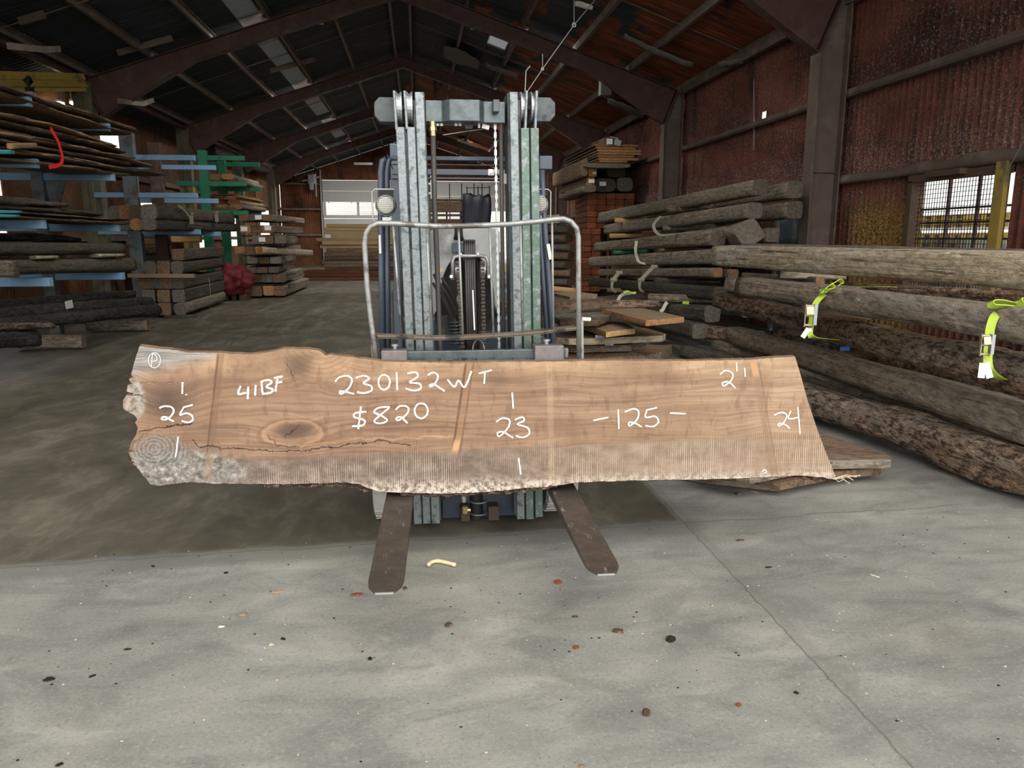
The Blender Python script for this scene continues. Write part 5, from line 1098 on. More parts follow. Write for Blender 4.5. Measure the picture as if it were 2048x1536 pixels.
for k, (x, y, lb, tg) in enumerate(((1185, 345, 'orange-ended square timber with a white tag, upper of two on the red bundle', 1), (1181, 363, 'orange-ended square timber with a large white tag, lower of two', 1))):
    o = tpx('orange_timber', lb, 'timber', (x, y, 16, dict(Y=19.0)), (835+(x-835)*.845, 475-(475-y)*.845, 13.5, dict(Y=22.5)), 1.05, mat='board_dk', end='end_orange', group='orange-ended timbers on the red bundle', rough=.004, rnd=8)
    tagcard(o, P(x+(4 if k == 0 else 2), y+1-(0 if k == 0 else 2), Y=18.93), (0, -1, 0), .10 if k == 0 else .15, .05 if k == 0 else .09, 'paper', label='white paper tag')
T4 = tpx('dark_timber', 'grey timber sticking out low at the left over the red bundle', 'timber', (1180, 377, 14, dict(Y=18.8)), (1140, 388, 12, dict(Y=21.3)), 1.8, mat='log_gray', end='end_gray', group='dark timbers on the red bundle', rough=.01)
bl = [(291, 1192, 1271), (296.5, 1196, 1266), (302, 1199, 1277), (307.5, 1200, 1278), (313, 1199, 1264), (318.5, 1201, 1272), (323, 1203, 1250)]
nm_ = ['topmost', 'second', 'third', 'fourth', 'fifth', 'sixth', 'seventh']
for k, (y, xa, xb) in enumerate(bl):
    a, b = P(xa, y+.6, Y=18.6), P(xb, y-1.2, Y=18.9); wd = (b-a).length; c_ = (a+b)/2
    timber('wide_board', 'wide orange-edged board on top of the red bundle, %s of the pile' % nm_[k], 'board', c_, c_+Vector((-.05-.02*k, 3.6+.1*k, -.02)), wd, .055, mat='board_dk', end='end_orange', group='wide boards on top of the red bundle', rough=.0, rnd=8)
for k, (y, xb, h) in enumerate(((331, 1259, 9),)):
    timber('wide_board', 'thick grey-brown slab under the orange-edged boards', 'board', P(1215, y, Y=18.7), P(1151, 475-(475-y)*.831, Y=22.5), 1.15, .11, mat='board_dk', end='end_gray', group='wide boards on top of the red bundle', rough=.004)
tpx('board_edge_stack', 'grey-brown timber running back at the left of the board pile', 'timber', (1170, 335, 34, dict(Y=18.9)), (1110, 360, 28, dict(Y=23)), .35, mat='board_dk', end='end_brown', rough=.01)
bx = tpx('short_offcut', 'brown offcut block with a paper tag topmost on the board pile', 'block', (1217, 283, 17, dict(Y=18.8)), (1190, 292, 14, dict(Y=21)), 1.2, mat='board', end='end_brown', rough=.006)
tagcard(bx, P(1219, 283, Y=18.7), (0, -1, 0), .15, .13, 'paper', label='white paper tag')
mb = MB(); c_ = P(1234, 286, Y=18.8); mb.box(c_, (.16, .16, .14), Matrix.Rotation(.3, 3, 'Y')); mb.box(c_+Vector((-.08, 0, .12)), (.2, .1, .02), Matrix.Rotation(.2, 3, 'Y')); tag(mb.build('crumpled_wrap', M['skylight']), 'crumpled grey plastic wrap beside the tagged offcut on the board pile', 'wrap')
# timbers standing on end and plank ends behind the backrest on the right
for k, (x, y0, y1, wd, m_) in enumerate(((1104, 345, 470, 18, 'board_dk'), (1120, 355, 470, 16, 'board_dk'))):
    a, b = P(x, y1, Y=30), P(x, y0, Y=30); mb = MB(); mb.bar(a, b, wd*.02, .1, bev=.01); tag(mb.build('wall_plank', M['board_dk']), 'tall brown plank panel on the far right wall, %s of two' % ('left' if k == 0 else 'right'), 'panel', 'far wall planks')
for k in range(3):
    zz = 1.90-.055*k; a, b = Vector((P(1100, 447, Y=14.2).x, 14.2, zz)), Vector((P(1130, 445, Y=13.9).x, 13.9, zz+.01)); timber('pale_board', 'pale greenish board showing behind the right corner of the backrest, %s of three' % ('upper', 'middle', 'lower')[k], 'board', a, b, .3, .05, mat='log_pale', end='end_gray', group='pale boards behind the backrest corner', rough=.0, rnd=8)
for k in range(11):
    z = .08+.158*k; xc = P(1113, 500, Y=14).x; timber('dim_timber', 'dim timber end in the shadowy pile behind the backrest, %s from the floor' % ORD1[k], 'timber', (xc-.30-.05*(k % 2), 14.2, z), (xc+.22+.04*(k % 3), 13.9, z), .5, .15, mat=('log_dark', 'board_dk')[k % 2], end='end_brown', group='shadowy pile behind the backrest', rough=.01)
# low slabs right behind the fork carriage -------------------------------------
G3 = 'live edge slabs stacked low right of the forklift'
def slabpoly(name, label, pix, z, th, mat='board', edge='board_dk', group=G3, cat='slab', wob=.006, axis=None):
    """flat slab whose top face has these photographed corners, lying level at height z"""
    c3 = [P(x, y, Z=z) for x, y in pix]; ctr = sum(c3, Vector())/len(c3)
    Ld = axis if axis is not None else max(((c3[i]-c3[(i+1) % len(c3)]) for i in range(len(c3))), key=lambda v: v.length)
    ang = math.atan2(Ld[1], Ld[0]); R = Matrix.Rotation(ang, 4, 'Z'); inv = R.inverted(); bm = bmesh.new(); ring = []
    for i, p in enumerate(c3):
        q = c3[(i+1) % len(c3)]; m = max(1, int((q-p).length/.07))
        for k in range(m):
            s = p+(q-p)*(k/m); s = s+Vector((wob*noise.noise(s*9), wob*noise.noise(s*9+Vector((5, 5, 5))), 0)) if k else s; ring.append(inv@(s-ctr))
    tp = [bm.verts.new(v) for v in ring]; md = [bm.verts.new(Vector((v.x*1.004, v.y*1.012, -th*.6))) for v in ring]; bt = [bm.verts.new(Vector((v.x, v.y, -th))) for v in ring]
    bm.faces.new(tp); bm.faces.new(bt[::-1]); n = len(ring)
    for A, B in ((tp, md), (md, bt)):
        for i in range(n): bm.faces.new((A[i], B[i], B[(i+1) % n], A[(i+1) % n])).material_index = 1
    bmesh.ops.triangulate(bm, faces=[f for f in bm.faces if len(f.verts) > 4]); bmesh.ops.recalc_face_normals(bm, faces=bm.faces)
    me = bpy.data.meshes.new(name); bm.to_mesh(me); bm.free(); o = link(name, me, [M[mat], M[edge]]); o.matrix_world = Matrix.Translation(ctr) @ R
    return tag(o, label, cat, group)
slabpoly('live_edge_slab', 'brown slab low in the pile, its dark edge chalked with a stock number', [(1090, 725), (1120, 698), (1215, 693), (1262, 700), (1290, 711), (1176, 716)], .50, .07)
sA = slabpoly('live_edge_slab', 'lowest long slab of the pile, ending in a grey square corner at the right', [(1100, 715), (1160, 696), (1245, 690), (1344, 690), (1322, 704), (1288, 712)], .46, .08, 'board', 'log_gray')
tagcard(sA, P(1280, 714, Z=.44)+Vector((0, -.02, 0)), (0, -1, .2), .05, .035, 'pale_blue_tag', label='pale blue tag')
sB = slabpoly('live_edge_slab', 'grey-edged slab third up in the pile, with a pale blue tag on its edge', [(1100, 690), (1110, 679), (1250, 677), (1290, 681), (1292, 684), (1268, 686), (1262, 689), (1165, 692)], .58, .06, 'board', 'log_gray')
tagcard(sB, P(1219, 687, Y=sB.location.y-.27), (0, -1, .1), .075, .036, 'pale_blue_tag', label='pale blue tag')
sC = slabpoly('live_edge_slab', 'wide slab with a ragged pale right edge, a pale blue tag under the small slab', [(1080, 672), (1110, 655), (1200, 645), (1290, 656), (1331, 667), (1325, 671), (1180, 677), (1138, 677)], .68, .055, 'board', 'log_pale')
tagcard(sC, P(1200, 674, Y=sC.location.y-.38), (0, -1, .1), .08, .034, 'pale_blue_tag', label='pale blue tag')
slabpoly('live_edge_slab', 'small orange-edged slab lying on the wide ragged slab', [(1168, 650), (1200, 641), (1250, 645), (1270, 657), (1212, 664), (1192, 657)], .76, .045, 'board', 'pine')
sD = slabpoly('live_edge_slab', 'topmost slab pointing right with a fresh orange end and chalk on its edge', [(1203, 617), (1285, 616), (1368, 634), (1292, 641), (1256, 632)], .88, .045, 'board', 'end_orange')
slabpoly('live_edge_slab', 'short grey slab with a rough edge left of the chalk-edged one', [(1108, 632), (1160, 621), (1205, 620), (1222, 631), (1196, 640), (1120, 641)], .84, .05, 'log_gray', 'board_dk')
tpx('cross_beam', 'brown beam laid across the slab pile as a spacer, square orange left end', 'timber', (1137, 609, 17, dict(Y=6.7)), (1315, 608, 15, dict(Y=7.2)), 1.0, mat='log_brown', end='end_orange', rough=.004)
slabpoly('live_edge_slab', 'upper dull slab running back behind the cross beam, nearer half', [(1095, 590), (1160, 586), (1225, 601), (1140, 606), (1090, 604)], 1.06, .05, 'board_dk', 'board_dk')
slabpoly('live_edge_slab', 'upper dull plank with a square end further back', [(1100, 585), (1150, 583), (1195, 588), (1194, 592), (1140, 594)], 1.08, .04, 'board', 'board_dk')
tpx('pale_board', 'fresh yellow board sticking out between backrest and slab pile', 'board', (1085, 575, 9, dict(Y=8.4)), (1150, 581, 8, dict(Y=8.0)), 1.6, mat='pine', end='end_orange', rough=.0, rnd=8)
mb = MB(); c0_ = P(1118, 580, Y=8.3); mb.bbox((c0_.x-.22, 8.1, 0), (c0_.x+.15, 8.6, c0_.z-.045)); tag(mb.build('dark_block_pile', M['log_dark'], bevel=.02), 'dark block pile under the fresh yellow board behind the backrest', 'timber')
for k, (z, y) in enumerate(((.36, 6.2), (.22, 6.2), (.08, 6.2))):
    timber('support_beam', 'dark bearer under the low slab pile, %s' % ('upper', 'middle', 'on the floor')[k], 'timber', (1.1, y-.1*k, z), (2.2, y+.25-.1*k, z), .5, .13, mat='log_dark', end='end_gray', group='bearers under the low slabs')
# stock number chalked on the low slab edge
bm = bmesh.new()
def edgechalk(obj, strokes, org, sx, sz, n, label):
    mb = MB()
    for st in strokes:
        pts_ = [org+sx*x+sz*y+n*.004 for x, y in st]
        for a, b in zip(pts_[:-1], pts_[1:]): mb.bar(a, b, .004, .002, n.cross((b-a).normalized()))
    me = bpy.data.meshes.new('chalk_mark'); inv = obj.matrix_world.inverted(); me.from_pydata([inv@v for v in mb.v], [], mb.f); o = link('chalk_mark', me, M['chalk'], obj); o['label'] = label
DIG = {'1': [[(.5, 0), (.5, 1)]], '2': [[(.1, .8), (.5, 1), (.9, .8), (.1, 0), (.9, 0)]], '5': [[(.9, 1), (.2, 1), (.2, .55), (.8, .5), (.8, .1), (.1, 0)]], '-': [[(.1, .5), (.9, .5)]], '0': [[(.5, 0), (.1, .3), (.1, .7), (.5, 1), (.9, .7), (.9, .3), (.5, 0)]], '8': [[(.5, .5), (.1, .75), (.5, 1), (.9, .75), (.5, .5), (.1, .25), (.5, 0), (.9, .25), (.5, .5)]],
       'N': [[(.1, 0), (.1, 1), (.9, 0), (.9, 1)]]}
st = []
for i, ch in enumerate('121521-08'):
    for s_ in DIG[ch]: st.append([((i+x*.7)*.026, y*.026) for x, y in s_])
edgechalk(sA, st, P(1176, 719, Y=sA.location.y-.42), Vector((1, 0, 0)), Vector((0, 0, 1)), Vector((0, -1, 0)), 'chalked stock number 121521-08')
# two slabs lying on the floor behind the right end of the big slab
slabpoly('live_edge_slab', 'upper weathered slab on the floor, poking out right of the chalked slab, pale split end', [(1350, 850), (1645, 866), (1730, 896), (1765, 905), (1783, 914), (1782, 919), (1660, 921), (1500, 950), (1400, 930)], .17, .055, 'board_dk', 'log_gray', group='slabs on the floor behind the chalked slab')
slabpoly('live_edge_slab', 'lower dark slab beneath it, its grey edge also poking out to the right', [(1350, 860), (1640, 890), (1760, 930), (1762, 934), (1660, 945), (1560, 965), (1500, 950)], .10, .05, 'board_dk', 'board_dk', group='slabs on the floor behind the chalked slab')
slabpoly('live_edge_slab', 'grey strip of slab on the floor showing just under the chalked slab, right part', [(1250, 930), (1400, 935), (1545, 950), (1565, 960), (1558, 972), (1420, 957)], .045, .035, 'log_gray', 'log_gray', group='slabs on the floor behind the chalked slab')
# ------------------------------------------------------------ left cantilever racks and what they carry
XA, XP = -4.40, -5.44
def rack(label, ys, arms, mat, post_w=.16, ztop=3.55, pm=None, zb=0.0, XP=XP):
    e = empty('cantilever_rack', (XP, ys[0], 0), label, 'storage rack', 'cantilever racks along the left side')
    for i, y in enumerate(ys):
        mb = MB(); mb.box((XP, y, (ztop+zb)/2), (post_w, .16, ztop-zb)); mb.build('post', M[pm[i] if pm else mat], e, bevel=.01)
        mb = MB(); mb.box((XP, y, .02), (.3, .3, .04)); mb.build('foot', M[pm[i] if pm else mat], e)
    for (y, z, h) in arms:
        mb = MB(); a, b = Vector((XP-.7, y, z)), Vector((XA, y, z)); mb.bar(a, b, .09, h, (0, 1, 0), bev=.006); o = mb.build('arm', M[mat], e)
    return e
A1 = [(9.74, P(x, y, X=XA).z, .105) for x, y in ((85, 212), (95, 331), (106, 449), (118, 562))]; A2 = [(12.03, P(x, y, X=XA).z, .105) for x, y in ((237, 261), (240, 357), (252, 456), (255, 551))]
A1 = [(P(x, y, X=XA).y, z, h) for (_, z, h), (x, y) in zip(A1, ((85, 212), (90, 331), (98, 449), (104, 562)))]
rk1 = rack('near cantilever rack with light blue arms carrying bark-edged slabs', (9.74, 12.03), [(9.74, a[1], .105) for a in A1]+[(12.03, a[1], .105) for a in A2], 'blue', pm=('bluegray', 'bluegray'))
mb = MB(); z = A2[1][1]-.05; mb.prism([Vector((XP+.08, 12.03, z)), Vector((XP+.36, 12.03, z)), Vector((XP+.20, 12.03, z-.42)), Vector((XP+.12, 12.03, z-.42))], (0, .05, 0)); mb.build('gusset', M['bluegray'], rk1)
l2 = [A2[0][1], A2[1][1], A2[2][1]]
rk2 = rack('second cantilever rack with blue arms behind the near one, grey and red-brown posts', (16.3, 17.9), [(y, P(x, py, X=XA).z, .10) for y, x, py in ((16.3, 400, 320), (17.9, 441, 339), (16.3, 402, 392.5), (17.9, 444, 403.5), (16.3, 405, 464), (17.9, 447, 468))], 'blue', pm=('bluegray', 'steel_red'), post_w=.26, XP=-5.66)
rk3 = rack('third cantilever rack painted green, beyond the blue ones', (20.9, 22.8), [(y, P(x, py, X=XA).z, .12) for y, x, py in ((20.9, 500, 321.5), (22.8, 527, 333), (20.9, 505, 372), (22.8, 530, 381), (20.9, 505, 427), (22.8, 530, 433))], 'green', pm=('green', 'green'), post_w=.22, ztop=3.72)
def slabline(name, label, l, r, h, wd, X=XA+.02, mat='board_dk', end='board', grp=None, **k):
    a = P(l[0], l[1], X=X); b = P(r[0], r[1], X=X); h = (h*mpp(a), (k.pop('h2', h*.72))*mpp(b)); off = Vector((-wd/2, 0, 0))
    return timber(name, label, k.pop('cat', 'slab'), a+off, b+off, wd, h[0], wd, h[1], mat=mat, end=end, group=grp, **k)
GS = 'bark-edged slabs on the near blue rack'
slabline('bark_edged_slab', 'long dark slab on the highest blue arms, upper of two', (-70, 146), (275, 259), 13, .9, mat='board_dk', end='board', grp=GS, rough=.02, rnd=5)
slabline('bark_edged_slab', 'long reddish slab on the highest blue arms, lower of two', (-70, 163), (262, 268), 11, .8, mat='board_dk', end='board', grp=GS, rough=.02, rnd=5)
rows = [((-70, 214), (232, 291), 10, 'topmost'), ((-70, 228), (256, 304), 11, 'second'), ((-70, 243), (268, 317), 10, 'third'), ((-70, 256), (306, 331), 11, 'fourth'), ((-70, 270), (262, 329), 11, 'fifth'), ((-70, 283), (330, 349), 10, 'sixth'), ((-70, 296), (240, 337), 10, 'seventh'), ((-70, 309), (252, 350), 10, 'lowest')]
for k, (l, r, h, nm) in enumerate(rows):
    slabline('bark_edged_slab', 'curving bark-edged slab of the thick pile on the second blue arms, %s' % nm, l, r, h, .75+.06*(k % 3), mat='board_dk' if k % 3 else 'board', end='board', grp=GS, rough=.028, rnd=4, sag=-.05+.03*(k % 3))
tpx('orange_offcut', 'orange-brown board end poking out left of the red ribbon', 'board', (20, 292, 11, dict(X=XA+.10)), (68, 291, 11, dict(X=XA+.08)), 1.2, mat='board', end='end_orange', rough=.005)
tpx('painted_slab_end', 'turquoise-painted board end at the left edge above the second near blue arm', 'board', (-30, 304, 9, dict(X=XA+.10)), (24, 304, 9, dict(X=XA+.08)), 1.2, mat='cyan', end='cyan', rough=.005)
mb = MB(); ribbon(mb, sm([P(x, y, X=XA+.10) for x, y in ((101, 256), (106, 265), (112, 275), (117, 283))]), .055, .003, (0, 1, .2)); ribbon(mb, sm([P(x, y, X=XA+.11) for x, y in ((117, 283), (119, 292), (123, 305), (125, 318), (122, 328))]), .06, .003, (0, 1, .2)); ribbon(mb, sm([P(x, y, X=XA+.11) for x, y in ((122, 328), (112, 332), (98, 334))]), .045, .003, (0, .2, 1))
tag(mb.build('red_ribbon', M['ribbon']), 'bright red flagging ribbon hanging on the slab pile of the near rack', 'ribbon')
slabline('bark_edged_slab', 'big dark rounded slab on the third blue arms', (-70, 392), (140, 411), 34, .8, mat='log_dark', end='board_dk', grp=GS, rough=.03, rnd=3, h2=10)
slabline('bark_edged_slab', 'dark slab lying right under the big rounded one', (-70, 408), (205, 428), 15, .8, mat='log_dark', end='board_dk', grp=GS, rough=.02, rnd=4)
slabline('bark_edged_slab', 'thin slab with a turquoise-painted side, upper of two above the third blue arms', (-70, 416), (255, 440), 8, .8, mat='board_dk', end='board', grp=GS, rough=.02, rnd=4)
slabline('bark_edged_slab', 'thin bark-edged slab, lower of two directly on the third blue arms', (-70, 427), (256, 447), 9, .8, mat='board_dk', end='board', grp=GS, rough=.02, rnd=4)
for k, (y, l) in enumerate(((423, 'upper'), (431, 'lower'))): tpx('painted_slab_end', 'turquoise paint patch board at the left edge above the third arm, %s' % l, 'board', (-30, y, 7, dict(X=XA+.10)), (42-k*4, y+1, 5, dict(X=XA+.08)), .8, mat='cyan', end='cyan', rough=.01, group='turquoise ends by the third arm')
slabline('dark_timber', 'black charred lump on the lower left rack, left one', (-70, 470), (66, 476), 18, .5, X=XA-.3, mat='rot', end='rot', grp='charred pieces on the lower blue arms', rough=.03, rnd=3, cat='timber')
slabline('dark_timber', 'black charred lump on the lower left rack, right one', (98, 474), (166, 480), 16, .5, X=XA-.3, mat='rot', end='rot', grp='charred pieces on the lower blue arms', rough=.03, rnd=3, cat='timber')
slabline('dark_timber', 'wide dark beam on the lowest blue arms, upper of two', (-70, 498), (253, 497), 29, .5, mat='log_dark', end='log_dark', grp='wide dark beams on the lowest blue arms', rough=.006, cat='timber', h2=23)
slabline('dark_timber', 'wide dark beam on the lowest blue arms, lower of two', (-70, 536), (274, 529), 34, .5, mat='log_dark', end='log_dark', grp='wide dark beams on the lowest blue arms', rough=.006, cat='timber', h2=28)
tpx('dark_timber', 'pale squared beam end at the left edge beside the lower dark beam', 'timber', (-50, 538, 34, dict(X=XA+.14)), (31, 538, 33, dict(X=XA+.12)), .4, mat='log_gray', end='end_gray', rough=.006)
for x0, x1, y in ((65, 111, 514), (190, 244, 510)): tpx('spacer_block', 'pale spacer between the two wide dark beams, %s one' % ('left' if x0 < 100 else 'right'), 'spacer', (x0, y+1, 7, dict(X=XA)), (x1, y, 6, dict(X=XA)), 2, mat='log_pale', end='end_gray', rough=.004, group='spacers between wide dark beams')
GR = 'rotten beams on the floor under the near rack'
for lb, l, r, X, m_, rn in (('uppermost rotten beam under the near rack', (-70, 614, 18), (262, 588, 15), -4.75, 'rot', 4), ('broad charred beam with a small white tag under the near rack', (-70, 634, 30), (292, 606, 26), -4.62, 'rot', 3.5), ('dark beam with a round end, lower right of the tagged one', (-70, 656, 26), (308, 620, 22), -4.48, 'rot', 2.6), ('rotten grey beam end split open, nearest the left edge', (-70, 680, 38), (62, 676, 32), -4.45, 'rot', 3.5), ('crumbling bark-covered beam top at the left edge', (-70, 655, 16), (102, 651, 12), -4.38, 'log_brown', 3)):
    o = tpx('rotten_beam', lb, 'timber', (*l, dict(X=X)), (*r, dict(X=X)), 1.3, mat=m_, end='end_gray', group=GR, rough=.035, rnd=rn)
    if 'tag' in lb: tagcard(o, P(138, 609, X=XA-.06), (1, -.3, 0), .13, .10, 'paper', .1, label='small white tag')
tpx('bearer_block', 'green-grey bearer block on the floor under the rotten beams, nearer one', 'block', (40, 682, 28, dict(Y=11.0)), (168, 682, 27, dict(Y=11.0)), .9, mat='log_gray', end='end_gray', group='bearer blocks under the near rack', rough=.012)
tpx('bearer_block', 'green-grey bearer block on the floor under the rotten beams, further one', 'block', (175, 650, 23, dict(Y=13.0)), (297, 649, 23, dict(Y=13.0)), .9, mat='log_gray', end='end_brown', group='bearer blocks under the near rack', rough=.012)
# beams on the second rack -----------------------------------------------------
GB = 'strapped dark beams on the second rack'
def across(row, cols, y0, y1, ctr_px, z_, ex=0): pass
zU, zL = P(308, 423, X=-4.45).z, P(308, 448, X=-4.45).z
for k, (x, m_) in enumerate(((-4.58, 'end_gray'), (-4.86, 'end_brown'), (-5.12, 'end_orange'), (-5.38, 'end_gray'))):
    timber('dark_beam', 'dark strapped beam on the second rack, upper row, %s' % ('nearest the aisle', 'second from the aisle', 'with an orange end', 'furthest from the aisle')[k], 'timber', (x, 13.9+.25*k, zU), (x, 19.6-.3*k, zU+.02), .26, .25, mat='log_dark', end=m_, group=GB, rough=.015, rnd=5)
for k, (x, m_) in enumerate(((-4.60, 'end_gray'), (-4.88, 'end_orange'), (-5.15, 'end_gray'), (-5.42, 'end_red'))):
    timber('dark_beam', 'dark strapped beam on the second rack, lower row, %s' % ('nearest the aisle', 'with a pale round end', 'third from the aisle', 'with a red end')[k], 'timber', (x, 13.9+.25*k, zL), (x, 19.9-.3*k, zL+.02), .24, .21, mat='log_dark', end=m_, group=GB, rough=.015, rnd=(5, 2.2, 5, 6)[k])
for lb, pl in (('pale strap hanging from the dark strapped beams, left', [(356, 411), (366, 418), (375, 428), (383, 440), (384, 448)]), ('pale strap with buckle on the dark strapped beams, right', [(430, 424), (433, 436), (433, 448)])):
    mb = MB(); ribbon(mb, sm([P(x, y, X=-4.40) for x, y in pl]), .05, .004, (0, 1, .2)); c_ = P(*pl[-2], X=-4.38); mb.box(c_, (.05, .09, .16)); mb.box(c_+Vector((.02, 0, .12)), (.03, .05, .06)); tag(mb.build('strap', M['strap_old']), lb, 'strap', 'pale straps on the second rack')
# middle left stack ----------------------------------------------------------
GM = 'squared timbers of the middle left stack'
rowsM = [('top', 509, 23, [356], 15.4, 425), ('second', 535, 27, [300, 327, 354], 15.3, 436), ('third', 567, 22, [289, 314, 332, 355], 15.3, 432), ('fourth', 592, 26, [297, 327, 357], 15.2, 434), ('bottom', 618, 25, [300, 329, 360], 15.1, 433)]
xr_ = None
for nm, y, h, cols, Y, far in rowsM:
    for j, cx in enumerate(cols):
        a = P(cx, y, Y=Y); wd = 25*mpp(a)*.97; last = j == len(cols)-1; L = 3.3 if last else 2.8
        rt_ = nm == 'second' and j in (0, 2)
        timber('squared_timber', '%s row timber of the middle left stack, %s from the left' % (nm.capitalize() if 0 else nm, ORD1[j]), 'timber', a, a+Vector((-.05, L, .0)), wd, h*mpp(a)*.96, mat='log_gray' if (last and nm == 'bottom') else 'log_dark', end='end_brown' if (j+len(nm)) % 2 else 'end_gray', group=GM, rough=.006, rnd=3.2 if rt_ or (nm == 'bottom' and j != 1) else 7)
tpx('pale_board', 'pale plank laid across between second and third rows of the middle left stack', 'board', (258, 551, 8, dict(Y=15.1)), (391, 552, 8, dict(Y=15.1)), 2, mat='board', end='end_brown', rough=.002, rnd=8)
tpx('bearer_block', 'low bearer block under the front of the middle left stack', 'block', (330, 634, 8, dict(Y=15.1)), (392, 633, 8, dict(Y=15.1)), 1.6, mat='log_dark', end='end_brown', rough=.006)
tpx('bearer_block', 'low bearer block under the far end of the middle left stack', 'block', (400, 617, 8, dict(Y=17.9)), (438, 617, 8, dict(Y=17.9)), 1.6, mat='log_gray', end='end_brown', rough=.006)
mb = MB(); ribbon(mb, sm([P(x, y, X=-4.50) for x, y in ((418, 556), (420, 575), (421, 595))]), .02, .003, (0, 1, 0)); tag(mb.build('strap', M['strap_wht']), 'thin pale cord hanging down the side of the middle left stack', 'cord')
# dim piles behind, between the racks ----------------------------------------
for k, (x0, x1, y, h, Y, m_) in enumerate(((255, 330, 484, 12, 19.5, 'tan'), (262, 340, 498, 14, 19.5, 'board_dk'), (345, 402, 478, 14, 22, 'pine'), (120, 166, 404, 22, 21, 'tan'), (100, 172, 462, 10, 20, 'pine'), (215, 250, 470, 18, 20, 'board'))):
    tpx('lumber_pack', ('pale lumber pack seen low between the racks, first', 'dull lumber pack under the pale one between the racks', 'bright lumber ends seen between the second and third racks', 'tan lumber pack behind the near rack below its second arm', 'fresh board seen through the near rack, just above its lower beams', 'small board pile right of the near rack post')[k], 'lumber', (x0, y, h, dict(Y=Y)), (x1, y, h, dict(Y=Y)), 1.2, mat=m_, end='end_brown', rough=.0, rnd=8)
for k, (x0, x1, y, h, Y) in enumerate(((262, 340, 498, 14, 19.5), (120, 166, 404, 22, 21), (100, 172, 462, 10, 20))):
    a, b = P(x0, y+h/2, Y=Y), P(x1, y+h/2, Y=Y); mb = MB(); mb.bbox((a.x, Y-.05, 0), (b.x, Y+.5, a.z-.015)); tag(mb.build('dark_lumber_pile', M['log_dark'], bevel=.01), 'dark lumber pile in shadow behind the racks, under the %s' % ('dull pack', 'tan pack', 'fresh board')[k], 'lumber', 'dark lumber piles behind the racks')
# loads of the green rack ------------------------------------------------------
GG = 'timbers on the green rack'
n_ = 0
for (y, h, x0, x1, m_) in ((353, 11, 436, 512, 'log_gray'), (361, 10, 446, 530, 'log_gray'), (389, 3, 438, 540, 'tan'), (393, 3, 445, 545, 'pine'), (397, 4, 440, 535, 'board_dk'), (404, 9, 448, 533, 'board'), (413, 11, 452, 540, 'log_gray'), (419, 9, 442, 536, 'log_gray')):
    a = P(x0, y, Y=21.2); b = P(x1, y+1.5, Y=24.2)
    for j in range(2):
        timber('racked_timber', ('%s load piece on the green rack counted downward, %s' % (ORD[n_].capitalize() if 0 else ORD[n_], ('aisle side', 'wall side')[j])), 'timber', a+Vector((-.35*j+.25, .15*j, 0)), Vector((a.x-.35*j+.3, b.y-.2*j, a.z+.02)), .32, h*mpp(a), mat=m_ if j == 0 else 'board_dk', end=('end_orange', 'end_brown', 'end_red')[n_ % 3], group=GG, rough=.01)
    n_ += 1
# far left stack ---------------------------------------------------------------
GF = 'timbers of the far left stack'
rowsF = [('top', 435, 13, 477, 545, 607, 6), ('second', 458, 15, 480, 545, 605, 8), ('third', 479, 17, 503, 570, 593, 0), ('fourth', 500, 14, 468, 535, 600, 0), ('fifth', 521, 13, 495, 560, 590, -2), ('sixth', 540, 12, 495, 556, 587, -3), ('seventh', 557, 17, 497, 568, 603, -4), ('bottom', 582, 20, 480, 570, 616, -12)]
tagsF = {('top', 1): (.10, .0), ('second', 0): (0, 0), ('second', 2): (.05, .02), ('third', 1): (-.12, 0)}
for nm, y, h, xl_, xr2, far, dyy in rowsF:
    n = 4 if xr2-xl_ > 80 else 3; wpx = (xr2-xl_)/n
    for j in range(n):
        a = P(xl_+wpx*(j+.5), y, Y=19.9); fx = P(far-wpx*.3, y+dyy, Y=23.9).x; dx = fx-P(xr2-wpx*.5, y, Y=19.9).x
        last = j == n-1
        o = timber('squared_timber', '%s row timber of the far left stack, %s from the left' % (nm, ORD1[j]), 'timber', a+Vector((0, random.uniform(-.12, .12), 0)), a+Vector((dx, 4.0 if last else 3, 0)), wpx*mpp(a)*.95, h*mpp(a)*.97, mat='log_gray' if last else 'log_dark', end=('end_brown', 'end_gray', 'end_orange', 'end_brown')[(j*2+len(nm)) % 4], group=GF, rough=.007, rnd=7)
        if (nm, j) in tagsF: t_ = tagsF[(nm, j)]; tagcard(o, a+Vector((t_[0], -.16, t_[1])), (0, -1, 0), .16, .11, 'paper', label='white paper tag')
tpx('lichen_timber', 'pale lichened timber turned sideways across the far left stack', 'timber', (520, 500, 13, dict(Y=19.6)), (622, 506, 12, dict(Y=21.5)), 1.0, mat='log_pale', end='end_orange', rough=.01)
for k, y in enumerate((444, 472, 490, 511, 529, 549, 570)): tpx('spacer_block', 'thin cross spacer in the far left stack, %s gap' % ORD[k], 'spacer', (485, y, 3.2, dict(Y=20.0)), (590, y-2, 3.2, dict(Y=20.6)), 3, mat='log_dark', end='end_gray', rough=.0, group='spacers of the far left stack')
for k, x in enumerate((500, 575)): tpx('bearer_block', 'dark bearer under the far left stack, %s' % ('left', 'right')[k], 'block', (x-30, 598, 5, dict(Y=20.2)), (x+30, 596, 5, dict(Y=20.6)), 2, mat='log_dark', end='end_gray', rough=.0, group='bearers of the far left stack')
bm = bmesh.new(); bmesh.ops.create_icosphere(bm, subdivisions=4, radius=1)
for v in bm.verts: n1 = 1+.35*noise.noise(v.co*2.2)+.15*noise.noise(v.co*6); v.co = Vector((v.co.x*.48*n1, v.co.y*.5*n1, max(-.33, v.co.z*.38*n1)))
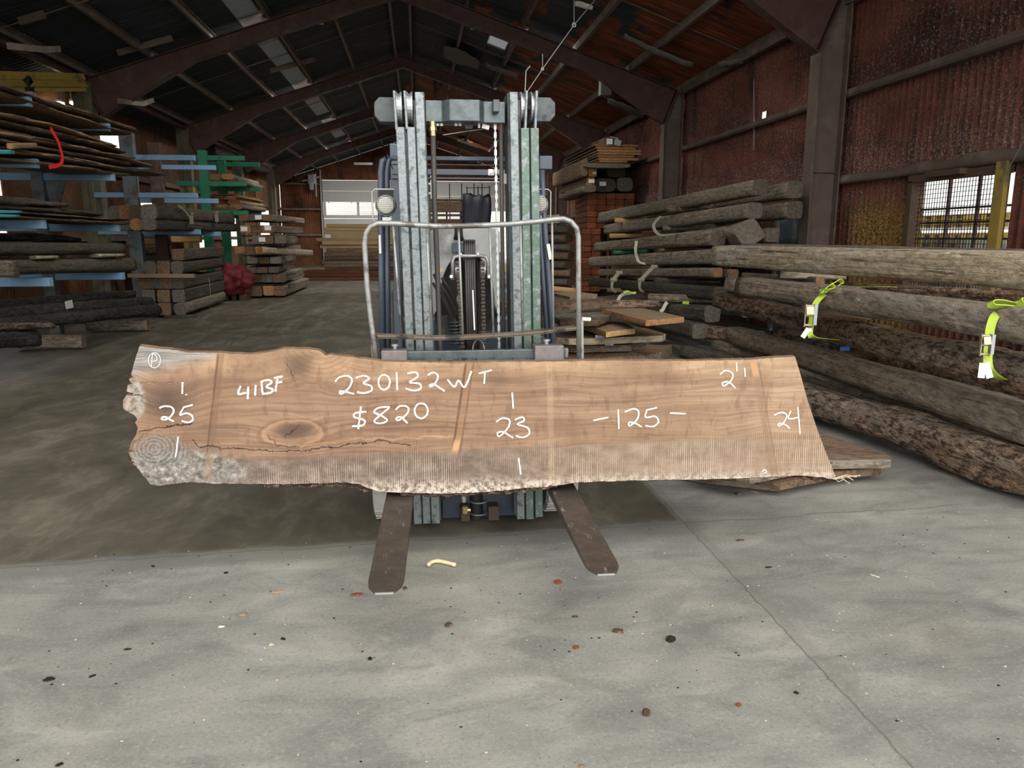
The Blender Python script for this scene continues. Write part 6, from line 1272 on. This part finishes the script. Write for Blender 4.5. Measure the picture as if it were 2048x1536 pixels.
me = bpy.data.meshes.new('red_tarp'); bm.to_mesh(me); bm.free(); o = link('red_tarp', me, M['red_cloth'], smooth=True); c_ = P(463, 552, Y=19.3); o.location = (c_.x, c_.y, .48); tag(o, 'crumpled dark red tarp heap between the middle and far left stacks', 'tarp')
mb = MB()
for k, x in enumerate((450, 465, 480)): mb.box((P(x, 540, Y=19.4).x, 19.6, .08), (.25, .5, .16))
tag(mb.build('pallet', M['board_dk']), 'low dark pallet under the red tarp', 'pallet')
# rear lumber packs -------------------------------------------------------------
GL = 'lumber packs in front of the rear door'
for_Y = 28.5
zc = lambda y, Y=28.5: P(760, y, Y=Y).z
packs = [('uppermost tan lumber pack before the rear door', 656, 448, 475.5, 'tan', 4, 28.5), ('second tan lumber pack with greenish ends, before the rear door', 641, 475.5, 496.5, 'tan', 3, 28.5), ('dark brown pack third from the top, before the rear door', 648, 496.5, 527.5, 'board_dk', 4, 28.5), ('dark red-brown pack on the floor before the rear door', 615, 539.5, 563, 'red', 3, 28.5), ('thin dark pack just above the red-brown one before the rear door', 642, 527.5, 539.5, 'board_dk', 2, 28.5)]
for lb, xl_, y0, y1, m_, n, Y in packs:
    x0 = P(xl_, y0, Y=Y).x; x1 = 1.6; z1_, z0_ = P(xl_, y0, Y=Y).z, (P(xl_, y1, Y=Y).z if y1 < 560 else 0.0); e = empty('lumber_pack', ((x0+x1)/2, Y, z0_), lb, 'lumber', GL)
    hh = (z1_-z0_)/n
    for k in range(n):
        xa = x0+random.uniform(-.15, .15); xs_ = [xa, xa+random.uniform(2, 3.2), x1+random.uniform(-.3, .3)]
        for s in range(2):
            mb = MB(); mb.bbox((xs_[s]+.005, Y-.35+random.uniform(-.04, .04), z0_+hh*k+.004), (xs_[s+1]-.005, Y+.5, z0_+hh*(k+1)-.004)); o = mb.build('board', M[m_], e, bevel=.004)
# what shows through the mast ---------------------------------------------------
mb = MB(); x0, x1 = P(862, 440, Y=34).x, P(926, 440, Y=34).x; e = empty('lumber_pack', ((x0+x1)/2, 34, 0), 'brown slatted lumber pack seen through the mast, daylight in its gaps', 'lumber')
for k, (ya, yb) in enumerate(((398, 401), (403, 424), (428, 432), (438, 470), (474, 520))):
    mb = MB(); mb.bbox((x0, 34, P(900, yb, Y=34).z), (x1, 34.6, P(900, ya, Y=34).z)); mb.build('board', M['board_dk'], e)
for x in (x0+.1, (x0+x1)/2, x1-.08): mb = MB(); mb.box((x, 34.3, 1.6), (.06, .5, 3.2)); mb.build('upright', M['black'], e)
bm = bmesh.new(); bmesh.ops.create_cube(bm, size=2); bmesh.ops.subdivide_edges(bm, edges=bm.edges, cuts=9, use_grid_fill=True)
x0, x1 = P(926, 420, Y=33).x, P(981, 420, Y=33).x; z1_ = P(950, 394, Y=33).z
for v in bm.verts:
    c_ = v.co.copy(); nn = noise.noise(c_*2.3)*.12+noise.noise(c_*6)*.05; v.co = Vector((c_.x*(1+nn), c_.y*(1+nn), c_.z+(nn*1.0 if c_.z > .9 else 0)))
me = bpy.data.meshes.new('navy_tarp'); bm.to_mesh(me); bm.free(); o = link('navy_tarp', me, M['navy_cloth'], smooth=True); o.scale = ((x1-x0)/2*.95, .6, z1_/2); o.location = ((x0+x1)/2, 33.2, z1_/2); tag(o, 'navy tarp draped over a tall load seen through the mast', 'tarp')
e = empty('wire_rack', (P(950, 400, Y=35.5).x, 35.5, 0), 'thin black upright rack standing behind the navy tarp', 'rack')
for x, yt in ((899, 367), (923, 367), (934, 373), (948, 367), (956, 372), (964, 367), (979, 371)): mb = MB(); a = P(x, yt, Y=35.5); mb.box((a.x, 35.5, a.z/2), (.045, .045, a.z)); mb.build('upright', M['black'], e)
mb = MB(); a, b = P(933, 376, Y=35.5), P(979, 375, Y=35.5); mb.bar(a, b, .03, .03, (0, 1, 0)); mb.build('crossbar', M['black'], e)
# ------------------------------------------------------------ roof clutter, lamps, crane beam
LA = 'added fill lamps behind the rafters'  # unseen lamps added to brighten the deep interior
for i, y in enumerate(FY):
    for sgn, sd_ in ((-1, 'left'), (1, 'right')):
        x = RIDGE+sgn*2.1; z = zroof(x)-.10; e = empty('fill_lamp', (x, y+.17, z), 'added fill lamp on the far side of the %s rafter, %s portal frame' % (sd_, ('nearest', 'second', 'third', 'fourth', 'last')[i]), 'lamp', LA)
        mb = MB(); mb.box((x, y+.17, z+.02), (1.2, .16, .05)); mb.build('lamp_housing', M['galv'], e)
        ld = bpy.data.lights.new('fill_lamp_light', 'AREA'); ld.shape = 'RECTANGLE'; ld.size = 1.1; ld.size_y = .12; ld.energy = (60, 90, 130, 170, 200)[i]; ld.color = (1, .97, .92)
        lo_ = bpy.data.objects.new('fill_lamp_light', ld); COL.objects.link(lo_); lo_.parent = e; lo_.location = (0, 0, -.012)
# bright little lamps on the left
for k, (x, y, X, rr, nm) in enumerate(((120, 212, -6.9, .07, 'glaring yellow-white lamp under the left eave above the near rack'), (143, 206, -6.9, .03, 'small white lamp beside the glaring one under the left eave'))):
    q = P(x, y, X=X); e = empty('eave_lamp', q, nm, 'lamp')
    mb = MB(); mb.tube([q+Vector((0, rr*1.6, 0)), q-Vector((0, rr*1.6, 0))], [rr, rr*.7], 12); mb.build('lamp_glass', emit('lit_lamp', (1, .93, .6) if k == 0 else (1, 1, 1), 14), e, smooth=True)
    mb = MB(); mb.box(q+Vector((0, 0, rr+.02)), (rr*2, rr*2.4, .04)); mb.cyl(q+Vector((0, 0, rr)), Vector((q.x, q.y, zroof(q.x)+.15)), .012, 6); mb.build('lamp_housing', M['galv'], e)
# yellow crane beam with trolley
e = empty('crane_beam', P(160, 165, Y=15.9), 'old yellow I-beam bracket jutting left from the olive post, black trolley on it', 'beam')
a, b = P(-60, 162, Y=13.4), P(170, 165, Y=15.9); mb = MB(); mb.bar(a, b, .02, .19, (0, 1, 0)); d_ = (b-a).normalized()
for s in (-1, 1): mb.bar(a+Vector((0, 0, .10*s)), b+Vector((0, 0, .10*s)), .12, .022, (.3, 1, 0))
mb.build('beam', M['yellow_old'], e)
q = P(48, 172, Y=14.55); mb = MB(); mb.box(q+Vector((0, 0, .0)), (.24, .22, .22)); mb.cyl(q+Vector((-.12, 0, .10)), q+Vector((.12, 0, .10)), .07, 12); mb.box(q+Vector((0, 0, -.16)), (.14, .14, .14)); mb.build('trolley', M['black'], e, bevel=.015)
mb = MB(); mb.bbox(P(147, 178, Y=16.1)+Vector((0, -.1, 0)), P(163, 240, Y=16.1)+Vector((0, .1, 0))); mb.build('bracket_post', M['olive'], e, bevel=.01)
# sag rods and short braces on the left slope
def rod(name, label, pts_, r, mat='steel_red', cat='rod', grp=None):
    mb = MB(); mb.tube([Vector(p) for p in pts_], r, 6); return tag(mb.build(name, M[mat]), label, cat, grp)
def roofp(px, py, side=1, dz=.02):
    """the roof underside along a pixel's ray"""
    d = ray(px, py); s = -.33 if side > 0 else .33; O = Vector((0, 0, CAM_H))     # z = 6.58 + s*(x-RIDGE)
    t = (6.58+s*(0-RIDGE)-CAM_H+dz)/(d.z-s*d.x); return O+d*t
for k, y in enumerate((13.3, 19.6, 26.0, 32.4)):
    for sgn, sd_ in ((-1, 'left'), (1, 'right')):
        rod('sag_rod', 'thin rod tying the %s slope purlins, mid bay %s' % (sd_, ORD1[k]), [(RIDGE+sgn*.25, y, zroof(RIDGE)-.02+.1), (RIDGE+sgn*6.0, y, zroof(RIDGE+6.0)+.1)], .012, 'purlin', 'rod', 'purlin tie rods')
for k, (pa, pb) in enumerate((((235, 106), (345, 76)), ((38, 43), (90, 28)), ((540, 142), (630, 118)))):
    a, b = roofp(*pa, -1, .12), roofp(*pb, -1, .12); mb = MB(); mb.bar(a, b, .06, .11, (0, 1, 0)); tag(mb.build('purlin_strut', M['purlin']), 'short flat strut between two left slope purlins, %s' % ('before the second frame', 'at the top left corner', 'between the second and third frames')[k], 'strut', 'struts between left purlins')
# broken timber props under left eave
for k, pl in enumerate((((18, 92), (85, 99), (118, 98)), ((238, 202), (285, 208), (305, 200)))):
    mb = MB(); pts_ = [P(x, y, X=-5.6) for x, y in pl]; 
    for a, b in zip(pts_[:-1], pts_[1:]): mb.bar(a, b, .06, .09, (1, 0, 0))
    tag(mb.build('bent_bracket', M['purlin']), 'bent bracket dangling under the left eave beam, %s' % ('nearer', 'further')[k], 'bracket', 'bent brackets under the left eave')
# hanging insulation and torn strips on the right slope
def torn(label, pix, dz=.0, side=1, mat='insul', drop=.06):
    pts_ = [roofp(x, y, side, dz) for x, y in pix]; mb = MB(); n = len(pts_); h = n//2; a = pts_[:h]; b = pts_[h:][::-1]
    vs = []; seg = 6
    def lerp(pl, t):
        f = t*(len(pl)-1); i = min(int(f), len(pl)-2); return pl[i]+(pl[i+1]-pl[i])*(f-i)
    N = 18; fs = []
    for i in range(N+1):
        t = i/N; A, B = lerp(a, t), lerp(b, t)
        for j in range(seg+1):
            p = A+(B-A)*(j/seg); p = p+Vector((0, 0, -drop*math.sin(PI*j/seg)-.05*abs(noise.noise(p*3))+.02*noise.noise(p*8))); vs.append(p)
    for i in range(N):
        for j in range(seg): q_ = i*(seg+1)+j; fs.append((q_, q_+1, q_+seg+2, q_+seg+1))
    mb.add(vs, fs); o = mb.build('torn_insulation', M[mat], smooth=True); s_ = o.modifiers.new('thick', 'SOLIDIFY'); s_.thickness = .012
    return tag(o, label, 'insulation', 'torn insulation under the right slope')
torn('torn grey insulation strip hanging between the rafters, left of the cables', [(888, 90), (930, 100), (960, 122), (955, 136), (920, 128), (886, 112)])
torn('thin torn insulation strip right of the hanging steel frame post', [(970, 124), (1000, 134), (1036, 148), (1034, 153), (1000, 142), (975, 132)])
torn('ragged pale insulation strip crossing below the right corner of the roof', [(1250, 64), (1300, 90), (1350, 108), (1388, 124), (1382, 128), (1342, 118), (1296, 96), (1248, 70)])
torn('pale insulation scrap under the red sheets near the wall', [(1436, 122), (1460, 118), (1490, 116), (1486, 122), (1462, 126), (1440, 130)])
torn('grey insulation fringe low on the right slope, above the second column', [(1215, 194), (1250, 206), (1290, 226), (1286, 236), (1248, 218), (1216, 204)])
torn('white insulation tatter at the top edge near the cables', [(1150, 0), (1170, 6), (1186, 10), (1180, 14), (1164, 12), (1150, 6)], mat='white')
torn('long dusty insulation roll sagging at the left eave beyond the third frame', [(430, 290), (470, 300), (510, 318), (545, 330), (540, 345), (505, 336), (465, 318), (430, 302)], side=-1, drop=.2)
torn('white translucent strip in the red sheets seen between the mast rails', [(914, 276), (935, 284), (957, 292), (955, 296), (933, 290), (915, 282)], mat='white', drop=.0)
# suspended steel frame behind the mast
e = empty('suspended_truss', P(880, 180, Y=24.4), 'rusty steel frame hanging from the rafters behind the mast top', 'steel frame')
Yh = 24.4
mb = MB(); mb.bar(P(881, 72, Y=Yh), P(881, 186, Y=Yh), .13, .12); mb.bar(P(871, 90, Y=Yh+.3), P(869, 250, Y=Yh+.3), .09, .1); mb.build('hanger_post', M['steel_red'], e)
mb = MB(); mb.bar(P(882, 184, Y=Yh), P(1090, 190, Y=Yh), .1, .10, (0, 1, 0)); mb.bar(P(884, 188, Y=Yh+.1), P(1088, 194, Y=Yh+.1), .04, .05, (0, 1, 0)); mb.build('bottom_rail', M['steel_red'], e)
mb = MB(); mb.bar(P(882, 82, Y=Yh), P(1090, 160, Y=Yh), .09, .10, (0, 1, 0)); mb.bar(P(1088, 158, Y=Yh), P(1090, 192, Y=Yh), .09, .1); mb.build('sloping_rail', M['steel_red'], e)
# cables hanging in front
q = [(1148, -20), (1148, 50)]; Yc = 13.0
e = empty('hanging_cable', P(1148, 50, Y=Yc), 'thin pale cable rig running from the roof down behind the mast top', 'cable')
mb = MB(); mb.tube([P(1148, -40, Y=Yc), P(1148, 50, Y=Yc)], .008, 6); mb.tube([P(1190, 0, Y=Yc), P(1148, 50, Y=Yc), P(1085, 138, Y=Yc), P(1056, 181, Y=Yc)], .009, 6); mb.tube([P(1085, 108, Y=Yc), P(1085, 138, Y=Yc)], .007, 6); mb.tube([P(1060, 132, Y=Yc), P(1052, 142, Y=Yc), P(1050, 184, Y=Yc)], .012, 6); mb.build('cable', M['galv'], e)
for (x, y, r_) in ((1148, 50, .03), (1085, 138, .02)):
    c_ = P(x, y, Y=Yc); mb = MB(); mb.tube([c_+Vector((r_*math.cos(t*PI/5), 0, r_*math.sin(t*PI/5))) for t in range(10)], .009, 6, closed=True); mb.build('shackle', M['white'], e)
# white box hung under the second right rafter
mb = MB(); mb.bbox(P(1202, 150, Y=16.62), P(1223, 190, Y=16.62)+Vector((0, .2, 0))); tag(mb.build('junction_box', M['insul'], bevel=.01), 'tall pale box fixed under the second frame\'s right rafter', 'box')
# second post strip lights and small wall things on the right
mb = MB(); a, b = P(1508, 160, X=XR-.04), P(1508, 300, X=XR-.04); mb.tube([a, b], .012, 6); tag(mb.build('conduit', M['galv']), 'thin pale conduit running down the foam-covered wall by the daylight hole', 'conduit')
mb = MB(); mb.tube([P(2046, 285, X=XR-.25), P(2010, 350, X=XR-.2), P(1984, 410, X=XR-.16)], .005, 6); tag(mb.build('wire', M['galv']), 'slack wire hanging beside the yellow window post', 'wire')
torn_ = None
# ------------------------------------------------------------ bits on the floor
def bit(kind, label, px, py, w_, h_, mat, rot=0.0, th=.006, cat='debris', grp='wood bits scattered on the floor'):
    c_ = P(px, py, Z=0); s = mpp(c_); L = w_*s; W_ = max(.006, h_*s*1.5); th *= .45; bm = bmesh.new(); n = 12; tp = []; bt = []
    for k in range(n):
        t = 2*PI*k/n; r_ = 1+.45*noise.noise(Vector((math.cos(t)*1.5+px, math.sin(t)*1.5+py, 0))); x, y = math.cos(t)*L/2*r_, math.sin(t)*W_/2*r_
        tp.append(bm.verts.new((x*.9, y*.9, th*(1+.8*abs(noise.noise(Vector((x*60+px, y*60, 3)))))))); bt.append(bm.verts.new((x, y, .0005)))
    cc = bm.verts.new((0, 0, th*1.5))
    for k in range(n): bm.faces.new((tp[k], tp[(k+1) % n], cc)); bm.faces.new((bt[k], bt[(k+1) % n], tp[(k+1) % n], tp[k]))
    bm.faces.new(bt[::-1]); bmesh.ops.recalc_face_normals(bm, faces=bm.faces); me = bpy.data.meshes.new(kind); bm.to_mesh(me); bm.free()
    o = link(kind, me, M[mat]); o.location = (c_.x, c_.y, 0.0003); o.rotation_euler = (0, 0, rot); return tag(o, label, cat, grp)
bit('bark_flake', 'dark oval bark flake on the concrete at the lower left', 97, 1359, 22, 10, 'bark_dk', .1)
bit('bark_flake', 'thin curled dark bark bit right of the lower left flake', 184, 1353, 14, 5, 'bark_dk', .6)
bit('bark_flake', 'dark bark bit at the bottom left edge of the picture', 119, 1530, 14, 7, 'bark_dk', .4)
bit('bark_flake', 'narrow dark splinter left of the fork, halfway to the left edge', 255, 1299, 15, 4, 'bark_dk', .1)
bit('bark_flake', 'small dark chip left of the fork, in line with the joint', 452, 1146, 9, 6, 'bark_dk', .2)
bit('splinter', 'short dark twig lying slanted near the dark floor edge, left', 306, 1133, 12, 3, 'bark_dk', -.8)
bit('splinter', 'reddish brown splinter left of the left fork tip', 557, 1184, 27, 6, 'board', .25, .008)
bit('bark_flake', 'red-brown shredded bark touching the left fork tip', 714, 1190, 24, 7, 'bark_red', .1, .012)
bit('bark_flake', 'tiny bark crumb right of the left fork tip', 810, 1178, 8, 8, 'bark', .1, .012)
bit('wood_chip', 'tan wood chip below and left of the left fork', 487, 1229, 16, 9, 'board', .2, .01)
bit('wood_chip', 'small white chip on the concrete, left third of the foreground', 443, 1254, 13, 4, 'white', .1)
bit('splinter', 'dark curved twig in the foreground left of the fork', 566, 1278, 14, 5, 'bark_dk', -.7)
bit('wood_chip', 'pale chip beside the dark curved twig', 543, 1290, 10, 6, 'chips', .2)
bit('bark_flake', 'grey-brown bark nugget in the middle foreground below the forks', 897, 1251, 15, 10, 'bark', .3, .016)
bit('bark_flake', 'dark speckled crumb below the left fork', 740, 1318, 9, 8, 'bark_dk', .4)
bit('bark_flake', 'reddish leaf-like bark bit below and between the forks, right', 1116, 1166, 15, 9, 'bark_red', .2, .02)
bit('bark_flake', 'dark brown bark chip left of the curled one, right foreground', 1236, 1264, 22, 9, 'bark', -.3, .018)
bit('bark_flake', 'dark curled bark bit with a pale thread, right foreground', 1341, 1281, 19, 13, 'bark_dk', .5, .025)
bit('bark_flake', 'reddish bark chip lower than the dark one, right foreground', 1152, 1296, 14, 7, 'bark_red', -.2, .012)
bit('bark_flake', 'small flat dark chip, upper of two left of the long joint', 1150, 1234, 12, 6, 'bark', -.2)
bit('bark_flake', 'ribbed grey bark chunk near the bottom, standing on the pale patch', 1292, 1429, 14, 12, 'bark', 1.2, .03)
bit('bark_flake', 'reddish chip right of the ribbed chunk', 1477, 1411, 11, 6, 'bark_red', -.2, .012)
bit('bark_flake', 'dark chip near the long joint, lower right', 1592, 1386, 10, 6, 'bark_dk', -.4)
bit('bark_flake', 'pale brown chip at the very bottom edge, right of centre', 1163, 1533, 14, 6, 'board', .0)
bit('splinter', 'pair of dark splinters with a pale one, right of the right fork', 1480, 1081, 20, 5, 'bark', .0)
bit('splinter', 'dark flat splinter right of the long joint', 1537, 1135, 16, 4, 'bark_dk', .1)
bit('splinter', 'pale thin curl of wood at the right', 1748, 1152, 5, 14, 'chips', .6)
bit('wood_chip', 'pale brown bark chip on the floor just under the slab\'s right half', 1475, 988, 14, 8, 'bark', .1, .014)
bit('splinter', 'grey splinter right of that chip under the slab', 1507, 984, 16, 5, 'board', -.5, .01)
bit('foam_scrap', 'curved yellowish foam strip on the concrete between the forks', 858, 1127, 9, 6, 'foam_y', .3, .01, grp='foam strip pieces') if 0 else None
mb = MB(); pts_ = [P(x, y, Z=.012) for x, y in ((857, 1130), (862, 1125), (874, 1122), (888, 1124), (900, 1127), (911, 1130))]; M['foam_y'] = plain('dry_yellow_foam', (.72, .62, .36), .9, 0, .2, 60, .5); M['bark_dk'] = M['bark_dk'] if 'bark_dk' in M else None
mb.tube(sm(pts_, 4), [.009+.004*abs(noise.noise(Vector((k, 0, 0))*1.3)) for k in range(21)], 7); tag(mb.build('foam_scrap', M['foam_y'], smooth=True), 'curved yellowish foam strip on the concrete between the forks', 'foam scrap')
mb = MB()
for k in range(7):
    a = P(1668+random.uniform(-4, 4), 957+random.uniform(-2, 2), Z=.30); a = pip(1665+random.uniform(-6, 6), 955, S0, SN)+SN*.01; b = pip(1672+k*7, 960-abs(k-3)*3+random.uniform(-6, 6), S0, SN)+SN*.03; mb.tube([a, (a+b)/2+Vector((0, 0, random.uniform(-.02, .02))), b], .0022, 5)
tag(mb.build('bark_threads', M['chips']), 'tuft of loose bark threads at the slab\'s lower right corner', 'bark')
# tiny grit, uncountable
random.seed(11); bm = bmesh.new()
for k in range(620):
    x, y = random.uniform(-3.2, 3.6), random.uniform(1.0, 3.7)**1.0; s = random.uniform(.0015, .0045); q = bmesh.ops.create_icosphere(bm, subdivisions=1, radius=s)['verts']
    mi = 0 if random.random() < .5 else 1
    for v in q: v.co = Vector((v.co.x*random.uniform(1, 1.6)+x, v.co.y+y, v.co.z*.5+s*.4))
    for f in q[0].link_faces: pass
    fs_ = {f for v in q for f in v.link_faces}
    for f in fs_: f.material_index = mi
me = bpy.data.meshes.new('sawdust_grit'); bm.to_mesh(me); bm.free(); o = link('sawdust_grit', me, [M['chips'], M['bark_dk']]); tag(o, 'fine pale and dark grit scattered over the concrete foreground', 'grit', kind='stuff')
# ------------------------------------------------------------ yard outside the window
GO = 'lumber piles in the yard outside the window'
for k, (z0_, z1_, m_) in enumerate(((0, .55, 'pine'), (.62, 1.1, 'pine'), (1.17, 1.62, 'yel'), (1.69, 2.0, 'yel'))):
    e = empty('yard_lumber_pile', (12.0, 12.5, z0_), 'yellow lumber pile in the yard outside the window, %s tier' % ('lowest', 'second', 'third', 'highest')[k], 'lumber', GO)
    for j in range(6):
        mb = MB(); mb.bbox((11.2, 8.5+j*1.5, z0_), (12.6, 9.9+j*1.5, z1_)); mb.build('bundle', M[m_], e, bevel=.01)
        mb = MB()
        for r_ in range(3):
            for c_ in range(4): mb.box((11.19, 8.7+j*1.5+c_*.32, z0_+(z1_-z0_)*(r_+.5)/3), (.02, .14, .06))
        mb.build('dark_gaps', M['black'], e)
mb = MB(); c_ = P(1925, 480, X=8.6); mb.box((8.6, c_.y, .75), (.7, 1.0, 1.5))
for k in range(9): mb.box((8.24, c_.y-.45+k*.113, .75), (.04, .03, 1.5))
tag(mb.build('yard_bin', M['bin'], bevel=.02), 'dark grey-green ribbed bin outside the lower right of the window', 'bin')
